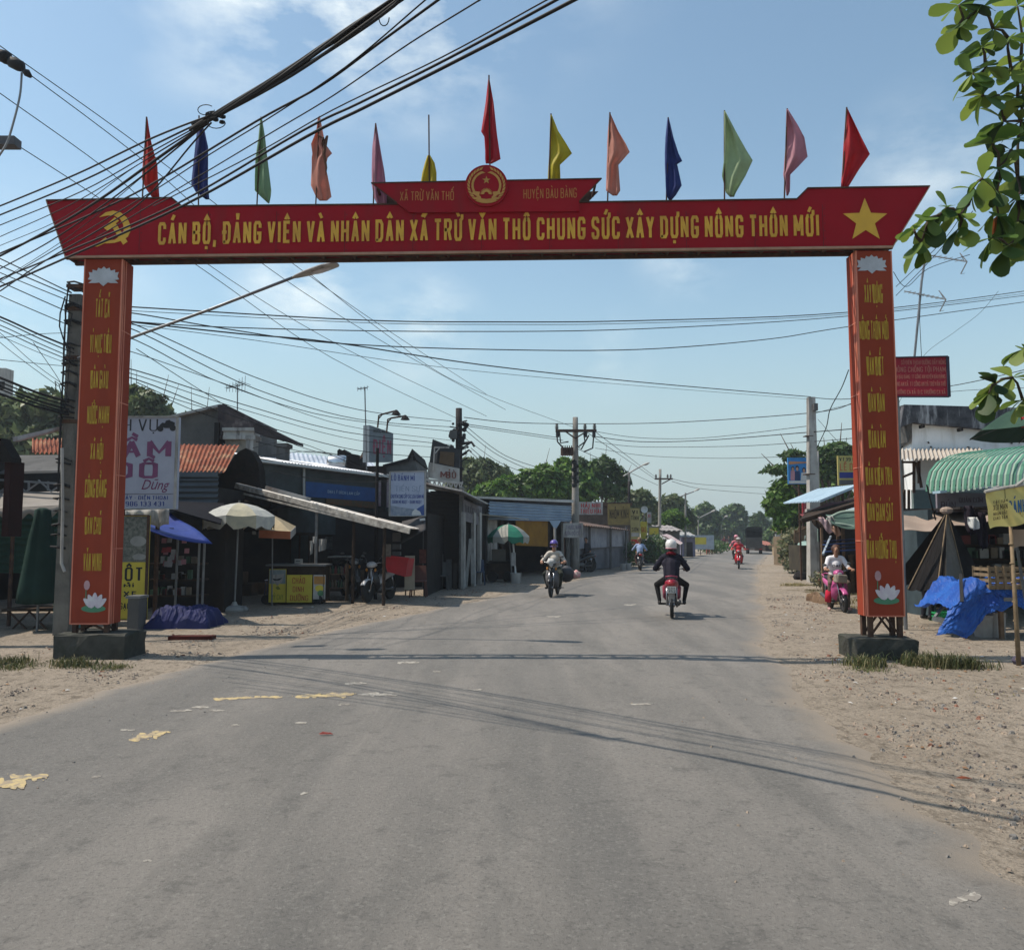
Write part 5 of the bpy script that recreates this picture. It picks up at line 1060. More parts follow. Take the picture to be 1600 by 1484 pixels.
# tall billboard with two lamp arms
t, p, Q = sign('billboard', 'upright grey billboard with faded pink letters and two lamp arms on top', 'billboard', 576.5, 614, 664, 722, 26, mat('billboard grey', (.2, .24, .27), .7, (.15, .18, .2), 3), .25, Y2=27.2, skew=13)
for k, (x, y, x1, y1, x2, y2) in enumerate(((590, 668, 592, 649, 618, 642), (604, 676, 606, 655, 632, 650))):
    mb = MB(); Y = 26.2+k*.4; mb.tube([W(x, y, Y), W(x1, y1, Y), W(x1+6, y1-2, Y), W(x2, y2, Y)], .03, 6); mb.tube([W(x1, y1+5, Y), W(x1+5, y1-1, Y)], .02, 5); o = mb.build('lamp_arm', m_rusty, t)
    mb = MB(); mb.lathe([(.03, .1), (.08, .05), (.16, -.06)], W(x2+1, y2+3, Y), 12); mb.build('spot_lamp', m_dark, o)
txt(p, mat('faded pink print', (.3, .08, .13), .7), Q, [("ĐIỆN", .16, .92, .22, .62)], bold=.5)
txt(p, mat('dark grey print', (.06, .08, .09), .7), Q, [("NƯỚC MÁY", .16, .75, .8, .9)], bold=.4)
mb = MB(); 
for x0, y0, x1, y1 in ((576, 690, 563, 715), (576, 702, 563, 716), (576, 712, 568, 722)): mb.bar(W(x0, y0, 26.2), W(x1, y1, 27), .03)
mb.build('brace', m_rusty, t)
def antenna(label, px, yt, yb, Y, kind=0):
    b = W(px, yb, Y); t = thing('tv_antenna', label, 'antenna', b); mb = MB(); mb.tube([b, W(px-3 if kind else px, yt, Y)], .022, 6); mb.build('mast', m_steel, t)
    mb = MB(); a = W(px-17, yt+7, Y-.2) if not kind else W(px-14, yt+3, Y); c = W(px+12, yt, Y+.2) if not kind else W(px+1, yt+1, Y)
    mb.bar(a, c, .025)
    for k in range(7 if not kind else 4):
        p = a.lerp(c, k/6.0 if not kind else k/3); s = .18+.05*k if not kind else .12
        mb.bar(p+V((0, -s, .0)), p+V((.02, s, .06)), .014); mb.bar(p+V((0, 0, -s*.6)), p+V((0, 0, s*.6)), .012)
    mb.build('boom', m_steel, t)
antenna('yagi antenna on a mast above the grey gabled house', 371, 600, 641, 26.3)
antenna('slim antenna mast with a small head left of the grey billboard', 573, 605, 735, 25.5, 1)

# big sloping tin awning with dark cafe beneath
t = building('cafe_stall', 'open cafe stall under a long sloping tin awning with dark interior', gpt(500, 20), cat='stall')
A = W(368, 756, 21.3); B = W(640, 826, 18.9); dirb = V((-.03, 1, 0))*3.0
mb = MB(); mb.corr(A+V((0, 0, .02)), dirb, B-A, 40, .022); mb.build('tin_awning', m_tin, t)
mb = MB(); A2, B2 = W(368, 759, 21.28), W(640, 830, 18.88)
mb.bar(A2, B2, .05, .12); mb.bar(W(372, 769, 21.25), W(600, 824, 19.2), .05, .05); mb.build('awning_edge', mat('chipped edging', (.5, .47, .42), .8, (.2, .18, .16), 7), t)
mb = MB()
for x, y in ((495, 795), (553, 812), (601, 822)):
    Y = 21.3+(x-368)/(640-368)*(18.9-21.3)+.1; mb = MB(); mb.tube([W(x, y, Y), gpt(x, Y)], .04, 8); mb.build('post', m_steel if x < 500 else m_brown, t)
# second (upper) tin strip right behind
mb = MB(); mb.bar(W(415, 762, 21.0), W(485, 781, 20.6), .05, .1); mb.build('rafter', m_tin, t)
a = gpt(345, 23.6); b = gpt(668, 26.6)
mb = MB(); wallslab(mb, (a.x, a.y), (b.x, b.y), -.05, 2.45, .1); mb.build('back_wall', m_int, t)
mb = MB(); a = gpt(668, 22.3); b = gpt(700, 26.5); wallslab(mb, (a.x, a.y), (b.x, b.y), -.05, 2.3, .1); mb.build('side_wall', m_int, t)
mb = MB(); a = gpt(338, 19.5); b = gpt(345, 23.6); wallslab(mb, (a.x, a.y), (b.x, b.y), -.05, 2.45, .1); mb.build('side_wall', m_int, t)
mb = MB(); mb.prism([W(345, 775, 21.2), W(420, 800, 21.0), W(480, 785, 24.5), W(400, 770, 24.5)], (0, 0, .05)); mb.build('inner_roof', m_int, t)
# interior bits
t = thing('cafe_table', 'pale edged table barely visible in the dark cafe stall', 'table', gpt(530, 22)); pbox('table_top', m_dwhite, t, 512, 545, 869, 871, 22, .8)
for x in (515, 541): pbox('leg', m_brown, t, x, x+1.5, 871, 908, 22.1, .1)
rr = random.Random(6)
for k in range(4):
    x = 420+k*46+rr.uniform(-8, 8); Y = 21.6+rr.random(); t = thing('plastic_stool', 'low dark plastic stool inside the cafe stall', 'stool', gpt(x, Y), 'stools in the cafe stall')
    c = gpt(x, Y); mb = MB(); mb.lathe([(.15, .42), (.16, .45), (.05, .46)], c, 14); mb.build('seat', mat('dull stool', (.05, .06, .1), .6), t)
    for q in range(4): a_ = math.pi/4+q*math.pi/2; mb = MB(); mb.tube([c+V((.12*math.cos(a_), .12*math.sin(a_), .43)), c+V((.17*math.cos(a_), .17*math.sin(a_), 0))], .018, 6); mb.build('leg', MATS['dull stool'], t)
t = thing('paper_notice', 'small pale paper notice above the yellow porridge cart', 'notice', W(466, 890, 20.2)); pbox('paper_sheet', m_dwhite, t, 460, 473, 873, 890, 20.2, .01)
mb = MB(); 
for q in range(3): pxbox(mb, 462, 469+q, 876+q*4, 877+q*4, 20.19, .005)
mb.build('print', m_blk, t)
t = thing('hanging_cloth', 'pale rags hung from the cafe post', 'cloth', W(495, 860, 19.9))
mb = MB(); 
for x, y0, y1, w in ((484, 845, 868, 5), (498, 842, 862, 12), (488, 838, 850, 7)): a = W(x, y0, 19.8); mb.grid(lambda u, v: a+V((u*w*M(0, 19.8), .04*math.sin(u*8+v*2), -v*(y1-y0)*M(0, 19.8)*(1-.2*u))), 6, 6)
mb.build('rag', [m_dwhite], t, smooth=True)

# cartons and crates stacked in the dark
rr = random.Random(51)
for k, (px, Y, z) in enumerate(((365, 22.4, 0), (372, 22.5, .34), (388, 22.6, 0), (556, 23.4, 0), (556, 23.5, .34), (572, 23.6, 0), (530, 24.4, 0), (531, 24.4, .34), (405, 23.2, 0))):
    c = gpt(px, Y); t = thing('storage_carton', 'dim brown carton stacked in the dark back of the cafe stall', 'carton', (c.x, Y, z), 'cartons stacked in the cafe stall'); a_ = rr.uniform(-.3, .3); u = V((math.cos(a_), math.sin(a_), 0))*(.22+.05*rr.random()); w = V((-math.sin(a_), math.cos(a_), 0))*.18
    mb = MB(); mb.obox(V((c.x, Y, z+.165)), u, w, V((0, 0, .165))); mb.build('carton_body', mat('carton brown', (.13, .09, .06), .85, (.09, .065, .045), 5), t); mb = MB(); mb.obox(V((c.x, Y, z+.333)), u*.99, w*.12, V((0, 0, .003))); mb.build('tape', m_grey, t)
t = thing('glass_cabinet', 'tall dim glass fronted cabinet in the back of the cafe stall', 'cabinet', gpt(470, 22.8)); pbox('cabinet_body', m_brown, t, 452, 484, 832, 905, 22.9, .5); pbox('glass_door', mat('dim glass', (.05, .06, .065), .15), t, 454, 467, 836, 880, 22.86, .03); pbox('glass_door', MATS['dim glass'], t, 469, 482, 836, 880, 22.86, .03)
for k, (px, y0, y1, cc) in enumerate(((600, 850, 870, (.16, .14, .12)), (655, 858, 880, (.14, .05, .04)), (508, 838, 858, (.1, .12, .14)))):
    t = thing('wall_poster', ('faded poster on the post left of the red basket', 'small reddish poster on the wall right of the beige board', 'dim poster above the cafe table')[k], 'poster', W(px, y1, 23.2-k*.3)); pbox('poster_sheet', mat('poster %d' % k, cc, .8, tuple(x*.5 for x in cc), 12), t, px, px+11, y0, y1, (20.0, 22.0, 22.6)[k], .01)
# wires and tubes along the shop fronts, bottles and racks
rr = random.Random(15)
for k, (x0, y0, x1, y1, Y, lab) in enumerate(((420, 735, 606, 752, 20.5, 'sagging service cable along the long shop front'), (666, 772, 720, 775, 25.2, 'thin cable under the truss of the tall dark shop'), (206, 812, 330, 842, 16.4, 'thin line strung across the snack stall'))):
    mb = MB(); A = W(x0, y0, Y); B = W(x1, y1, Y+.6); mb.tube([A.lerp(B, i/8)-V((0, 0, .12*math.sin(math.pi*i/8))) for i in range(9)], .012, 5); one(mb, 'service_cable', m_cable, lab, 'cable')
t = thing('display_rack', 'low rack with bottles and jars at the right end of the porridge cart', 'rack', gpt(520, 20.6))
for yy in (0.35, .7): mb = MB(); c = gpt(512, 20.5); mb.box(c.x, c.x+.5, 20.5, 20.75, yy-.02, yy); mb.build('shelf', m_wood, t)
for xx in (0, .48): mb = MB(); mb.box(c.x+xx, c.x+xx+.03, 20.48, 20.77, -.02, .95); mb.build('upright', m_wood, t)
for yy in (.35, .7):
    for k in range(6): mb = MB(); mb.lathe([(.028, 0), (.03, .12), (.012, .17), (.012, .2)], (c.x+.06+k*.075, 20.6, yy), 8); mb.build('bottle', rr.choice([MATS['goods tan'], MATS['goods green'], MATS['goods red'], MATS['goods white']]), t)
for k, (px, Y, lab) in enumerate(((690, 25.0, 'grey plastic chair before the tall dark shutter'), (655, 22.0, 'dim plastic chair beside the beige board'), (748, 27.6, 'dim plastic chair before the narrow grey shop'))):
    c = gpt(px, Y); t = thing('plastic_chair', lab, 'chair', c); m_ = mat('chair %d' % k, ((.12, .12, .12), (.13, .05, .04), (.05, .08, .14))[k], .6)
    mb = MB(); mb.box(c.x-.21, c.x+.21, c.y-.2, c.y+.2, .42, .45); mb.build('seat', m_, t)
    mb = MB(); mb.prism([(c.x-.2, c.y+.2, .45), (c.x+.2, c.y+.2, .45), (c.x+.17, c.y+.27, .85), (c.x-.17, c.y+.27, .85)], (0, .03, 0)); mb.build('backrest', m_, t)
    for sx in (-1, 1):
        for sy in (-1, 1): mb = MB(); mb.bar((c.x+sx*.18, c.y+sy*.17, .42), (c.x+sx*.22, c.y+sy*.21, 0), .035); mb.build('leg', m_, t)
# porridge cart: three painted panels
t = thing('food_cart', 'porridge cart with yellow lettered panels under the cafe awning', 'food cart', gpt(462, 19.6))
a = gpt(419, 19.6); b = gpt(508, 19.6)
mb = MB(); mb.box(a.x+.02, b.x-.02, 19.66, 20.3, .1, .92); mb.build('cart_body', m_brown, t)
mb = MB(); mb.box(a.x-.03, b.x+.03, 19.6, 20.36, .93, .97); mb.build('counter', m_steel, t)
def cpanel(x0, x1, y0, y1, mt, Y, Y2=None, nm='panel'):
    a = W(x0, y1, Y); b = W(x1, y1, Y2 or Y); c = W(x1, y0, Y2 or Y); d = W(x0, y0, Y); c.x, c.y = b.x, b.y; d.x = a.x; mb = MB(); mb.prism([a, b, c, d], (0, .03, 0)); return mb.build(nm, mt, t), (a, b, c, d)
p, Q = cpanel(419.5, 446, 889, 941, m_yell, 19.55); patch(p, [mat('panel sky', (.25, .3, .32), .6), m_dwhite, m_blk, mat('olive print', (.2, .22, .03), .6)], Q, [(rect(.02, .98, .56, .98), 0), ([(.1, .82), (.9, .86), (.78, .62), (.5, .5), (.25, .62)], 1), ([(.2, .72), (.45, .7), (.8, .74), (.6, .66), (.3, .66)], 2), ([(.4, .45), (.55, .5), (.7, .4), (.5, .38)], 3)], lift=.002); txt(p, MATS['olive print'], Q, [("MỲ CAY", .15, .85, .08, .24)])
p, Q = cpanel(447.5, 487, 898, 941, m_yell, 19.5); txt(p, mat('brick red print', (.42, .06, .03), .6), Q, [("CHÁO", .22, .72, .68, .9), ("DINH", .24, .68, .38, .58), ("DƯỠNG", .14, .86, .06, .26)], bold=.3)
p, Q = cpanel(489, 508, 898, 936, m_dwhite, 19.5, 19.7); patch(p, [mat('orange print', (.4, .2, .05), .6), mat('green print', (.1, .25, .12), .6), m_yell], Q, [(rect(.05, .95, .62, .95), 0), (oval(.5, .45, .35, .14), 2), (oval(.6, .25, .25, .12), 1)], lift=.002)
for x in (424, 503):
    c = gpt(x, 19.9); mb = MB(); mb.lathe([(.11, -.02), (.12, 0), (.11, .02)], V((c.x, 19.62, .12)), 16, 'y'); mb.build('wheel', m_black, t)

# umbrellas
def umbrella(label, cx, ytop, yrim, rad_px, Y, mt, mt2=None, pole_to=None, base=True, val=.22, tilt=(0, 0), n=8, grp=None, pole_b=None, cat='umbrella', flat=.5):
    top = W(cx, ytop, Y); rim = W(cx, yrim, Y).z; r = rad_px*M(0, Y); b = gpt(pole_b or cx, Y); t = thing('market_umbrella', label, cat, b, grp)
    mb = MB(); sub = 4; N_s = n*sub; prof = [(0, 1), (.25, .93), (.5, .75), (.75, .45), (1, 0)]
    vs = [top+V((0, 0, .01))]; tx, ty = tilt
    for (q, h) in prof[1:]:
        for j in range(N_s):
            a = 2*math.pi*j/N_s; s = (j % sub)/sub; sag = 1-.06*math.sin(s*math.pi)*q
            x, y = r*q*sag*math.cos(a), r*q*sag*math.sin(a)
            vs.append(V((top.x+x, Y+y, rim+(top.z-rim)*h-.03*math.sin(s*math.pi)*q*q+x*tx+y*ty)))
    mi = [0]; fs = [(0, 1+j, 1+(j+1) % N_s) for j in range(N_s)]
    for k in range(3): fs += [(1+k*N_s+j, 1+(k+1)*N_s+j, 1+(k+1)*N_s+(j+1) % N_s, 1+k*N_s+(j+1) % N_s) for j in range(N_s)]
    o0 = len(mb.v); mb.v += [tuple(v) for v in vs]
    for f in fs:
        j = (f[1]-1) % N_s; mb.f.append(list(f)); mb.m.append(1 if mt2 and (j//sub) % 2 else 0)
    if val:
        e = vs[1+3*N_s:]; o1 = len(mb.v)
        mb.v += [tuple(v) for v in e]+[tuple(v+V((0, 0, -val*(.55+.45*abs(math.sin(math.pi*(j/sub*1.5))))))) for j, v in enumerate(e)]
        for j in range(N_s): mb.f.append([o1+j, o1+N_s+j, o1+N_s+(j+1) % N_s, o1+(j+1) % N_s]); mb.m.append(1 if mt2 and (j//sub) % 2 else 0)
    o = mb.build('canopy', [mt]+([mt2] if mt2 else []), t); sm = o.modifiers.new('thickness', 'SOLIDIFY'); sm.thickness = .006
    mb = MB(); mb.tube([b+V((0, 0, .02)), top+V((0, 0, .06))], .022, 8); mb.build('pole', m_steel, t)
    mb = MB()
    for j in range(n):
        e = vs[1+3*N_s+j*sub]; mb.bar(top+V((0, 0, -.05)), e+V((0, 0, -.02)), .012)
    mb.build('rib', m_steel, t)
    if base: mb = MB(); mb.lathe([(.3, 0), (.31, .04), (.26, .09), (.08, .12), (.04, .2)], b, 20); mb.build('base', m_dwhite, t, smooth=False)
    return t
m_beige = mat('beige canvas', (.5, .46, .33), .8, (.38, .36, .28), 6, trans=.12)
umbrella('large beige parasol with dark scalloped edge on a thin leaning pole', 374, 786, 806, 56, 18.0, m_beige, mat('pale canvas', (.52, .52, .46), .8, (.4, .4, .38), 8, trans=.12), pole_b=370, val=.3, flat=.5)
t = thing('market_umbrella', 'small tan canopy with an orange valance behind the beige parasol', 'umbrella', gpt(430, 19.2))
mb = MB(); top = W(426, 804, 19.2); cn = [W(405, 828, 18.6), W(454, 830, 18.6), W(462, 822, 20), W(412, 820, 20)]
for k in range(4): mb.add([top, cn[k], cn[(k+1) % 4]], [(0, 1, 2)], 0)
for k in range(4): a_, b_2 = cn[k], cn[(k+1) % 4]; mb.add([a_, b_2, b_2-V((0, 0, .18)), a_-V((0, 0, .18))], [(0, 1, 2, 3)], 1 if k == 0 else 2)
o = mb.build('canopy', [mat('tan canvas', (.4, .32, .2), .8, (.3, .25, .17), 7), mat('orange valance', (.4, .13, .06), .8), m_dwhite], t); sm = o.modifiers.new('thickness', 'SOLIDIFY'); sm.thickness = .008
mb = MB(); mb.tube([gpt(428, 19.3), top], .02, 6); mb.build('pole', m_steel, t)
umbrella('green and white umbrella shading a drink cart further down the left row', 794, 819, 838, 33, 29, mat('green canvas', (.03, .22, .14), .7, trans=.2), mat('faded canvas', (.42, .42, .37), .8, trans=.2), base=False, val=.25, pole_b=800)
t = thing('umbrella_bucket', 'white bucket of cement holding the green umbrella pole', 'bucket', gpt(806, 28.6)); mb = MB(); mb.lathe([(.17, 0), (.2, .35), (.21, .36), (.17, .34)], gpt(806, 28.6), 16); mb.build('bucket_body', m_dwhite, t); mb = MB(); mb.tube([gpt(806, 28.6)+V((0, 0, .2)), W(801, 842, 28.8)], .035, 8); mb.build('white_pole', m_white, t)
t = thing('drink_cart', 'dark drink cart standing under the green umbrella', 'food cart', gpt(785, 29.3)); pbox('cart_body', m_brown, t, 766, 798, 880, 905, 29.2, .9); pbox('counter', m_dark, t, 763, 801, 877, 880, 29.15, 1.0); pbox('glass_case', mat('dim glass case', (.06, .07, .07), .2), t, 768, 790, 858, 877, 29.4, .5); pbox('sheet_of_menu', m_dwhite, t, 799, 806, 863, 884, 28.5, .02)
for x in (770, 794): c = gpt(x, 29.2); mb = MB(); mb.lathe([(.18, -.03), (.2, 0), (.18, .03)], V((c.x, 29.15, .2)), 16, 'y'); mb.build('wheel', m_black, t)

# bakery sign
t, p, Q = sign('shop_sign', 'white and blue bakery sign hanging over the end of the tin awning', 'shop sign', 608.5, 664, 737, 806, 21.6, mat('bakery white', (.4, .45, .56), .6, (.33, .38, .5), 4), .05, Y2=21.9, skew=-1, frame=m_dwhite)
txt(p, m_blup, Q, [("LÒ BÁNH MÌ", .04, .7, .8, .93), ("CHUYÊN CUNG CẤP CÁC LOẠI BÁNH MÌ", .03, .96, .4, .49), ("BÁNH MÌ NGỌT - BÁNH NGỌT", .08, .9, .28, .36)], bold=.36)
txt(p, mat('faint blue print', (.24, .3, .42), .6), Q, [("Tiến Sự", .15, .85, .56, .68)], bold=.2)
patch(p, [mat('photo blue', (.05, .1, .3), .6), mat('photo grey', (.16, .2, .27), .6, (.3, .33, .38), 9), m_white], Q, [(([(0.0, .0), (.98, 0), (.98, .26), (.75, .15), (.3, .2), (0, .24)]), 1), ([(.6, .02), (.98, .02), (.98, .27), (.8, .18)], 0), ([(.62, .02), (.9, .02), (.86, .1), (.72, .16), (.64, .1)], 2)], lift=.002)
t = thing('pallet_board', 'pale beige board standing upright behind the red basket', 'board', gpt(640, 21.2)); pbox('board_panel', mat('beige board', (.42, .36, .28), .8, (.33, .28, .22), 3), t, 632, 648, 868, 921, 21.2, .05)
for x in (632.5, 646): pbox('leg', m_wood, t, x, x+2, 921, 930, 21.2, .05)
t = thing('red_basket', 'large red plastic basket strapped behind the parked white motorbike', 'basket', W(618, 900, 20.5)); mb = MB(); P_ = [(598, 868), (638, 873), (633, 901), (605, 893)]; mb.prism([W(x, y, 20.4) for x, y in P_], (.1, .5, 0)); o = mb.build('basket_wall', mat('red plastic', (.4, .012, .02), .5), t); mb = MB(); mb.bar(W(597, 868, 20.36), W(639, 873, 20.36), .05); mb.build('rim', MATS['red plastic'], t)
# small bits under the awning near the road
t = thing('wall_fan_box', 'small white boxes stacked on the cafe post right side', 'box', W(617, 870, 21)); mb = MB()
for y0, y1 in ((832, 846), (850, 858), (862, 868)): pxbox(mb, 613, 625, y0, y1, 21, .25)
mb.build('box_body', m_grey, t)
# grey canvas flap at the corner
t = thing('canvas_flap', 'dark grey canvas flap hanging at the corner under the bakery sign', 'awning', W(650, 840, 21.5)); mb = MB(); A, B, C, D = W(628, 815, 21.9), W(665, 806, 22.0), W(665, 828, 21.2), W(626, 850, 21.0); mb.grid(lambda u, v: A.lerp(B, u).lerp(D.lerp(C, u), v)+V((0, .04*math.sin(u*6), 0)), 8, 6); o = mb.build('flap_cloth', mat('charcoal canvas', (.075, .07, .07), .9), t, smooth=True); sm = o.modifiers.new('thickness', 'SOLIDIFY'); sm.thickness = .01
mb = MB(); mb.bar(W(656, 812, 21.6), W(664, 811, 21.6), .06); mb.build('tube_lamp', m_white, t)

# tall dark shop
t = building('tall_shop', 'tall dark shop with a truss and framed signboard on top and closed shutter', gpt(690, 26))
mb = MB(); a = gpt(664, 25.5); b = gpt(722, 25.5); zt = W(700, 768, 25.5).z; mb.box(a.x, b.x-.1, 25.6, 33, -.05, zt); mb.build('wall', m_int, t)
mb = MB(); a1 = W(668, 918, 25.5); h = zt; 
for k in range(24): zz = .05+h*k/24; mb.box(gpt(672, 25.5).x, gpt(716, 25.5).x, 25.5, 25.58, zz, zz+h/24-.03)
mb.build('roller_shutter', mat('shutter brown', (.03, .025, .023), .8), t)
mb = MB(); mb.box(gpt(718, 25.5).x, gpt(724, 25.5).x, 25.3, 25.6, -.05, h+.15); mb.build('column', m_conc, t)
mb = MB(); mb.box(gpt(662, 25.5).x, gpt(667, 25.5).x, 25.3, 25.6, -.05, h-1); mb.build('column', m_grey, t)
mb = MB()
for y in (752, 765): mb.bar(W(663, y-3, 25.2), W(723, y+3, 25.2), .07)
for k in range(8): x = 664+k*7.4; mb.bar(W(x, 751, 25.2), W(x+3.7, 763, 25.2), .04); mb.bar(W(x+3.7, 763, 25.2), W(x+7.4, 752, 25.2), .04)
mb.build('roof_truss', m_dwhite, t)
mb = MB(); mb.prism([W(668, 745, 25.4), W(676, 686, 25.4), W(719, 703, 25.4), W(717, 755, 25.4)], (0, .1, 0)); o = mb.build('signboard', mat('signboard black', (.03, .032, .035), .7), t)
mb = MB(); mb.prism([W(667, 746, 25.35), W(670, 722, 25.35), W(718, 732, 25.35), W(718, 755, 25.35)], (0, .04, 0)); mb.build('white_strip', m_dwhite, o)
mb = MB(); letters(mb, "MÌ", W(688, 746, 25.3), X_, Z_, .32, .2, .4); letters(mb, "BÒ", W(697, 747, 25.3), X_, Z_, .32, .2, .4); mb.build('lettering', mat('brown print', (.16, .06, .05), .7), o)
mb = MB(); mb.prism([W(x, y, 25.36) for x, y in ((688, 705), (710, 707), (709, 729), (686, 723))], (0, .03, 0), 0); mb.prism([W(x, y, 25.36) for x, y in ((680, 703), (685, 703), (682, 724), (678, 723))], (0, .03, 0), 1); mb.build('picture', [mat('brown photo', (.1, .065, .035), .7), m_grey], o)
mb = MB(); mb.bar(W(679, 699, 25.1), W(702, 699, 25.1), .05); mb.bar(W(679, 699, 25.1), W(677, 735, 25.3), .04); mb.bar(W(680, 708, 25.1), W(687, 700, 25.1), .03); mb.build('tube_lamp', m_dwhite, o)
mb = MB(); rr = random.Random(12)
for x0, x1, y0 in ((672, 682, 870), (684, 692, 866), (697, 706, 874), (708, 714, 880), (664, 670, 860)): pxbox(mb, x0, x1, y0, 925, 25.2, .2, rr.randrange(2))
t = thing('stored_planks', 'dim planks and pipes leaning on the tall dark shutter', 'planks', gpt(690, 25.1)); mb.build('plank', [mat('dim plank', (.06, .055, .05), .9), mat('dim pipe', (.09, .09, .09), .7)], t)
# narrow shop with grey name board
t = building('narrow_shop', 'narrow grey shop with a pale name board and white door columns', gpt(738, 27.5))
FA, FB = (724, 25.8), (760, 30.0)
fslab('facade', m_int, t, [(724, 922), (724, 775), (760, 788), (760, 910)], .1, 0, FA, FB)
bn = fslab('name_board', mat('pale board', (.2, .19, .2), .8, (.14, .13, .14), 3), t, [(724.5, 813), (724.5, 780), (753, 792), (753, 822)], .04, .15, FA, FB)
mb = MB(); a = fac(726, 799, FA, FB, .16); b = fac(751, 808, FA, FB, .16); letters(mb, "THUỐC TÂY", a, b-a, (0, 0, 1), (b-a).length, .22, .25); mb.build('lettering', mat('board print', (.08, .07, .08), .7), bn)
for x in (725, 741, 750): fslab('column', m_dwhite, t, [(x, 920), (x, 800), (x+3, 802), (x+3, 918)], .1, .2, FA, FB)
mb = MB(); a = fac(722, 768, FA, FB, .4); b = fac(762, 788, FA, FB, .5); mb.prism([a, b, b+V((-1.5, .8, .35)), a+V((-1.5, .8, .35))], (0, 0, .05)); mb.build('roof', m_tin, t)
mb = MB(); mb.bar(W(728, 918, 25.9), W(735, 842, 26.2), .09); mb.bar(W(739, 912, 26.4), W(738, 850, 26.6), .12); mb.build('pipe', m_dwhite, t)
# shop with blue white tin fascia and ochre tarp
t = building('tin_shop', 'open shop with blue white tin fascia and an ochre tarp across its front', gpt(820, 31))
GA, GB = (752, 30.0), (893, 36.5)
dd = (gpt(*GB)-gpt(*GA)).normalized(); gn = V((-dd.y, dd.x, 0))
a = fac(764, 812, GA, GB, .3); b = fac(893, 815, GA, GB, .3); c = fac(764, 783, GA, GB, .3)
mb = MB(); mb.corr(a, V((0, 0, c.z-a.z)), b-a, 6, .035); mb.build('tin_fascia', mat('sky blue tin', (.33, .42, .52), .5, (.24, .33, .45), 1.2, metal=.2), t)
fslab('roof_edge', m_white, t, [(740, 778), (740, 775), (896, 781), (896, 785)], .3, .45, GA, GB)
mb = MB(); a = fac(740, 777, GA, GB, .45); b = fac(896, 783, GA, GB, .45); mb.prism([a, b, b+gn*5+V((0, 0, .3)), a+gn*5+V((0, 0, .3))], (0, 0, .05)); mb.build('roof', m_tin, t)
fslab('ochre_tarp', mat('ochre tarp', (.3, .15, .02), .8, (.22, .11, .02), 2), t, [(806, 852), (806, 811), (856, 813), (856, 854)], .02, .2, GA, GB)
mb = MB(); a = fac(742, 803, GA, GB, .4); b = fac(826, 812, GA, GB, 1.2); mb.prism([a, b, b-gn*-1.2+V((0, 0, .12)), a-gn*-1.2+V((0, 0, .12))], (0, 0, .03)); mb.build('beige_awning', mat('beige sheet', (.38, .33, .26), .8), t)
fslab('side_panel', m_dwhite, t, [(762, 880), (762, 800), (777, 803), (777, 880)], .06, .05, GA, GB)
fslab('back_wall', m_int, t, [(735, 905), (735, 778), (900, 783), (900, 895)], .1, -2.6, GA, GB)
for x in (784, 856, 880, 888): fslab('column', m_dwhite if x > 860 else m_brown, t, [(x, 904), (x, 812), (x+3, 812), (x+3, 903)], .1, .1, GA, GB)
t, p, Q = sign('shop_sign', 'small white handwritten sign on a post beside the blue funnel sign', 'shop sign', 880, 911, 817, 840, 33.5, m_dwhite, .05, posts=(882,))
txt(p, mat('violet print', (.12, .08, .18), .7), Q, [("Thuốc Nam", .15, .9, .58, .85), ("SỬA ĐỒ CŨ", .1, .85, .18, .42)], bold=.25)
t = thing('funnel_sign', 'blue white inverted triangle sign on a thin post', 'sign', gpt(867, 32)); mb = MB(); mb.prism([W(858, 813, 32), W(877, 813, 32), W(869, 826, 32), W(866, 826, 32)], (0, .05, 0)); mb.build('sign_panel', MATS['sky blue tin'], t); mb = MB(); mb.tube([W(867, 824, 32), gpt(867, 32)], .05, 8); mb.build('post', m_dwhite, t)
# shop with grey tarp wall and brown roof, red board behind
t = building('tarp_shop', 'low shop with grey tarp walls and thin brown tin roof beyond the tin shop', gpt(940, 40))
HA, HB = (893, 36.6), (986, 45)
fslab('tarp_wall', mat('grey tarp', (.17, .17, .185), .8, (.11, .11, .12), 1.5), t, [(893, 893), (893, 828), (982, 830), (982, 884)], .05, 0, HA, HB)
fslab('pale_tarp', mat('pale tarp', (.33, .33, .36), .8, (.22, .22, .25), 2), t, [(897, 858), (897, 822), (978, 829), (974, 853)], .03, .12, HA, HB)
mb = MB(); a = fac(890, 818, HA, HB, .6); b = fac(984, 828, HA, HB, .5); hn = (gpt(*HB)-gpt(*HA)).normalized(); hn = V((-hn.y, hn.x, 0)); mb.corr(a, b-a, hn*3+V((0, 0, .5)), 26, .02); mb.build('tin_roof', mat('brown tin', (.13, .1, .09), .8, c3=(.25, .13, .08)), t)
for x in (921, 954, 978): fslab('post', m_grey, t, [(x, 892), (x, 822), (x+2, 822), (x+2, 891)], .06, .3, HA, HB)
t = building('back_shop', 'brown shop with red lettering boards above the grey tarp walls', gpt(940, 46))
pbox('wall', mat('brown wall', (.12, .09, .075), .9, c3=(.05, .04, .04)), t, 900, 985, 790, 880, 46, 5); pbox('roof', m_rusty, t, 895, 988, 785, 790, 45.6, 6)
t, p, Q = sign('shop_sign', 'white sign with red letters on the roof left of the far yellow boards', 'shop sign', 905, 942, 784, 804, 42, m_dwhite, .05); txt(p, m_redp, Q, [("Hải Nhi", .08, .9, .55, .88), ("THIẾU HAI", .05, .92, .1, .45)], bold=.4)
t, p, Q = sign('shop_sign', 'wide ochre board with dark letters left of the tall yellow board', 'shop sign', 950, 985, 787, 820, 44, mat('ochre board', (.28, .2, .06), .7, (.18, .13, .05), 3), .05); txt(p, m_brown, Q, [("NHÔM KÍNH", .08, .92, .3, .75)], bold=.35)
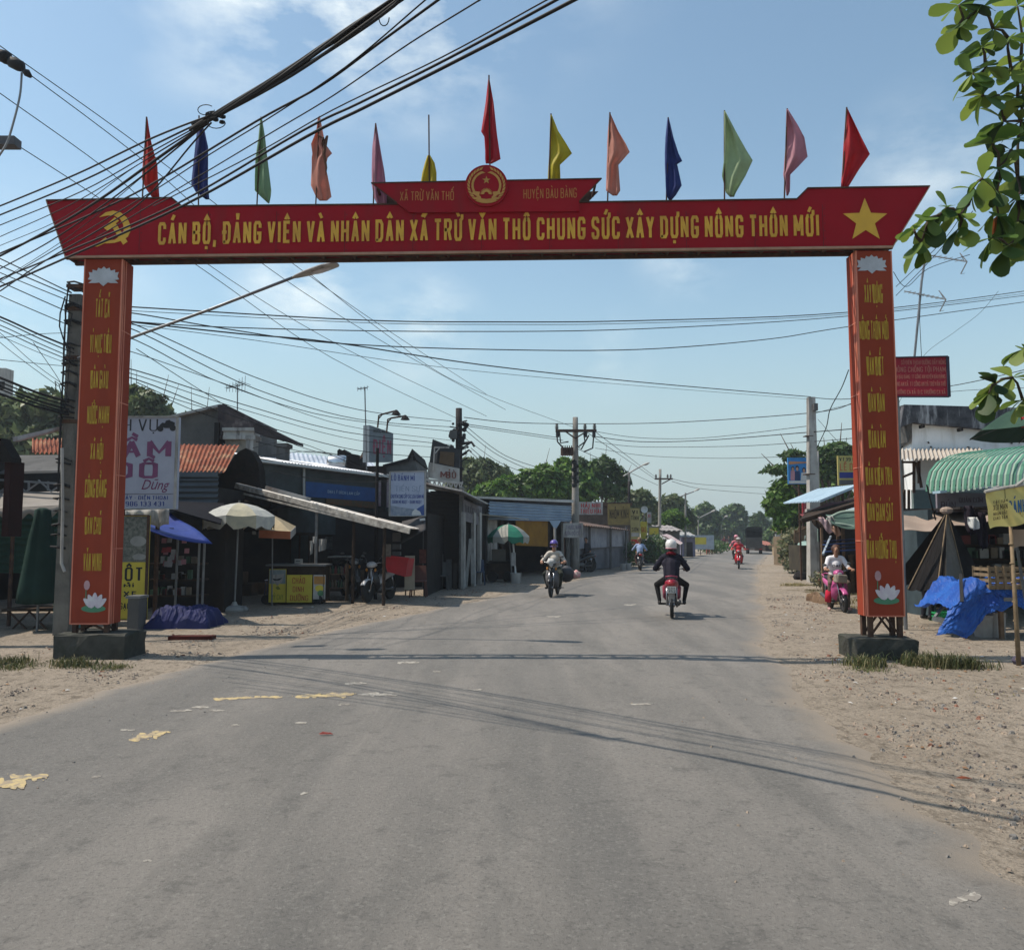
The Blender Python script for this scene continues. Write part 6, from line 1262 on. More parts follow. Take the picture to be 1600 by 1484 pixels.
t, p, Q = sign('shop_sign', 'tall yellow board with dark letters and a red foot beside the lamp post', 'shop sign', 985, 1000, 794, 852, 46, mat('dull yellow', (.36, .3, .12), .7, (.28, .24, .1), 3), .05, posts=(986, 998)); txt(p, m_brown, Q, [("VI", .2, .8, .85, .95), ("TÍNH", .1, .9, .68, .8), ("SƠN", .15, .85, .38, .48)], bold=.4); patch(p, [m_redp, m_dwhite], Q, [(rect(.1, .9, .03, .16), 0), (rect(.1, .9, .24, .34), 1)])
t, p, Q = sign('shop_sign', 'narrow yellow board right of the tall yellow board', 'shop sign', 1001, 1011, 815, 842, 48, m_yell, .05, posts=(1005,)); txt(p, m_redp, Q, [("GAS", .15, .85, .4, .7)], bold=.4)
t, p, Q = sign('shop_sign', 'grey and yellow board second from the tall yellow one', 'shop sign', 1013, 1031, 822, 846, 50, mat('grey board', (.22, .2, .17), .7), .05, posts=(1016,)); patch(p, [m_yell], Q, [(rect(.1, .9, .45, .9), 0)])
t, p, Q = sign('shop_sign', 'small white board high above the far grey stalls', 'shop sign', 1011.5, 1018, 800, 817, 50, m_dwhite, .05, posts=(1014,)); txt(p, m_redp, Q, [("XE", .15, .85, .5, .8)], bold=.4)
t = thing('satellite_dish', 'white satellite dish above the yellow boards', 'satellite dish', W(1006.5, 802, 48)); mb = MB(); mb.lathe([(0.02, 0), (.12, -.02), (.2, -.07), (.21, -.07), (.12, 0), (.02, .02)], W(1006.5, 796, 48), 16, 'y'); mb.build('dish', m_white, t); mb = MB(); mb.tube([W(1006.5, 797, 48.1), W(1006.5, 830, 48.1)], .03, 6); mb.build('mast', m_steel, t)
def shack(label, x0, x1, yt, Y, wm, rm, dep=4, rise=.25, nm='market_shack'):
    t = building(nm, label, gpt((x0+x1)/2, Y), cat='shack'); a = W(x0, yt, Y); b = W(x1, yt, Y)
    mb = MB(); mb.box(a.x, b.x, Y, Y+dep, -.05, a.z); mb.build('wall', wm, t)
    mb = MB(); mb.corr(V((a.x-.15, Y-.5, a.z-.05)), V((b.x-a.x+.3, 0, 0)), V((0, dep+.6, rise+.2)), max(4, int((b.x-a.x)*3)), .03); mb.build('tin_roof', rm, t)
    mb = MB(); w = b.x-a.x; mb.box(a.x+w*.15, b.x-w*.2, Y-.02, Y, -.02, a.z*.72); mb.build('painted_opening', m_int, t)  # dark sheet on the solid wall, doorway shade put into its colour
    return t
shack('dim shack with tin roof just right of the tall yellow board', 1000, 1040, 842, 50, m_brown, m_tin)
shack('grey shack with patched pale roof behind the white helmet', 1036, 1062, 828, 60, m_grey, mat('patched roof', (.36, .34, .33), .8, (.15, .13, .13), 4))
shack('lilac grey walled shack before the far grove', 1066, 1086, 838, 66, mat('lilac wall', (.2, .19, .27), .8), m_tin, 3)
t, p, Q = sign('far_board', 'long pale board with a yellow middle, last sign before the grove on the left', 'shop sign', 1078, 1116, 836, 858, 72, mat('pale blue board', (.36, .4, .45), .7), .1, posts=(1080, 1095, 1113)); patch(p, [m_yell], Q, [(rect(.08, .68, .35, .85), 0)])
t = thing('tarp_awning', 'pink and white awning sloping beside the white helmet', 'awning', W(1050, 860, 56)); mb = MB(); mb.prism([W(1040, 838, 57), W(1048, 836, 57), W(1067, 848, 55), W(1063, 851, 55)], (0, 1.5, .1)); mb.build('awning_cloth', mat('pink white cloth', (.34, .31, .31), .7, (.3, .2, .22), 3), t)
mb = MB(); 
for x in (1042, 1064): mb.tube([W(x, 846, 56), gpt(x, 56)], .04, 6)
mb.build('post', m_grey, t)
def bush(name, label, cx, Y, r, h, mt, n=700, ls=.12, seed=1, cat='shrub', grp=None):
    rr = np.random.default_rng(seed); c = gpt(cx, Y); t = thing(name, label, cat, c, grp); mb = MB()
    for i in range(n):
        d = rr.normal(size=3); d /= np.linalg.norm(d); q = (rr.random()**.4); p = V((c.x+d[0]*r*q, c.y+d[1]*r*q, max(.02, h*.5+d[2]*h*.5*q)))
        a = V(rr.normal(size=3)).normalized()*ls*(.6+.8*rr.random()); b = a.orthogonal().normalized()*ls*.4
        mb.add([p-a*.5, p+b*.5, p+a*.5, p-b*.5], [(0, 1, 2, 3)])
    mb.build('foliage', mt, t)
    mb = MB()
    for k in range(6): a = k*1.05; mb.tube([c, c+V((r*.3*math.cos(a), r*.3*math.sin(a), h*.5)), c+V((r*.6*math.cos(a), r*.6*math.sin(a), h*.85))], [.02, .015, .006], 5)
    mb.build('stem', m_wood, t)
m_lf1 = leafmat('shrub leaves', [(.03, .07, .015), (.05, .11, .025), (.09, .17, .04)], .3)
m_lf2 = leafmat('dusty leaves', [(.06, .08, .035), (.11, .12, .05), (.18, .16, .08)], .3)
bush('shrub', 'bright leafy shrub in front of the far stalls right of the blue shirted rider', 1022, 47, .8, 1.9, m_lf1, 900, .2, 3)
bush('shrub', 'dark leafy shrub at the end of the grey tarp shop', 983, 44, .6, 1.5, m_lf1, 700, .18, 4)
bush('shrub', 'low hedge clump beside the far left roadside', 1116, 76, 1.6, 1.3, m_lf1, 900, .3, 5)
bush('shrub', 'dusty roadside bush behind the far white umbrella', 1222, 72, 1.2, 1.6, m_lf2, 1100, .3, 6)
for x, Y, lab in ((973, 40, 'left one of two white buckets by the grey tarp wall'), (981, 40.4, 'right one of two white buckets by the grey tarp wall')):
    t = thing('paint_bucket', lab, 'bucket', gpt(x, Y)); mb = MB(); mb.lathe([(.13, 0), (.16, .3), (.165, .31), (.13, .3)], gpt(x, Y), 14); mb.build('bucket_body', m_dwhite, t); mb = MB(); mb.tube([gpt(x, Y)+V((.16*math.cos(q), 0, .3+.12*math.sin(q))) for q in [math.pi*i/8 for i in range(9)]], .008, 5); mb.build('handle', m_steel, t)
# ------------------------------------------------------------------ right side
# white house behind the right pillar
t = building('white_house', 'white house with mouldy dark parapet behind the right pillar', gpt(1500, 20))
a = W(1462, 668, 20); b = W(1760, 690, 20)
mb = MB(); mb.box(W(1426, 700, 20).x, b.x+2, 20, 22.3, -.05, W(1426, 655, 20).z); mb.build('wall', mat('house white', (.82, .82, .82), .8, (.72, .73, .74), 2, c3=(.6, .59, .57), streak=True), t)
mb = MB(); mb.prism([W(1407, 668, 19.8), W(1413, 632, 19.8), W(1700, 640, 19.8), W(1700, 682, 19.8), W(1560, 672, 19.8), W(1426, 660, 19.8)], (0, .3, 0)); mb.build('parapet', mat('mouldy parapet', (.1, .1, .11), .95, (.035, .035, .04), 5, c3=(.36, .36, .37), streak=True), t)
mb = MB(); mb.prism([W(1403, 672, 20.6), W(1407, 640, 20.6), W(1412, 633, 19.8), W(1426, 661, 19.8), W(1420, 690, 20), W(1405, 700, 20.6)], (0, 1.6, 0)); mb.build('side_parapet', m_grey, t)
mb = MB(); mb.box(W(1404, 700, 20.4).x, W(1426, 700, 20.2).x-.02, 20.5, 22, -.05, W(1404, 676, 20.4).z); mb.build('side_wall', m_grey, t)
mb = MB()
for x, y in ((1442, 663), (1502, 668)): pxbox(mb, x, x+3, y, y+5, 19.7, .2)
mb.build('drain_spout', m_dark, t)
mb = MB(); rr = random.Random(3); 
for x, y in ((1450, 690), (1454, 697), (1512, 698), (1580, 690), (1586, 682)): mb.bar(W(x, y, 19.97), W(x+rr.uniform(1, 4), y+rr.uniform(1, 4), 19.97), .04, .02)
mb.build('paint_chip', m_grey, t)
mb = MB(); a = W(1396, 718, 18.4); b = W(1545, 716, 18.4); mb.corr(a, b-a, W(1396, 702, 19.9)-a, 22, .035); mb.build('corrugated_canopy', mat('beige asbestos', (.48, .43, .37), .85, (.38, .34, .3), 3), t)
for x0, y0, x1, y1 in ((1404, 748, 1428, 738), (1428, 722, 1428, 770), (1405, 722, 1430, 722), (1432, 722, 1440, 762), (1436, 720, 1436, 755)): mb = MB(); mb.bar(W(x0, y0, 18.6), W(x1, y1, 18.6), .05); mb.build('bracket', m_rusty, t)
for x in (1407, 1413, 1420): mb = MB(); mb.bar(W(x, 765, 19.9), W(x, 810, 19.9), .05); mb.build('window_bar', m_rusty, t)
mb = MB(); mb.box(W(1428, 800, 18.9).x, W(1760, 800, 18.9).x, 18.9, 19, 1.0, 2.75); mb.build('front_wall', mat('teal grey wall', (.16, .2, .19), .85, (.11, .14, .135), 2), t)
# open shop below
t = building('grocery_shop', 'dark open grocery front under the green awning', gpt(1500, 17), cat='shop')
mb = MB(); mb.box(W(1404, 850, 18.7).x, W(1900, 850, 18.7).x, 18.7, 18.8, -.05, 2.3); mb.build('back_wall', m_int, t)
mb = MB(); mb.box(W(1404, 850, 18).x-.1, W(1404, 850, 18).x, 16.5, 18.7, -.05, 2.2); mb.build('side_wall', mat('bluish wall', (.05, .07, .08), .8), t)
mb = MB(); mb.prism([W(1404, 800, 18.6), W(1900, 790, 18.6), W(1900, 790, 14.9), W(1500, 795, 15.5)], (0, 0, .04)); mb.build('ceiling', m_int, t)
rr = random.Random(21); mb = MB()
for k in range(70):
    yy = rr.choice((850, 872, 893, 912)); x = rr.uniform(1440, 1640); c = W(x, yy, 17.2); h = .1+.14*rr.random(); w = .05+.05*rr.random(); mb = MB(); mb.box(c.x-w, c.x+w, 17.2, 17.35, c.z, c.z+h); mb.build('goods', rr.choice([MATS['goods tan'], MATS['goods green'], MATS['goods red'], MATS['goods white']]), t)
for yy in (851, 873, 894, 913): pbox('shelf', m_brown, t, 1436, 1650, yy, yy+2, 17.1, .5)
# green striped awning
t = thing('green_awning', 'green and white striped rounded awning over the grocery shop', 'awning', W(1540, 760, 14.9))
P0 = gpt(1448, 16.6); AD = V((.39, -.92, 0)).normalized(); AN = V((-AD.y, AD.x, 0)); mb = MB(); mg1 = mat('awning green', (.1, .25, .18), .75, (.08, .21, .15), 3, trans=.1); mg2 = mat('awning pale', (.33, .44, .37), .75, (.27, .37, .31), 3, trans=.1)
prof = [(1.9, 3.5), (1.3, 3.46), (.75, 3.36), (.35, 3.2), (.12, 3.0), (.03, 2.8), (0, 2.62)]
for k in range(92):
    for (ya, za), (yb, zb) in zip(prof+[(0, 2.62)], prof[1:]+[(0, 2.58-.02*(k % 2))]):
        e = .02 if k % 2 else 0; sa, sb = k*.062, (k+1)*.062; fr = .03*math.sin(k*.21)
        q = lambda s_, o_, z_: P0+AD*s_+AN*(o_+e)+V((0, 0, z_-fr*(3.5-z_)-e*.5))
        mb.add([q(sa, ya, za), q(sb, ya, za), q(sb, yb, zb), q(sa, yb, zb)], [(0, 1, 2, 3)], k % 2)
o = mb.build('striped_sheet', [mg1, mg2], t); sm = o.modifiers.new('thickness', 'SOLIDIFY'); sm.thickness = .008
for s_ in (.1, 2.6, 5.2): mb = MB(); mb.bar(P0+AD*s_+AN*.05+V((0, 0, 2.66)), P0+AD*s_+AN*1.85+V((0, 0, 2.8)), .045); mb.build('support', m_rusty, t)
mb = MB(); mb.tube([W(1448, 757, 15), W(1456, 790, 15), W(1462, 812, 15.2)], .015, 5); mb.build('tie_rope', m_dark, t)
# mauve board with blue edged roof
t, p, Q = sign('shop_sign', 'mauve grey board under a blue edged ledge below the green awning', 'shop sign', 1465, 1560, 770, 800, 16.6, mat('mauve board', (.24, .21, .24), .8, (.19, .17, .2), 2), .06)
txt(p, mat('mauve print', (.12, .08, .1), .8), Q, [("Quán Cơm", .36, .75, .5, .75), ("BÚN", .06, .3, .15, .55)], bold=.2)
mb = MB(); mb.bar(W(1463, 769, 16.3), W(1565, 763, 16.3), .3, .05); mb.build('ledge', mat('pale blue edge', (.35, .5, .6), .6), t)
# brown tarp roof and folded tent umbrella
t = thing('tarp_roof', 'faded brown tarp stretched low behind the black tent umbrella', 'tarp', W(1460, 830, 15.5))
mb = MB(); A, B, C, D = W(1385, 808, 17), W(1525, 798, 17), W(1560, 812, 14.6), W(1400, 832, 15)
mb.grid(lambda u, v: A.lerp(B, u).lerp(D.lerp(C, u), v)+V((0, 0, -.12*math.sin(u*math.pi)*math.sin(v*math.pi*.9)+.03*math.sin(u*14))), 24, 12); o = mb.build('tarp_cloth', mat('brown canvas', (.32, .25, .2), .9, (.25, .19, .155), 2), t, smooth=True); sm = o.modifiers.new('thickness', 'SOLIDIFY'); sm.thickness = .01
mb = MB(); mb.tube([W(1405, 832, 15), gpt(1405, 15)], .03, 6); mb.build('post', m_bamboo, t)
t = thing('tent_umbrella', 'large black umbrella tipped on its side like a tent with pale ribs', 'umbrella', gpt(1478, 14.3))
apex = W(1479, 800, 14.6); rim = []
for k in range(9):
    u = k/8; rim.append(W(1417+u*120, 920+8*math.sin(u*math.pi)-u*14, 13.9+.9*abs(u-.45)*1.6))
mb = MB(); mat_black = mat('black canvas', (.01, .009, .009), .9, (.014, .012, .012), 3); m_bei2 = mat('painted sunlit canvas', (.2, .175, .14), .9)
for k in range(8):
    A, B = rim[k], rim[k+1]; mb.grid(lambda u, v: apex.lerp(A.lerp(B, u), v)+V((0, .015*math.sin(u*math.pi)*v, -.03*math.sin(u*math.pi)*(v**3))), 4, 8, 1 if k in (4, 5) else 0)  # two panels paler than the black canvas, sunlight put into their colour
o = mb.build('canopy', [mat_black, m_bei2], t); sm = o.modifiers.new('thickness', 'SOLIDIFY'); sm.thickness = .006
back = [V((p.x, 15.3, p.z)) for p in rim]; mb = MB()
for k in range(8): mb.add([apex, back[k], back[k+1]], [(0, 2, 1)])
mb.build('back_canopy', mat_black, t)
for k in (0, 3, 6):
    mb = MB(); mb.tube([apex+V((0, -.03, .03)), rim[k]+V((0, -.04, 0))], .01, 6); mb.build('rib', m_bamboo, t)
mb = MB(); mb.ell(apex+V((0, 0, .03)), (.12, .1, .07), 10); mb.build('knot', MATS['brown canvas'], t)
# clothes hanging
t = thing('hanging_clothes', 'dark and white clothes hanging from the tarp beside the mauve board', 'clothes', W(1520, 850, 14.2))
for (x, y0, y1, w, mt_) in ((1506, 790, 838, 16, mat('dark plum cloth', (.022, .017, .024), .9)), (1512, 808, 828, 16, m_white), (1524, 800, 860, 16, MATS['dark plum cloth'])):
    mb = MB(); a = W(x, y0, 14.2+(.1 if mt_ is not m_white else -.05)); mb.grid(lambda u, v: a+V((u*w*M(0, 14.2)*(1-.3*v)+.05*v, .05*math.sin(u*9+v*3), -v*(y1-y0)*M(0, 14.2)*(1-.25*abs(u-.5)))), 8, 8); o = mb.build('garment', mt_, t, smooth=True); sm = o.modifiers.new('thickness', 'SOLIDIFY'); sm.thickness = .01
# dark green umbrella at the right edge
umbrella('dark green umbrella reaching in from the right edge under the leaves', 1690, 612, 672, 162, 12.5, mat('forest canvas', (.035, .07, .05), .8, (.025, .055, .04), 3), base=False, val=.0, pole_b=1690)
t = thing('red_pennant', 'small red cloth beside the dark green umbrella at the right edge', 'cloth', W(1598, 660, 12)); mb = MB(); a = W(1595, 652, 12); mb.grid(lambda u, v: a+V((u*.12, .02*math.sin(u*8), -v*.16+.02*u)), 5, 5); mb.build('pennant_cloth', m_redp, t)
# yellow banner cart
t = thing('banner_cart', 'snack cart with a yellow lettered banner and a bamboo post at the right edge', 'food cart', gpt(1588, 10.4))
A, B, C, D = W(1547, 826, 10.3), W(1720, 800, 10.0), W(1720, 738, 10.0), W(1541, 769, 10.3)
mb = MB()
def bf(u, v):
    p = A.lerp(B, u).lerp(D.lerp(C, u), v); return p+V((0, .02*math.sin(u*17+v*3)+.012*math.sin(u*40+v*9), .014*math.sin(u*22)*(1-v)))
mb.grid(bf, 60, 14); ban = mb.build('yellow_banner', mat('banner yellow', (.68, .6, .22), .7, (.6, .5, .18), 3, trans=.2), t, smooth=True)
U = (B-A).normalized()
def btxt(tx, px, pb, pt, w, mt_, bold=.3, nm='lettering'):
    mb = MB(); a = W(px, pb, 10.27); cap = (pb-pt)*M(0, 10.27); letters(mb, tx, a+V((0, -.03, 0)), U, V((0, 0, 1)), w*M(0, 10.27), cap, bold, .45); mb.build(nm, mt_, ban)
btxt("BÁNH", 1574, 804, 783, 25, mat('teal blue print', (.02, .1, .25), .6), .36)
btxt("ĐỦ LOẠI", 1580, 820, 807, 44, mat('ochre print', (.5, .25, .05), .6), .22)
for tx, y0, y1 in (("ĐẶC SẢN", 787, 783), ("XÔI MẶN", 798, 789), ("NHẬN ĐẶT", 806, 801), ("GIAO TẬN", 813, 808)): btxt(tx, 1550, y0, y1, 20, m_brown, .25)
mb = MB(); mb.tube([W(1539, 768, 10.28), W(1570, 762, 10.25), W(1720, 737, 9.98)], .022, 8); mb.tube([W(1586, 760, 10.2), W(1606, 745, 10.2)], .02, 6); mb.tube([W(1539, 768, 10.3), W(1560, 760, 12)], .018, 6); mb.build('frame', m_dwhite, t)
mb = MB(); mb.tube([W(1570, 763, 10.24), W(1571, 785, 10.24)], .003, 5); mb.build('string', m_dark, t)
mb = MB(); mb.tube([W(1579, 822, 10.45), W(1585, 920, 10.35), W(1592, 1040, 10.25)], [.022, .026, .03], 8)
for k in range(7): c = W(1580+k*1.8, 850+k*30, 10.42-.025*k); mb.lathe([(.03, -.012), (.033, 0), (.03, .012)], c, 8)
mb.build('bamboo_post', m_bamboo, t, smooth=True)
mb = MB(); mb.tube([W(1588, 850, 11), W(1597, 905, 10.9), W(1606, 960, 10.8)], .02, 6); mb.build('cart_strut', m_grey, t)
mb = MB(); a = W(1578, 827, 10.5); mb.grid(lambda u, v: a+V((u*1.0, .03*math.sin(u*11), -v*.27*(1-.2*math.sin(u*9)))), 14, 5); mb.build('side_cloth', MATS['brown canvas'], t, smooth=True)
mb = MB(); c = G(1592, 1038); mb.ell(c+V((0, 0, .05)), (.09, .08, .07), 8); mb.build('foot_stone', mat('violet grey stone', (.08, .07, .1), .9), t)
# blue tarp table
t = thing('tarp_table', 'market table draped with a rumpled blue tarp at the right edge', 'table', gpt(1540, 13.2))
mb = MB(); a = W(1478, 975, 13.0); xr = W(1700, 975, 13).x; zt = W(1500, 908, 13.0).z
def tf(u, v):
    x = a.x+(xr-a.x)*u; n = noise.noise(V((u*9, v*6, 1)))*.08-abs(noise.noise(V((u*20, v*9, 3))))*.09-abs(noise.noise(V((u*46, v*22, 5))))*.04+.03
    rise = min(1, u*5); top = .5+(zt-.55)*rise*(1+.12*math.sin(u*11))
    if v < .5:                       # hanging front
        q = v/.5; zb = .08+.42*min(1, max(0, u-.14)*6)+.05*math.sin(u*31); return V((x-.25*(1-q)*(1-rise), 12.85+n*.7-.05*math.sin(u*25)*(1-q), zb+(top-zb)*q+n*.3))
    q = (v-.5)/.5; return V((x, 12.9+1.1*q, top+n+.05*math.sin(q*5+u*9)))
mb.grid(tf, 160, 60); o = mb.build('blue_tarp', mat('bright blue tarp', (.02, .11, .42), .55, (.012, .06, .3), 3, trans=.1), t)
for x, y in ((1502, 13.0), (1558, 12.95), (1640, 13)):
    mb = MB(); c = gpt(x, y); mb.box(c.x-.03, c.x+.03, y, y+.06, -.02, .75); mb.build('leg', m_wood, t)
mb = MB(); c = gpt(1558, 12.95); mb.box(c.x, xr, 12.88, 12.95, .62, .68); mb.build('table_edge', mat('concrete edge', (.2, .19, .18), .9), t)
mb = MB(); c = W(1500, 935, 12.8); mb.bar(W(1501, 897, 13.1), W(1503, 940, 12.8), .05, .02); mb.build('strap', m_black, t)
def crate(x, y, z, w, d, h, rows, cols, name, label, mt, cat='crate', grp=None):
    t = thing(name, label, cat, (x, y, z), grp); mb = MB(); s = .012
    for k in range(rows): zz = z+h*(k+.5)/rows; mb.box(x, x+w, y-s, y, zz-h*.14/rows*2, zz+h*.14/rows*2); mb.box(x, x+w, y+d, y+d+s, zz-h*.28/rows, zz+h*.28/rows); mb.box(x-s, x, y, y+d, zz-h*.28/rows, zz+h*.28/rows); mb.box(x+w, x+w+s, y, y+d, zz-h*.28/rows, zz+h*.28/rows)
    mb.build('slat', mt, t); mb = MB()
    for k in range(cols+1): xx = x+w*k/cols; mb.box(xx-.02, xx+.02, y-s*2-.003, y-s-.002, z, z+h); mb.box(xx-.02, xx+.02, y+d+s+.002, y+d+2*s, z, z+h)
    mb.build('upright', mt, t); mb = MB(); mb.box(x, x+w, y, y+d, z, z+.02); mb.build('bottom', mt, t)
    return t
c = W(1549, 921, 12.75); crate(c.x, 12.8, c.z, .62, .4, .36, 4, 5, 'wooden_crate', 'slatted wooden crate standing on the blue tarp table', m_bamboo)
for x, lab, h, w in ((1528, 'left pale plastic bucket under the blue tarp table', .34, .13), (1549, 'right pale plastic bucket under the blue tarp table', .38, .12)):
    c = gpt(x, 13.3); t = thing('storage_bucket', lab, 'bucket', c); mb = MB(); mb.lathe([(w, 0), (w*1.15, h), (w*1.2, h+.01), (w*1.2, h+.03), (w, h+.03)], c, 18); mb.build('bucket_body', mat('bucket grey', (.4, .38, .36), .6, (.3, .27, .25), 4), t); mb = MB(); mb.tube([c+V((w*1.15*math.cos(q), -w*.6, h-.12*math.sin(q))) for q in [math.pi*i/8 for i in range(9)]], .006, 5); mb.build('handle', m_steel, t)
for x, lab, Y in ((1460, 'left green plastic crate beside the tent umbrella', 15.6), (1476, 'right green plastic crate beside the tent umbrella', 15.7)): c = gpt(x, Y); crate(c.x, c.y, 0, .17, .3, .2, 3, 3, 'bottle_crate', lab, mat('crate green', (.02, .3, .1), .5))
t = thing('metal_stand', 'grey metal trestle tipped on the ground below the blue tarp', 'stand', gpt(1475, 13.6)); mb = MB(); mb.bar(W(1461, 966, 13.4), W(1482, 972, 13.2), .16, .06); mb.bar(W(1461, 964, 13.4), W(1480, 938, 13.6), .04); mb.bar(W(1484, 968, 13.2), W(1480, 938, 13.6), .04); mb.build('trestle_frame', m_steel, t)
# red notice board and its antenna mast
t, p, Q = sign('notice_board', 'red notice board with rows of pale pink lettering right of the right pillar', 'notice board', 1392, 1483, 559, 620, 14.2, mat('notice red', (.34, .012, .03), .6, (.28, .01, .025), 2), .06, Y2=14.0, skew=-2, frame=mat('frame dark', (.04, .035, .06), .6))
txt(p, mat('pale pink print', (.5, .18, .14), .6), Q, [("SỐ ĐIỆN THOẠI ĐƯỜNG DÂY NÓNG", .2, .97, .82, .93), ("PHÒNG CHỐNG TỘI PHẠM", .03, .96, .63, .76), ("CAH BÀU BÀNG: TT CÔNG AN HUYỆN BÀU BÀNG", .06, .95, .46, .56), ("CÔNG AN XÃ: TT CÔNG AN XÃ TRỪ VĂN THỐ", .06, .95, .27, .38), ("TRƯỞNG CA XÃ: Đ.C TRƯỞNG CA XÃ", .06, .94, .07, .17)], bold=.3)
mb = MB(); a = W(1402, 625, 14.3); mb.tube([W(1402, 700, 14.3), a, W(1402, 600, 14.3)], .03, 8); mb.build('post', m_steel, t); mb = MB(); mb.tube([V((a.x, 14.3, 0)), a], .035, 8); mb.build('post', m_steel, t)
t = thing('tv_antenna', 'tall leaning television antenna above the red notice board', 'antenna', W(1424, 555, 15)); mb = MB(); mb.tube([W(1423, 620, 15), W(1440, 440, 15), W(1447, 393, 15)], .022, 6); mb.build('mast', m_steel, t)
mb = MB()
for (x0, y0, x1, y1) in ((1434, 396, 1511, 409), (1413, 455, 1478, 468)):
    A, B = W(x0, y0, 15.2), W(x1, y1, 14.6); mb.bar(A, B, .02)
    for k in range(8): p_ = A.lerp(B, .08+k*.11); mb.bar(p_+V((-.02, -.18, -.04)), p_+V((.02, .18, .04)), .008)
    for dz in (-1, 1): mb.bar(B, B+V((-.07, .1, .2*dz)), .016); mb.bar(B+V((-.07, .1, .2*dz)), B+V((.12, .3, .12*dz)), .008)
mb.build('boom', m_steel, t)
mb = MB(); mb.tube([W(1440, 440, 15), W(1437, 500, 15), W(1440, 560, 15)], .006, 5); mb.build('feeder', m_cable, t)
for q in ((([(1400, 448, 15), (1470, 380, 13), (1500, 340, 12)])), (([(1400, 462, 15), (1460, 400, 13.5), (1520, 330, 12)])), (([(1396, 425, 14), (1416, 448, 14.4), (1450, 420, 14), (1515, 398, 13)]))): wire(q, 'thin guy wire around the television antenna at right', 'guy wires of the antenna', .006)

# stalls between right utility pole and right pillar
t = building('market_stall', 'ramshackle stall with a light blue tin roof left of the right pillar', gpt(1320, 24), cat='stall')
mb = MB(); A, B = W(1281, 783, 24), W(1345, 757, 24); mb.corr(A, V((.25, 4, .1)), B-A, 24, .03); mb.bar(A, B, .06, .07); mb.build('blue_tin_roof', mat('light blue tin', (.45, .58, .66), .4, (.36, .48, .56), 2, metal=.3), t)
mb = MB(); mb.prism([W(1296, 800, 24.3), W(1345, 780, 24.3), W(1345, 788, 24), W(1300, 803, 24)], (0, 2.5, 0)); mb.build('red_underlay', mat('dull red sheet', (.24, .05, .06), .7), t)
mb = MB(); mb.bar(W(1252, 815, 23), W(1345, 786, 23), .12, .1); mb.bar(W(1252, 815, 23), W(1262, 802, 27), .1); mb.prism([W(1252, 813, 23), W(1345, 785, 23), W(1345, 775, 27), W(1262, 800, 27)], (0, 0, .04)); mb.build('dark_roof', m_brown, t)
mb = MB(); A, B, C, D = W(1290, 804, 22.6), W(1350, 790, 22.6), W(1350, 824, 21.2), W(1300, 818, 21.6); mb.grid(lambda u, v: A.lerp(B, u).lerp(D.lerp(C, u), v)+V((0, 0, -.1*math.sin(u*math.pi))), 12, 8); o = mb.build('green_tarp', mat('dark green tarp', (.06, .1, .08), .8, (.04, .07, .06), 3), t, smooth=True); sm = o.modifiers.new('thickness', 'SOLIDIFY'); sm.thickness = .01
mb = MB(); mb.tube(smooth_path([W(1292, 812, 22.4), W(1302, 806, 22.3), W(1318, 800, 22.2), W(1350, 799, 22)]), .05, 6); mb.tube(smooth_path([W(1305, 818, 21.7), W(1320, 820, 21.6), W(1350, 827, 21.5)]), .04, 6); mb.build('rolled_hem', mat('pale green cloth', (.25, .32, .27), .8), t)
mb = MB(); a = gpt(1262, 27.5); b = gpt(1420, 25); mb.box(a.x, b.x, 26.5, 26.6, -.05, 2.4); mb.build('back_wall', m_int, t)
for x in (1283, 1308, 1316, 1345): mb = MB(); mb.bar(gpt(x, 22.8), W(x, 806, 22.8), .06); mb.build('post', m_wood, t)
mb = MB()
for k in range(4): A, B = W(1288, 862-k*5.5, 22+.25*k), W(1348, 858-k*5.5, 22+.25*k); mb.bar(A, B, .26, .03, m=k % 2)
mb.bar(W(1286, 866, 21.9), W(1298, 838, 22.9), .05, m=2); mb.build('blue_shade', [mat('blue slat', (.02, .05, .16), .6), mat('navy slat', (.01, .02, .07), .6), mat('pale slat', (.3, .36, .42), .6)], t)
mb = MB(); rr = random.Random(31)
for k in range(26): x = 1284+k*2.4; mb.bar(gpt(x, 23.0)+V((0, 0, .02)), W(x+rr.uniform(-1, 1), 868+rr.uniform(-3, 3), 23.0), .05+.05*rr.random(), .02, m=rr.randrange(2))
mb.build('plank_front', [m_wood, m_brown], t)
t = thing('hanging_clothes', 'pinkish and pale clothes hanging at the corner of the ramshackle stall', 'clothes', W(1293, 830, 22))
for k, (x, y0, y1, w, mt_) in enumerate(((1268, 812, 826, 10, m_brown), (1278, 808, 822, 9, mat('pale pink cloth', (.5, .36, .38), .8)), (1284, 812, 834, 12, MATS['pale pink cloth']), (1292, 806, 828, 9, m_dwhite), (1298, 822, 838, 10, mat('peach cloth', (.5, .3, .22), .8)))):
    mb = MB(); a = W(x, y0, 22.1-.05*k); mb.grid(lambda u, v: a+V((u*w*M(0, 22)+.1*v, .05*math.sin(u*9+v*4), -v*(y1-y0)*M(0, 22)*(1-.4*abs(u-.5)))), 6, 6); o = mb.build('garment', mt_, t, smooth=True); sm = o.modifiers.new('thickness', 'SOLIDIFY'); sm.thickness = .01
t = building('wooden_kiosk', 'small dark kiosk with tattered wooden boards left of the tall square pole', gpt(1258, 31), cat='kiosk')
pbox('kiosk_body', mat('kiosk dark', (.07, .06, .04), .9, (.04, .035, .03), 3), t, 1254, 1272, 852, 892, 31, 1.5)
mb = MB()
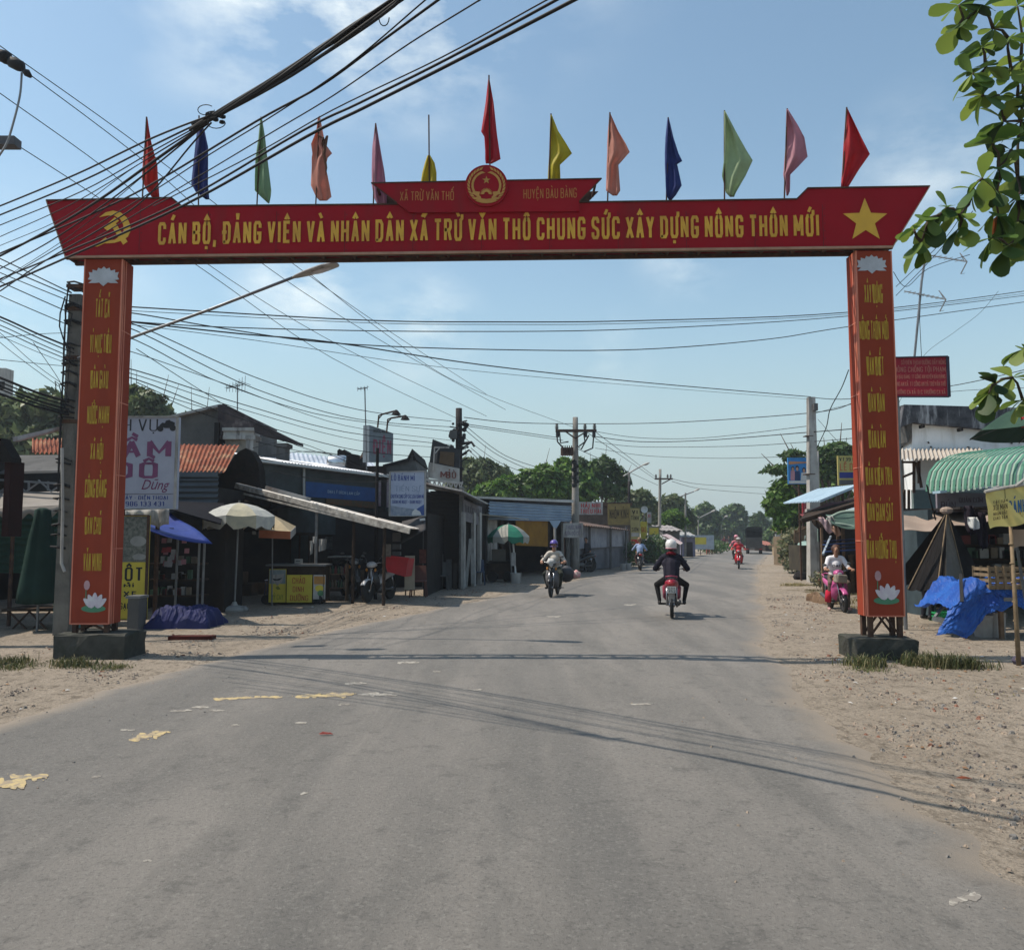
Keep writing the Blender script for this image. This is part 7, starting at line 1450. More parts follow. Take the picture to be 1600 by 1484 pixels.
for x0, y0, x1, y1 in ((1243, 848, 1244, 828), (1248, 850, 1250, 824), (1253, 852, 1256, 822), (1260, 850, 1264, 816), (1244, 832, 1262, 822)): mb.bar(W(x0, y0, 31), W(x1, y1, 31), .14, .04)
mb.build('plank', m_wood, t); mb = MB(); mb.prism([W(1250, 852, 30.4), W(1262, 838, 31.5), W(1276, 838, 31.5), W(1272, 852, 30.4)], (0, .3, .03)); mb.build('pale_green_roof', mat('pale green sheet', (.3, .42, .38), .7), t)
t, p, Q = sign('plastic_poster', 'pale green poster tied right of the tall square pole', 'poster', 1278, 1286, 826, 846, 28, mat('mint poster', (.35, .5, .4), .6), .02); txt(p, m_dwhite, Q, [("CARD", .2, .8, .5, .7)])
t, p, Q = sign('red_board', 'red board with faint pale rows left of the tall square pole', 'sign', 1254, 1268, 778, 806, 31, mat('board red', (.4, .03, .04), .6), .05, posts=(1256, 1266)); txt(p, m_dwhite, Q, [("CẤM ĐỔ", .2, .85, .62, .72), ("RÁC", .25, .75, .45, .55)], bold=.2)
t, p, Q = sign('billboard', 'blue billboard with pictures of three people beside the tall square pole', 'billboard', 1232, 1265, 715, 756, 30, mat('billboard blue', (.03, .17, .42), .6, (.04, .22, .5), 4), .08, posts=(1250,))
patch(p, [m_white, mat('poster skin', (.5, .3, .22), .6), m_blk, mat('poster pink', (.5, .25, .3), .6), mat('poster orange', (.55, .25, .12), .6), mat('poster navy', (.02, .05, .14), .6)], Q, [(rect(.02, .98, .02, .12), 0), ([(.05, .74), (.95, .8), (.95, .84), (.05, .86)], 4), ([(.1, .14), (.12, .5), (.3, .52), (.34, .14)], 3), (oval(.22, .58, .08, .09), 2), (oval(.22, .56, .055, .07), 1), ([(.3, .13), (.32, .48), (.55, .5), (.56, .13)], 5), (oval(.43, .6, .08, .1), 2), (oval(.43, .57, .055, .07), 1), ([(.58, .13), (.62, .42), (.9, .44), (.94, .13)], 0), (oval(.75, .53, .085, .1), 2), (oval(.75, .5, .06, .075), 1)], lift=.003)
t, p, Q = sign('shop_sign', 'yellow sign with red and black letters just left of the right pillar', 'shop sign', 1310, 1350, 712, 758, 26, mat('mustard sign', (.42, .34, .1), .7, (.34, .28, .1), 3), .06, posts=(1318,)); txt(p, m_blk, Q, [("VT39 MAY", .06, .95, .82, .94)], bold=.4); txt(p, mat('orange red print', (.5, .1, .03), .6), Q, [("LÊ DUY", .08, .95, .5, .74)], bold=.3); patch(p, [mat('royal print', (.03, .04, .2), .6), m_grey], Q, [(rect(.05, .62, .24, .44), 0), (rect(.04, .96, .02, .18), 1)])
umbrella('far small white umbrella on the right verge', 1224, 839, 848, 11, 52, m_white, base=False, val=.0, pole_b=1231)
t = thing('white_board', 'tiny pale board standing behind the far white umbrella', 'board', gpt(1216, 58)); pbox('board_panel', m_dwhite, t, 1212, 1221, 834, 850, 58, .1); pbox('post', m_grey, t, 1215.5, 1217, 850, 868, 58.02, .06)
t = thing('food_table', 'tan covered table under the far white umbrella', 'table', gpt(1224, 53)); pbox('table_body', mat('tan cover', (.4, .3, .2), .8), t, 1216, 1233, 853, 868, 53, 1.2); pbox('table_top', m_wood, t, 1215, 1234, 851, 853, 52.9, 1.4)
# pots, straw, litter by the pole
t = thing('clay_pot', 'rusty brown pot on the ground right of the tall square pole', 'pot', gpt(1283, 27.2)); c = gpt(1283, 27.2); mb = MB(); mb.lathe([(.14, 0), (.19, .1), (.21, .3), (.17, .4), (.19, .44), (.15, .42)], c, 16); mb.build('pot_body', mat('rust brown pot', (.2, .08, .05), .8, (.12, .05, .04), 5), t, smooth=True); mb = MB(); mb.lathe([(.13, .0), (.15, .02), (.12, .03)], c+V((0, 0, .4)), 14); mb.build('rim', m_brown, t)
t = thing('stone_block', 'dark leaning stone in the dry grass left of the tall square pole', 'stone', gpt(1249, 31)); mb = MB(); c = gpt(1249, 31); rr = random.Random(2); mb.lathe([(.25, -.05), (.3, .1), (.22, .25), (.08, .32)], c, 7); mb.build('stone_body', m_dark, t)
bush('shrub', 'dry palm like shrub between the far umbrella and the kiosk', 1241, 36, .8, 2.1, m_lf2, 800, .3, 11)
bush('shrub', 'low dusty weeds behind the clay pot', 1298, 24.5, .7, .7, m_lf2, 600, .16, 12)
bush('shrub', 'scrubby bush between the kiosk and the stone', 1256, 33, .9, 1.0, m_lf2, 600, .2, 13)
mound('rubble_heap', 'low heap of straw and rubbish beside the parked pink motorbike', 'heap', 1288, 1306, 925, 948, 19.6, 1.4, m_wood, 5)
# distant shacks on the right side of the road
shack('tiny distant shack with reddish roof at the right road bend', 1196, 1212, 851, 88, m_brown, mat('reddish roof', (.3, .12, .09), .8), 4)
shack('dim shack behind the far white umbrella', 1236, 1254, 838, 44, mat('tan wall', (.2, .15, .1), .8), m_wood, 3)
# ------------------------------------------------------------------ people: one continuous skinned body each
def body_mesh(prims, vox=.014):
    """prims: ('c', p0, r0, p1, r1, mat) capsules or ('e', c, (rx,ry,rz), mat) ellipsoids, fused by a voxel remesh"""
    mb = MB()
    for p in prims:
        if p[0] == 'c':
            a, r0, b, r1 = V(p[1]), p[2], V(p[3]), p[4]; d = (b-a); L_ = d.length; d = d.normalized() if L_ > 1e-6 else V((0, 0, 1)); pts = []; rs = []
            for q in (-.95, -.75, -.4): pts.append(a+d*r0*q); rs.append(r0*math.sqrt(1-q*q))
            for q in (0, .33, .66, 1): pts.append(a.lerp(b, q)); rs.append(r0+(r1-r0)*q)
            for q in (.4, .75, .95): pts.append(b+d*r1*q); rs.append(r1*math.sqrt(1-q*q))
            mb.tube(pts, rs, 10)
        else: mb.ell(p[1], p[2], 14, rot=p[4] if len(p) > 4 else None)
    me = bpy.data.meshes.new('tmp'); me.from_pydata(mb.v, [], mb.f)
    o = bpy.data.objects.new('tmp', me); COL.objects.link(o)
    bm = bmesh.new(); bm.from_mesh(me); bmesh.ops.recalc_face_normals(bm, faces=bm.faces); bm.to_mesh(me); bm.free()
    m = o.modifiers.new('r', 'REMESH'); m.mode = 'VOXEL'; m.voxel_size = vox
    s = o.modifiers.new('s', 'SMOOTH'); s.factor = .5; s.iterations = 2
    dg = bpy.context.evaluated_depsgraph_get(); dg.update(); me2 = bpy.data.meshes.new_from_object(o.evaluated_get(dg)); bpy.data.objects.remove(o)
    n = len(me2.polygons); ce = np.zeros(n*3); me2.polygons.foreach_get('center', ce); ce = ce.reshape(-1, 3)
    best = np.full(n, 1e9); idx = np.zeros(n, dtype=np.int32)
    for p in prims:
        if p[0] == 'c':
            a = np.array(p[1]); b = np.array(p[3]); d = b-a; L2 = max(d@d, 1e-9); t = np.clip(((ce-a)@d)/L2, 0, 1); dist = np.linalg.norm(ce-(a+t[:, None]*d), axis=1)-(p[2]+(p[4]-p[2])*t); mi = p[5]
        else: r = np.array(p[2]); dist = (np.linalg.norm((ce-np.array(p[1]))/r, axis=1)-1)*r.min(); mi = p[3]
        k = dist < best; best[k] = dist[k]; idx[k] = mi
    me2.polygons.foreach_set('material_index', idx); me2.polygons.foreach_set('use_smooth', [True]*n); return me2
def hand(wrist, grip, side, mi, open_=False):
    """palm, four unequal fingers closed round a bar at grip (bar along x), thumb from the palm's side"""
    w = V(wrist); g = V(grip); d = (g-w).normalized(); P = []; pc = w.lerp(g, .55)
    P.append(('c', w, .026, pc+V((0, 0, .015)), .034, mi)); P.append(('c', pc+V((-.025, 0, .01)), .022, pc+V((.025, 0, .01)), .022, mi))
    for k, (dx, ln) in enumerate(((-.032, .9), (-.011, 1.0), (.011, .95), (.032, .8))):
        dx *= side; k0 = g+V((dx, 0, .026)); k1 = g+V((dx, .034*ln, .008)); k2 = g+V((dx, .026*ln, -.024))
        P += [('c', pc+V((dx, 0, .012)), .011, k0, .0105, mi), ('c', k0, .0105, k1, .0095, mi), ('c', k1, .0095, k2, .0085, mi)]
    P += [('c', pc+V((-side*.03, 0, 0)), .012, g+V((-side*.045, .0, -.012)), .011, mi), ('c', g+V((-side*.045, 0, -.012)), .011, g+V((-side*.035, .022, -.026)), .009, mi)]
    return P
SK, TOP, LEG, SHOE, HAIR = 0, 1, 2, 3, 4
def head_prims(c, f, hair=True, long_=False):
    c = V(c); f = V(f).normalized(); r = V((f.y, -f.x, 0)).normalized(); P = [('e', c, (.078, .095, .105), SK), ('c', c+f*.03-V((0, 0, .06)), .05, c+f*.045-V((0, 0, .085)), .035, SK), ('c', c+f*.09+V((0, 0, .005)), .012, c+f*.105-V((0, 0, .022)), .015, SK),
        ('e', c+r*.08-V((0, 0, .01)), (.014, .022, .03), SK), ('e', c-r*.08-V((0, 0, .01)), (.014, .022, .03), SK), ('c', c-V((0, 0, .08))-f*.01, .052, c-V((0, 0, .17))-f*.025, .055, SK),
        ('c', c+f*.088-r*.02-V((0, 0, .052)), .008, c+f*.088+r*.02-V((0, 0, .052)), .008, 5)]
    for s in (-1, 1): P.append(('e', c+f*.088+r*.032*s+V((0, 0, .012)), (.012, .01, .009), 4))
    if hair:
        P.append(('e', c-f*.018+V((0, 0, .022)), (.088, .096, .1), HAIR))
        if long_: P += [('c', c-f*.05, .085, c-f*.07-V((0, 0, .22)), .06, HAIR), ('e', c-f*.03+V((0, 0, .02)), (.115, .11, .12), HAIR)]
    return P
def person(label, x, y, yaw, prims, mats, z=0, sc=1.0, vox=.014, group=None, cat='person'):
    me = body_mesh(prims, vox); 
    for m in mats: me.materials.append(m)
    t = bpy.data.objects.new('person', me); COL.objects.link(t); t.location = (x, y, z); t.rotation_euler = (0, 0, yaw); t.scale = (sc,)*3; WORLD[t.name] = V((0, 0, 0)); tag(t, label, cat, group); return t
m_skin = mat('skin', (.36, .19, .12), .6, (.31, .16, .1), 8); m_lips = mat('lips', (.3, .1, .08), .5); m_hair = mat('dark hair', (.02, .015, .012), .6); m_shoe = mat('dark shoe', (.03, .026, .024), .7)
def local(mb, name, mats, parent, smooth=True):
    WORLD[parent.name] = V((0, 0, 0)); return mb.build(name, mats, parent, smooth)
BULK = 1.0
def rider_prims(knee=.3, foot=.2, lean=0.05, hd=.04, bag=False, footz=.3, elbow=.36, fy=.1, face=(0, 1, 0), hair=False, long_=False):
    hip, ch, sh = V((0, -.18, .86)), V((0, -.12+lean, 1.14)), V((0, -.08+lean, 1.33))
    P = [('e', hip, (.165, .15, .12), LEG), ('c', hip+V((0, 0, .04)), .145*BULK, ch, .155*BULK, TOP), ('e', ch+V((0, 0, .04)), (.175*BULK, .125*BULK, .16), TOP), ('c', sh-V((.13, 0, 0)), .07*BULK, sh+V((.13, 0, 0)), .07*BULK, TOP), ('c', sh, .075, sh+V((0, .02, .07)), .055, TOP)]
    for s in (-1, 1):
        S = sh+V((s*.175, 0, -.01)); E = V((s*elbow, .06+lean, 1.07)); Wr = V((s*.34, .3, 1.03)); g = V((s*.31, .37, 1.035))
        P += [('c', S, .062*BULK, E, .05*BULK, TOP), ('c', E, .048*BULK, E.lerp(Wr, .85), .037*BULK, TOP if bag != 'short' else SK), ('c', E.lerp(Wr, .8), .03, Wr, .026, SK)]+hand(Wr, g, s, SK)
        K = V((s*knee, .22, .7)); A = V((s*foot, fy, footz+.05))
        P += [('c', hip+V((s*.09, .0, -.01)), .095, K, .068, LEG), ('c', K, .065, A, .042, LEG), ('c', A-V((0, .04, .045)), .038, A+V((s*.02, .14, -.055)), .034, SHOE)]
    P += head_prims(sh+V((0, .03+hd, .225)), face, hair, long_); return P
def helmet(t, c, col, rimc=None, cap=False, f=(0, 1, 0), visor=True):
    mb = MB(); c = V(c); n = 18; vs = []; prof = [(.93, -.8), (1, -.45), (1.04, -.1), (1.0, .25), (.85, .6), (.55, .88), (.2, .99), (.02, 1.0)]
    for r, h in prof:
        for j in range(n): a = 2*math.pi*j/n; vs.append(c+V((.122*r*math.cos(a), .142*r*math.sin(a), .02+.118*h+(-h*.11 if (h < 0 and math.sin(a) > .25) else 0))))
    k = len(prof); mb.add(vs, [(i*n+j, i*n+(j+1) % n, (i+1)*n+(j+1) % n, (i+1)*n+j) for i in range(k-1) for j in range(n)]+[[(k-1)*n+j for j in range(n)]])
    o = local(mb, 'helmet', col, t)
    mb = MB(); mb.tube([c+V((.116*math.cos(a), .134*math.sin(a), -.07)) for a in [2*math.pi*j/20 for j in range(21)]], .012, 6); local(mb, 'helmet_rim', rimc or col, o)
    if visor: mb = MB(); fd = 1; mb.prism([c+V((x, y, z)) for x, y, z in ((-.09, .11, .03), (-.06, .19, .02), (.06, .19, .02), (.09, .11, .03))], (0, 0, .012)); local(mb, 'visor', col, o, False)
    return o
def crumple(mb, amp, fr):
    mb.v = [tuple(V(v)+V((noise.noise(V(v)*fr), noise.noise(V(v)*fr+V((9, 0, 0))), noise.noise(V(v)*fr+V((0, 9, 0)))))*amp) for v in mb.v]
# ------------------------------------------------------------------ motorbikes
m_chr = mat('chrome', (.4, .4, .42), .25, metal=.9); m_eng = mat('engine grey', (.12, .12, .12), .5, metal=.5); m_lensr = mat('tail lens', (.35, .01, .015), .25, spec=.7); m_seat = mat('vinyl seat', (.015, .015, .016), .5)
def motorbike(name, label, x, y, yaw, body, body2=None, plate="61H 352", lod=0, group=None, steer=0, sc=1.0, basket=False, cat='motorbike', lean=0):
    body2 = body2 or body; t = bpy.data.objects.new(name, None); COL.objects.link(t); t.location = (x, y, rz(x, y)+.003 if le(y) < x < re_(y) else gz(x, y)+.003); t.rotation_euler = (0, lean, yaw); t.scale = (sc,)*3; tag(t, label, cat, group); WORLD[t.name] = V((0, 0, 0))
    def wheel(y0, fr):
        w = MB(); w.lathe([(.2, -.03), (.255, -.04), (.285, -.03), (.292, 0), (.285, .03), (.255, .04), (.2, .03), (.235, .0)], (0, y0, .292), 26, 'x'); o = bpy.data.objects.new('wheel', None); COL.objects.link(o); o.parent = t; WORLD[o.name] = V((0, 0, 0)); local(w, 'tyre', m_black, o)
        w = MB(); w.lathe([(.195, -.022), (.225, -.026), (.23, 0), (.225, .026), (.195, .022), (.205, 0)], (0, y0, .292), 22, 'x'); w.lathe([(.02, -.07), (.05, -.06), (.055, 0), (.05, .06), (.02, .07)], (0, y0, .292), 12, 'x')
        for k in range(10 if not lod else 6): a = 2*math.pi*k/10; w.bar((0, y0, .292), (0, y0+.2*math.cos(a), .292+.2*math.sin(a)), .014)
        local(w, 'rim', m_chr, o, False)
    wheel(-.62, 0); wheel(.62, 1)
    B = MB(); B.loft([(-.86, .78, .05, .04), (-.78, .76, .11, .09), (-.55, .73, .15, .11), (-.25, .66, .14, .11), (.0, .55, .11, .1), (.18, .45, .085, .08), (.3, .5, .07, .09), (.4, .68, .06, .11), (.44, .82, .05, .06)], 14)
    local(B, 'body_panel', body, t)
    B = MB()
    for s in (-1, 1):
        B.add([(s*.03, .47, .86), (s*.16, .43, .8), (s*.21, .36, .6), (s*.2, .3, .38), (s*.1, .34, .27), (s*.03, .42, .5), (s*.03, .42, .84), (s*.14, .39, .78), (s*.18, .33, .6), (s*.17, .27, .4), (s*.09, .31, .3), (s*.03, .38, .5)], [(0, 1, 2, 5), (5, 2, 3, 4), (6, 11, 8, 7), (11, 10, 9, 8), (0, 6, 7, 1), (1, 7, 8, 2), (2, 8, 9, 3), (3, 9, 10, 4), (4, 10, 11, 5)])
    local(B, 'leg_shield', body2, t)
    B = MB(); B.loft([(.3, .97, .1, .05), (.42, .98, .13, .085), (.5, .97, .11, .075), (.55, .96, .07, .05)], 12); local(B, 'handlebar_cowl', body, t)
    B = MB(); B.ell((0, .53, .955), (.075, .04, .055), 12); local(B, 'headlight', m_glass, t)
    for s in (-1, 1): B = MB(); B.ell((s*.13, .46, .84), (.035, .03, .05), 8); local(B, 'indicator', mat('amber lens', (.5, .2, .03), .3), t)
    B = MB(); B.add([(0, .62+.33*math.sin(a)*1.0, .292+.33*math.cos(a)) for a in ()], [])
    n = 12
    def fd(u, v): a = -.75+1.75*u; w = (v-.5)*.13; return V((w, .62+.325*math.sin(a), .292+(.325-abs(v-.5)**2*.12)*math.cos(a)))
    B.grid(fd, n, 4); o = local(B, 'front_fender', body, t); sm = o.modifiers.new('thickness', 'SOLIDIFY'); sm.thickness = .006
    for s in (-1, 1): B = MB(); B.tube([(s*.065, .43, .84), (s*.07, .62, .292)], [.022, .018], 8); local(B, 'fork', m_chr, t)
    B = MB(); B.tube([(-.35, .34, 1.03), (-.2, .38, 1.03), (-.08, .42, 1.0), (.08, .42, 1.0), (.2, .38, 1.03), (.35, .34, 1.03)], .012, 7); h = local(B, 'handlebar', m_chr, t)
    for s in (-1, 1): B = MB(); B.tube([(s*.24, .365, 1.033), (s*.36, .34, 1.033)], .018, 8); local(B, 'grip', m_black, h)
    for s in (-1, 1): B = MB(); B.tube([(s*.17, .39, 1.04), (s*.2, .38, 1.13), (s*.27, .36, 1.18)], .006, 6); B.ell((s*.3, .355, 1.2), (.055, .014, .035), 12); local(B, 'mirror', m_eng, t)
    B = MB(); B.loft([(-.75, .84, .09, .025), (-.6, .845, .125, .04), (-.3, .82, .135, .045), (-.05, .77, .11, .04), (.06, .74, .05, .02)], 12); local(B, 'seat', m_seat, t)
    B = MB(); B.loft([(-.2, .33, .1, .1), (-.05, .33, .13, .13), (.15, .33, .1, .11), (.28, .35, .06, .06)], 10); B.tube([(-.1, -.2, .3), (-.1, -.62, .3)], .03, 8); local(B, 'engine', m_eng, t)
    B = MB(); B.tube([(.08, .2, .25), (.11, .0, .2), (.13, -.25, .25), (.15, -.4, .3), (.15, -.85, .38)], [.018, .018, .02, .045, .05], 10); local(B, 'exhaust', m_eng, t)
    for s in (-1, 1): B = MB(); B.tube([(s*.1, -.5, .72), (s*.1, -.62, .32)], [.03, .022], 8); local(B, 'shock_absorber', m_chr, t)
    B = MB(); B.bar((-.27, .12, .26), (.27, .12, .26), .03); B.bar((-.3, -.02, .25), (-.12, -.02, .25), .02); local(B, 'foot_rest', m_black, t, False)
    B = MB(); B.ell((0, -.83, .76), (.085, .045, .06), 12); local(B, 'tail_light', m_lensr, t)
    B = MB(); B.tube([(-.1, -.5, .84), (-.12, -.72, .9), (0, -.86, .92), (.12, -.72, .9), (.1, -.5, .84)], .014, 7); local(B, 'grab_rail', body2, t)
    B = MB(); B.add([(-.07, -.78, .66), (.07, -.78, .66), (.06, -.9, .36), (-.06, -.9, .36), (-.07, -.75, .66), (.07, -.75, .66), (.06, -.87, .36), (-.06, -.87, .36)], [(0, 1, 2, 3), (7, 6, 5, 4), (0, 3, 7, 4), (1, 5, 6, 2), (3, 2, 6, 7), (0, 4, 5, 1)]); local(B, 'mudguard', m_eng if lod == 0 else m_black, t, False)
    if not lod:
        B = MB(); B.box(-.095, .095, -.9, -.89, .56, .7); o = local(B, 'number_plate', m_white, t, False)
        B = MB(); a, b = plate.split(' '); letters(B, a, V((-.07, -.903, .64)), X_, Z_, .14, .045, .3); letters(B, b, V((-.08, -.903, .575)), X_, Z_, .16, .05, .3); local(B, 'lettering', m_blk, o, False)
    return t
m_bred = mat('red paint', (.3, .012, .03), .3, (.26, .01, .028), 2, spec=.5); m_bpink = mat('pink paint', (.5, .09, .25), .35, (.42, .07, .21), 2, spec=.5); m_bgrey = mat('grey plastic', (.16, .16, .17), .5); m_bblack = mat('black paint', (.02, .02, .022), .3, spec=.5); m_bwhite = mat('white fairing', (.6, .6, .62), .35, spec=.5)
def yaw_of(dx, dy): return -math.atan2(dx, dy)
# 1 rider seen from behind
bx_, by_ = G(1060, 970).x, G(1060, 970).y+.62; yw = yaw_of(.2, 1)
motorbike('motorbike', 'red motorbike seen from behind in the middle of the road', bx_+.0, by_, yw, m_bred, mat('dull pink fairing', (.34, .06, .1), .4, (.25, .04, .07), 3), sc=.91)
BULK = 1.22
p = person('person in a black jacket and white helmet riding away on the red motorbike', bx_, by_, yw, rider_prims(.33, .27, .04, -.01, fy=.1, footz=.3), [mat('brown glove', (.1, .06, .05), .7), mat('black jacket', (.012, .011, .018), .75, (.02, .018, .03), 5, .2, 12), mat('black trousers', (.012, .011, .011), .8), m_shoe, m_hair, m_lips], z=.02, sc=.91, vox=.012)
BULK = 1.05
helmet(p, (0, -.04, 1.595), mat('white helmet', (.75, .73, .7), .3, spec=.5), mat('pink helmet rim', (.6, .25, .3), .4))
mb = MB(); mb.tube([(-.08, -.09, 1.4), (-.05, -.15, 1.42), (.05, -.15, 1.42), (.08, -.09, 1.4)], .035, 8); local(mb, 'collar', mat('dark red collar', (.15, .01, .02), .8), p)
# 2 oncoming rider with goods
c = G(868, 936); yw2 = yaw_of(-.22, -1)
motorbike('motorbike', 'old dark motorbike coming towards the camera on the left lane', c.x, c.y+.62, yw2, m_bblack, m_bgrey, sc=.89, lod=1)
p = person('person in a pale shirt and purple helmet riding towards the camera', c.x, c.y+.62, yw2, rider_prims(.26, .2, .06, .02, bag='short', footz=.28), [m_skin, mat('cream shirt', (.5, .46, .4), .8, (.42, .38, .33), 6), mat('dark olive trousers', (.03, .035, .028), .85), m_shoe, m_hair, m_lips], z=.02, sc=.89, vox=.012)
helmet(p, (0, .02, 1.595), mat('purple helmet', (.1, .07, .3), .35, spec=.5))
t = thing('shopping_bag', 'bulging plastic bags slung at the side of the oncoming old motorbike', 'bag', (c.x+.3, c.y+.8, .35))
mb = MB(); q = V((c.x+.36, c.y+.85, .62)); mb.ell(q, (.2, .25, .22), 22); crumple(mb, .05, 7); mb.build('bag_body', mat('dark bag', (.05, .05, .055), .6), t, smooth=True); mb = MB(); mb.ell(q+V((.24, .02, -.02)), (.13, .15, .12), 20); crumple(mb, .045, 11); mb.build('pink_bag', mat('pink bag', (.55, .2, .22), .6, (.4, .35, .3), 12), t, smooth=True)
mb = MB(); mb.ell((c.x-.1, c.y+.2, .97), (.12, .1, .09), 20); crumple(mb, .035, 12); one(mb, 'basket_bundle', mat('pale bundle', (.5, .5, .48), .7), 'pale bundle in front of the handlebar of the oncoming old motorbike', 'bundle', smooth=True)
# 3 blue shirt rider far left side
c = G(1003, 893); yw3 = yaw_of(.1, 1)
motorbike('motorbike', 'dark motorbike of the blue shirted rider by the grey tarp shop', c.x, c.y+.6, yw3, m_bblack, lod=1)
p = person('person in a light blue shirt riding away along the left verge', c.x, c.y+.6, yw3, rider_prims(.2, .16, .0, -.02, bag='short'), [m_skin, mat('light blue shirt', (.33, .42, .62), .8), mat('brown trousers', (.09, .05, .045), .85), m_shoe, m_hair, m_lips], z=.02, vox=.018, sc=.92)
helmet(p, (0, -.02, 1.595), mat('brown helmet', (.18, .1, .05), .5), visor=False)
# 4 red oncoming bike with two people
c = G(1160, 890); yw4 = yaw_of(-.3, -1)
motorbike('motorbike', 'bright red motorbike coming from far in front of the truck', c.x, c.y+.6, yw4, mat('bright red paint', (.55, .02, .03), .3, spec=.5), lod=1, sc=.92)
p = person('person in red riding the far bright red motorbike', c.x, c.y+.6, yw4, rider_prims(.2, .16, .04, .02), [m_skin, mat('red shirt', (.5, .04, .05), .8), mat('grey trousers', (.06, .06, .06), .85), m_shoe, m_hair, m_lips], z=.02, vox=.018, sc=.92)
helmet(p, (0, .02, 1.595), m_dwhite)
c = G(1151, 881); motorbike('motorbike', 'far motorbike just left of the truck', c.x, c.y, yw4, m_bblack, lod=1)
p = person('person in a pink shirt on the far motorbike just left of the truck', c.x, c.y, yw4, rider_prims(.2, .16, .04, .02), [m_skin, mat('pink shirt', (.6, .2, .24), .8), m_brown, m_shoe, m_hair, m_lips], z=.02, vox=.02)
helmet(p, (0, .02, 1.595), MATS['pink helmet rim'])
for i, (px, Y, cc, dx, lb) in enumerate(((1131, 92, (.12, .03, .04), -1, 'left'), (1138, 96, (.07, .06, .06), -1, 'right'))):
    x = gpt(px, Y).x; motorbike('motorbike', 'tiny '+lb+' one of two dark motorbikes in the haze before the grove', x, Y, yaw_of(dx*.3, dx), m_bblack, lod=1, group=None)
    p = person('tiny '+lb+' one of two distant riders before the grove', x, Y, yaw_of(dx*.3, dx), rider_prims(.2, .16), [m_skin, mat('far shirt %d' % i, cc, .8), m_brown, m_shoe, m_hair, m_lips], z=.02, vox=.025); helmet(p, (0, .0, 1.595), m_brown, visor=False)
# 5 pink motorbike and woman beside the right pillar
c = G(1327, 958); yw5 = yaw_of(-.12, -1); px_, py_ = c.x, c.y+.62
motorbike('motorbike', 'pink motorbike stopped on the right verge behind the right pillar', px_, py_, yw5, m_bpink, m_bpink, sc=.86, lod=1, lean=R(4))
pr = rider_prims(.22, .24, .02, .03, elbow=.29, bag='short', footz=.04, fy=.12, face=(.25, 1, 0), hair=True, long_=True)
p = person('woman in a white lettered top sitting on the pink motorbike', px_, py_, yw5, pr, [m_skin, mat('white top', (.68, .66, .68), .8, (.6, .58, .6), 5), mat('brown shorts', (.14, .1, .08), .85), MATS['pink bag'], mat('brown hair', (.09, .04, .025), .6), m_lips], z=.02, sc=.86, vox=.012)
mb = MB(); letters(mb, "DAD", V((.11, .075, 1.1)), (-1, 0, 0), Z_, .22, .07, .34, depth=.01); local(mb, 'shirt_lettering', m_blk, p, False)
mb = MB(); mb.tube([(.255, .19, .5), (.262, .16, .36), (.265, .13, .22)], [.075, .085, .08], 12); local(mb, 'red_legging', mat('red legging', (.5, .02, .05), .8), p)
t = thing('grey_bag', 'beige grey bag hung at the handlebar of the pink motorbike', 'bag', (px_-.3, py_-.3, .7)); mb = MB(); q = W(1313, 904, py_-.45); mb.obox(q, V((.12, .03, -.01)), V((-.02, .09, 0)), V((.01, 0, .09))); o = mb.build('bag_body', mat('beige bag', (.3, .25, .2), .8, (.22, .19, .15), 6), t); bv = o.modifiers.new('bevel', 'BEVEL'); bv.width = .03; bv.segments = 3
mb = MB(); mb.tube([q+V((-.06, 0, .09)), q+V((0, 0, .2)), q+V((.06, 0, .09))], .008, 6); mb.build('handle', m_brown, t)
# 6 parked white and black motorbike before the cafe
c = gpt(594, 20.6); motorbike('motorbike', 'white and black motorbike parked in the shade before the cafe stall', c.x, c.y, yaw_of(-.35, -1), m_bwhite, m_bblack, lod=1, sc=.95)
c = gpt(906, 37); motorbike('motorbike', 'dark motorbike parked in the shade by the small white handwritten sign', c.x, c.y, yaw_of(-.8, -.5), m_bblack, m_bgrey, lod=1)
c = gpt(548, 21.8); motorbike('motorbike', 'dim motorbike parked deep in the cafe shade left of the white one', c.x, c.y, yaw_of(.5, -1), m_bgrey, m_bblack, lod=1)
# 7 person bending in the grocery shop, 8 standing far figure, 9 seated figure in the shade
c = gpt(1442, 16.0)
P = [('e', (0, 0, .88), (.17, .15, .14), LEG), ('c', (0, -.02, .95), .13, (-.05, .3, 1.12), .15, TOP), ('e', (-.05, .3, 1.12), (.18, .16, .13), TOP), ('c', (-.2, .36, 1.14), .07, (.1, .36, 1.16), .07, TOP)]
for s in (-1, 1): P += [('c', (s*.09, 0, .86), .095, (s*.11, .06, .48), .068, LEG), ('c', (s*.11, .06, .48), .065, (s*.12, 0, .1), .045, LEG), ('c', (s*.12, -.02, .06), .045, (s*.13, .15, .045), .035, SHOE), ('c', (s*.19-.05, .36, 1.12), .06, (s*.2-.03, .5, .88), .045, TOP), ('c', (s*.2-.03, .5, .88), .04, (s*.14-.02, .62, .66), .032, SK)]+hand((s*.14-.02, .62, .66), (s*.13-.02, .66, .58), s, SK)
P += head_prims((-.05, .56, 1.2), (0, 1, -.5), True)
mck = mat('checkered shirt', (.5, .5, .5), .8, (.05, .05, .06), 26, edge=(.48, .52)); person('person in a checkered shirt bending down behind the black tent umbrella', c.x, c.y, yaw_of(1, .1), P, [m_skin, mck, mat('black skirt', (.015, .015, .02), .8), m_shoe, m_hair, m_lips], vox=.015)
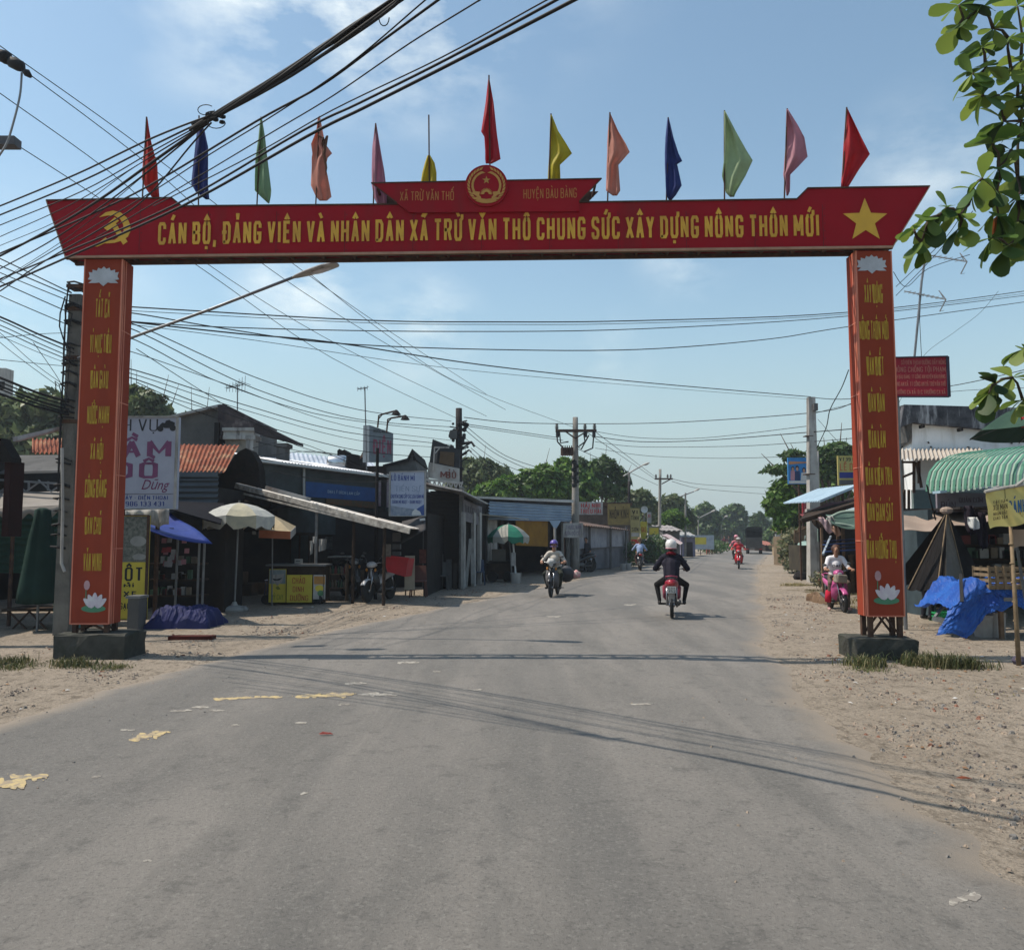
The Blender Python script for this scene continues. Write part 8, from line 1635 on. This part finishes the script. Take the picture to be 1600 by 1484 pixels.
def standing(lab, x, y, yaw, top, leg, vox=.02, sc=1.0):
    P = [('e', (0, 0, .92), (.16, .12, .13), LEG), ('c', (0, 0, .98), .125, (0, 0, 1.2), .14, TOP), ('e', (0, 0, 1.24), (.17, .115, .15), TOP), ('c', (-.14, 0, 1.36), .065, (.14, 0, 1.36), .065, TOP)]
    for s in (-1, 1): P += [('c', (s*.085, 0, .88), .09, (s*.1, .02, .48), .065, LEG), ('c', (s*.1, .02, .48), .06, (s*.11, -.02, .1), .042, LEG), ('c', (s*.11, -.03, .05), .042, (s*.12, .14, .04), .034, SHOE), ('c', (s*.185, 0, 1.34), .058, (s*.24, .0, 1.06), .045, TOP), ('c', (s*.24, 0, 1.06), .04, (s*.22, .12, .85), .03, SK)]+hand((s*.22, .12, .85), (s*.21, .15, .77), s, SK)
    P += head_prims((0, .02, 1.58), (0, 1, 0), True); return person(lab, x, y, yaw, P, [m_skin, top, leg, m_shoe, m_hair, m_lips], vox=vox, sc=sc)
c = gpt(1105, 73); standing('person in bright red standing on the far left verge before the pale board', c.x, c.y, 3.0, MATS['red shirt'], MATS['brick red print'])
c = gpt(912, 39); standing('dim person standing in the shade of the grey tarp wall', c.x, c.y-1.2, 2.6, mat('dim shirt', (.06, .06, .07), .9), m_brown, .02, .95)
# ------------------------------------------------------------------ truck
c = G(1177, 867); ty = 74.0; c = gpt(1177, ty); t = thing('truck', 'dark canvas topped truck seen from behind at the far end of the road', 'truck', c)
rot = Matrix.Rotation(yaw_of(.3, 1), 4, 'Z'); Tm = Matrix.Translation(c) @ rot
def tb(nm, mt, fn, par=None):
    mb = MB(); fn(mb); mb.v = [tuple(Tm @ V(v)) for v in mb.v]; return mb.build(nm, mt, par or t)
wd = .72*0+25*M(0, ty)/2
tb('cargo_bed', mat('truck grey', (.05, .05, .048), .8), lambda m: m.box(-wd, wd, 0, 4.2, .55, 1.55))
tb('canvas_cover', mat('truck canvas', (.015, .018, .016), .9), lambda m: (m.box(-wd-.02, -wd+.04, .1, 4.2, 1.56, 2.35), m.box(wd-.04, wd+.02, .1, 4.2, 1.56, 2.35), m.box(-wd, wd, .2, 4.3, 2.2, 2.35), m.box(-wd, wd, 4.1, 4.25, 1.56, 2.3), m.prism([(-wd, .1, 2.36), (-wd*.7, .1, 2.55), (wd*.7, .1, 2.55), (wd, .1, 2.36)], (0, 4, 0))))
tb('tail_gate', mat('gate grey', (.06, .058, .055), .8, (.04, .038, .036), 4), lambda m: [m.box(-wd, wd, -.05, -.01, .6+.24*k, .8+.24*k) for k in range(4)])
for k in range(4): tb('hoop', m_dark, lambda m: m.bar((-wd+.1+k*.45, .05, 1.56), (-wd+.1+k*.45, .05, 2.35), .05))
tb('cab', mat('truck cab blue', (.04, .08, .13), .5), lambda m: (m.box(-wd+.05, wd-.05, 4.4, 5.9, .55, 2.15), m.box(-wd+.12, wd-.12, 4.5, 5.7, 2.16, 2.3)))
for s in (-1, 1):
    for yy in (.9, 5.0): tb('wheel', m_black, lambda m: m.lathe([(.2, -.14), (.42, -.14), (.45, 0), (.42, .14), (.2, .14)], (s*(wd-.16), yy, .46), 18, 'x'))
    tb('tail_light', m_lensr, lambda m: m.box(s*(wd-.14)-.1, s*(wd-.14)+.1, -.06, -.02, .45, .54))
tb('bumper', m_rusty, lambda m: m.box(-wd, wd, -.02, .1, .4, .52))
# ------------------------------------------------------------------ trees
def leaves_mesh(name, blobs, n, ls, mt, seed, droop=0.0):
    """n leaf clumps of 3 faces spread through the lobes; blobs = [(cx,cy,cz,rx,ry,rz)]"""
    r = np.random.default_rng(seed); bl = np.array(blobs, float); w = (bl[:, 3]*bl[:, 4]*bl[:, 5])**.7; k = r.choice(len(bl), n, p=w/w.sum())
    d = r.normal(size=(n, 3)); d /= np.linalg.norm(d, axis=1)[:, None]; q = r.random(n)**.33*(.75+.35*r.random(n))
    q *= 1+.2*np.sin(d[:, 0]*7+k*2)*np.cos(d[:, 2]*6+k)+.14*np.sin(d[:, 1]*17+k*5)*np.sin(d[:, 0]*15+k)
    far_ = r.random(n) < .04; q[far_] *= 1.22
    c = bl[k, :3]+d*bl[k, 3:]*q[:, None]
    nrm = d*.7+r.normal(size=(n, 3))*.55+np.array([0, 0, .35]); nrm /= np.linalg.norm(nrm, axis=1)[:, None]
    t = np.cross(nrm, r.normal(size=(n, 3))); t /= np.linalg.norm(t, axis=1)[:, None]; b = np.cross(nrm, t); s = ls*(.55+.9*r.random(n))[:, None]
    V0 = c-t*s*.5; V1 = c+b*s*.3+nrm*s*.1; V2 = c+t*s*.55-np.array([0, 0, droop])*s; V3 = c-b*s*.3+nrm*s*.1
    t2 = (t+b*1.1); t2 /= np.linalg.norm(t2, axis=1)[:, None]; b2 = np.cross(nrm, t2); W0 = c; W1 = c+t2*s*.4+b2*s*.22; W2 = c+t2*s*.85-nrm*s*.15; W3 = c+t2*s*.4-b2*s*.22
    vs = np.stack([V0, V1, V2, V3, W0, W1, W2, W3], 1).reshape(-1, 3)
    me = bpy.data.meshes.new(name); me.vertices.add(len(vs)); me.vertices.foreach_set('co', vs.astype(np.float32).ravel()); nf = n*2
    me.loops.add(nf*4); me.loops.foreach_set('vertex_index', np.arange(nf*4, dtype=np.int32)); me.polygons.add(nf); me.polygons.foreach_set('loop_start', np.arange(0, nf*4, 4, dtype=np.int32)); me.polygons.foreach_set('loop_total', np.full(nf, 4, dtype=np.int32)); me.update(calc_edges=True); me.materials.append(mt); return me
m_bark = mat('bark', (.1, .075, .055), .95, (.055, .042, .032), 6, .5)
def make_tree(label, x, Y, H, blobs, n, ls, mt, seed, trunk=.16, group='trees beyond the street', name='tree', droop=0., cat='tree'):
    t = thing(name, label, cat, (x, Y, 0), group); me = leaves_mesh('crown', blobs, n, ls, mt, seed, droop); o = bpy.data.objects.new('crown', me); COL.objects.link(o); o.parent = t
    rr = random.Random(seed); mb = MB(); top = V((0, 0, H*.55)); mb.tube([V((0, 0, -.1)), V((.05, 0, H*.2)), V((-.05, .05, H*.4)), top], [trunk*1.4, trunk, trunk*.8, trunk*.6], 9)
    for b in blobs:
        e = V(b[:3]); s = V((0, 0, min(H*.3+rr.random()*H*.2, e.z*.8))); m_ = s.lerp(e, .5)+V((0, 0, -.1*(e-s).length)); mb.tube([s, m_, e, e+(e-m_)*.6], [trunk*.5, trunk*.35, trunk*.18, trunk*.06], 6)
    o2 = mb.build('trunk', m_bark, None, True); o2.parent = t; return t
def pxblobs(L_, Y, base):
    """crown lobes measured on the photo: (px, py, rx px, ry px[, dY])"""
    out = []
    for q in L_:
        p = W(q[0], q[1], Y); k = M(0, Y); out.append((p.x-base.x, (q[4] if len(q) > 4 else 0), p.z, q[2]*k, q[2]*k*.8, q[3]*k))
    return out
G1 = leafmat('mango leaves', [(.035, .08, .01), (.08, .17, .018), (.15, .25, .035)], .35)
G2 = leafmat('dark leaves', [(.033, .065, .018), (.06, .11, .03), (.11, .17, .05)], .3)
G3 = leafmat('grey green leaves', [(.055, .085, .03), (.1, .135, .05), (.17, .2, .085)], .35)
G4 = leafmat('yellow green leaves', [(.06, .1, .02), (.11, .17, .035), (.17, .22, .06)], .4)
def ptree(label, L_, Y, cx, n, ls, mt, seed, **k):
    b = gpt(cx, Y); H = max(W(0, q[1]-q[3], Y).z for q in L_); return make_tree(label, b.x, Y, H, pxblobs(L_, Y, b), n, ls, mt, seed, **k)
ptree('broad green tree behind the far left eatery roof', [(30, 650, 45, 32), (80, 640, 45, 28), (20, 690, 55, 35), (105, 655, 30, 25), (-30, 660, 45, 35), (75, 690, 60, 30)], 42, 50, 9000, .42, G3, 1)
ptree('green tree showing just right of the left pillar', [(225, 640, 32, 28), (212, 625, 24, 20), (250, 642, 18, 10), (262, 653, 12, 7), (205, 612, 10, 8), (195, 650, 30, 30), (238, 660, 30, 20), (160, 640, 30, 30)], 40, 205, 7000, .36, G3, 2)
ptree('low treetop peeping over the gabled house roof', [(300, 655, 22, 9), (322, 652, 12, 7)], 46, 305, 1400, .35, G3, 3)
ptree('pale feathery tree right of the dark pole', [(745, 745, 32, 20), (730, 730, 20, 14), (772, 745, 28, 18), (755, 728, 22, 10), (740, 765, 30, 18), (715, 750, 18, 25)], 60, 742, 8500, .42, G3, 4)
ptree('bright mango tree behind the tin shop', [(795, 765, 36, 20), (765, 770, 24, 14), (830, 752, 26, 18), (858, 748, 26, 20), (820, 770, 34, 16), (870, 768, 26, 16), (850, 735, 14, 8)], 50, 820, 14000, .34, G1, 5)
ptree('second bright mango crown left of the crossarm pole', [(885, 742, 24, 20), (905, 755, 28, 22), (880, 725, 12, 9), (900, 775, 30, 14)], 54, 890, 8000, .36, G1, 6)
ptree('tall open tree with gaps right of the crossarm pole', [(925, 735, 18, 15), (945, 728, 20, 14), (962, 740, 14, 10), (935, 755, 22, 14), (918, 765, 20, 16), (950, 765, 20, 12), (975, 752, 12, 8), (905, 722, 12, 8), (968, 768, 14, 10)], 56, 935, 6500, .32, G2, 7)
ptree('green tree behind the tall yellow board', [(985, 785, 22, 16), (1002, 778, 18, 12), (965, 790, 20, 14), (1015, 790, 14, 14)], 70, 990, 5500, .45, G3, 8)
ptree('green tree beside the one sided crossarm pole', [(1048, 790, 22, 16), (1035, 800, 20, 14), (1062, 802, 16, 14), (1050, 815, 22, 14), (1020, 805, 18, 14), (1075, 812, 12, 12)], 80, 1045, 7000, .5, G3, 9)
ptree('small bright leaved tree in front of the grove', [(1050, 808, 16, 10), (1062, 815, 12, 8), (1045, 820, 12, 8)], 66, 1052, 2600, .4, G1, 10)
ptree('rounded grove tree above the far lamps', [(1100, 800, 16, 14), (1088, 812, 16, 14), (1112, 812, 14, 14), (1100, 830, 24, 16), (1080, 828, 16, 14)], 118, 1098, 7000, .65, G2, 11)
ptree('tall rounded grove tree nearest the road gap', [(1148, 800, 16, 12), (1135, 805, 14, 12), (1158, 812, 10, 14), (1145, 822, 20, 16), (1128, 828, 16, 14), (1162, 835, 10, 14)], 135, 1145, 7500, .7, G2, 12)
ptree('low dark grove filling behind the far riders', [(1120, 842, 30, 13), (1150, 845, 24, 11), (1170, 848, 14, 9), (1095, 848, 24, 10)], 150, 1130, 5500, .7, G2, 13)
ptree('hazy tree closing the right side of the road gap', [(1185, 815, 12, 14), (1195, 828, 14, 16), (1180, 838, 12, 12), (1205, 840, 16, 12)], 125, 1190, 5500, .6, G2, 14)
ptree('hazy lower tree behind the right bend', [(1212, 840, 20, 14), (1228, 845, 16, 10)], 100, 1218, 3500, .5, G2, 15)
ptree('big dense green tree on the right behind the tall square pole', [(1222, 775, 22, 24), (1240, 762, 22, 20), (1212, 790, 18, 18), (1250, 785, 26, 28), (1235, 810, 26, 22), (1275, 775, 26, 26), (1228, 760, 16, 14), (1300, 770, 26, 26), (1262, 815, 22, 18), (1290, 740, 24, 18)], 44, 1250, 19000, .3, G1, 16, trunk=.25)
ptree('dark spreading tree rising above the blue billboard', [(1238, 713, 16, 9), (1215, 734, 18, 5), (1290, 712, 18, 12), (1312, 702, 20, 9), (1330, 712, 22, 12), (1295, 735, 18, 14), (1250, 722, 14, 8), (1340, 735, 16, 14), (1318, 722, 18, 12), (1275, 705, 12, 7)], 40, 1300, 6500, .3, G2, 17, trunk=.2)
for i, (px, Y, lab) in enumerate(((1015, 150, 'distant tree line crown left of the crossarm pole foot'), (1065, 165, 'distant tree line crown right of the small bright leaved tree'), (960, 130, 'distant crown behind the brown shop'))): ptree(lab, [(px, 815, 26, 18), (px+18, 822, 20, 14), (px-20, 825, 20, 14), (px, 835, 30, 10)], Y, px, 4000, .8, G2, 30+i)
tl = MB()
# far wooded skyline
wb = []
rr = random.Random(77)
for k in range(60):
    Y = 230+rr.random()*50; px = 860+k*7.5 if k < 44 else 1180+(k-44)*9; p = W(px, 838, Y); h = 4+rr.random()*3.5; wb.append((p.x, Y, h*.55, 6, 4, h*.6))
me = leaves_mesh('woodland', wb, 16000, 1.3, G2, 99); o = bpy.data.objects.new('woodland', me); COL.objects.link(o); tag(o, 'far off wood reading as one dark green band on the horizon', None, None, 'stuff')

# ------------------------------------------------------------------ near tree with large leaves at the right edge
TR = leafmat('large glossy leaves', [(.018, .038, .01), (.04, .085, .016), (.085, .15, .025), (.2, .26, .05), (.03, .06, .014), (.28, .07, .025)], .4, .55)
TR.node_tree.nodes['Color Ramp'].color_ramp.elements[-1].position = 1.0; TR.node_tree.nodes['Color Ramp'].color_ramp.elements[-2].position = .96
t = thing('almond_tree', 'broad leaved tree whose branches hang in at the upper right corner', 'tree', (6.4, 6.6, 0))
root = V((6.4, 6.6, 0)); fork = V((6.0, 6.3, 4.2)); rr = random.Random(44)
mb = MB(); mb.tube([root, V((6.45, 6.55, 1.5)), V((6.2, 6.4, 3)), fork, V((6.1, 6.2, 6.0)), V((5.6, 6, 7.2))], [.2, .17, .15, .13, .1, .06], 12); mb.build('trunk', m_bark, t, smooth=True)
clus = [(1535, 12, 5.6), (1498, 8, 5.6), (1552, 45, 5.7), (1500, 38, 5.6), (1535, 75, 5.7), (1575, 60, 5.8), (1590, 10, 5.9), (1540, 105, 5.7), (1520, 115, 5.6), (1580, 110, 5.9), (1595, 95, 6.0), (1535, 150, 5.7), (1560, 150, 5.8), (1590, 150, 5.9), (1570, 190, 5.9), (1595, 190, 6), (1550, 225, 5.8), (1580, 235, 5.9), (1560, 262, 5.8), (1590, 275, 6), (1535, 280, 5.7), (1558, 300, 5.8), (1590, 310, 5.9), (1520, 295, 5.7), (1500, 335, 5.6), (1480, 325, 5.6), (1452, 340, 5.55), (1428, 358, 5.5), (1440, 378, 5.5), (1500, 355, 5.6), (1560, 335, 5.8), (1590, 345, 5.9), (1550, 372, 5.7), (1575, 385, 5.8), (1598, 370, 5.9), (1556, 600, 6.6), (1582, 590, 6.7), (1545, 615, 6.6), (1598, 625, 6.8), (1600, 545, 6.8), (1640, 60, 6.2), (1650, 200, 6.2), (1640, 300, 6.2), (1660, 380, 6.3), (1660, 580, 6.8), (1630, 10, 6.1), (1640, 620, 6.8)]
LM = MB()
def leaf(mb, p, d, up, Ln):
    d = d.normalized(); s = d.cross(up); s = s.normalized() if s.length > .05 else d.orthogonal().normalized(); u = s.cross(d); rows = []
    for q, w in ((0, .03), (.15, .1), (.38, .24), (.62, .34), (.82, .33), (.94, .2), (1.0, .06)):
        c = p+d*Ln*q-u*Ln*.22*q*q; rows.append((c-s*Ln*w+u*Ln*.06*w*4*.6, c, c+s*Ln*w+u*Ln*.06*w*4*.6))
    vs = [v for r in rows for v in r]; mb.add(vs, [(i*3+j, i*3+j+1, i*3+j+4, i*3+j+3) for i in range(6) for j in (0, 1)])
tw = MB(); pts = [W(*c) for c in clus]
for k in range(110):
    q = V((rr.uniform(4.9, 8.2), rr.uniform(4.6, 8.6), rr.uniform(3.3, 7.8)))
    if q.x/q.y > .72: pts.append(q)
nodes = [W(1700, 20, 6.3), W(1700, 200, 6.3), W(1690, 300, 6.2), W(1720, 600, 6.8)]
limbs = MB()
for nd in nodes: limbs.tube([fork if nd.z > 3.6 else V((6.2, 6.4, 3)), fork.lerp(nd, .5)+V((0, 0, .2 if nd.z > 3.6 else -.6)), nd], [.08, .06, .04], 8)
limbs.build('limb', m_bark, t, smooth=True)
conn = list(nodes); order = sorted(range(len(pts)), key=lambda i: min((pts[i]-n).length for n in nodes))
for i in order:
    p = pts[i]; nb = min(conn, key=lambda q: (q-p).length); mid = nb.lerp(p, .5)+V((rr.uniform(-.03, .03), 0, rr.uniform(-.03, .05))); tw.tube([nb, mid, p], [.014, .01, .006], 6); conn.append(p)
    d0 = (p-nb).normalized(); k = rr.randint(6, 8)
    for j in range(k):
        a = 2*math.pi*j/k+rr.random(); o1 = d0.orthogonal().normalized(); o2 = d0.cross(o1)
        d = (o1*math.cos(a)+o2*math.sin(a))*.85+d0*rr.uniform(.0, .7)+V((0, 0, rr.uniform(-.9, .0))); leaf(LM, p+d*.01, d, V((rr.uniform(-.4, .4), rr.uniform(-.4, .4), 1)), rr.uniform(.1, .23))
tw.build('twig', m_bark, t, smooth=True); LM.build('leaf_canopy', TR, t, smooth=True)

# ------------------------------------------------------------------ haze
hz = MB(); hz.box(-200, 260, -30, 420, -1.5, 40); hm = bpy.data.materials.new('haze air'); hm.use_nodes = True; hn_ = hm.node_tree; hn_.nodes.remove(hn_.nodes['Principled BSDF'])
pv = hn_.nodes.new('ShaderNodeVolumePrincipled'); pv.inputs['Color'].default_value = (.82, .9, 1, 1); pv.inputs['Density'].default_value = .0008; pv.inputs['Anisotropy'].default_value = .2
hn_.links.new(pv.outputs[0], hn_.nodes['Material Output'].inputs['Volume'])
HAZE = True
if HAZE: tag(hz.build('haze', hm), 'thin blue haze in the air over the road', None, None, 'stuff')
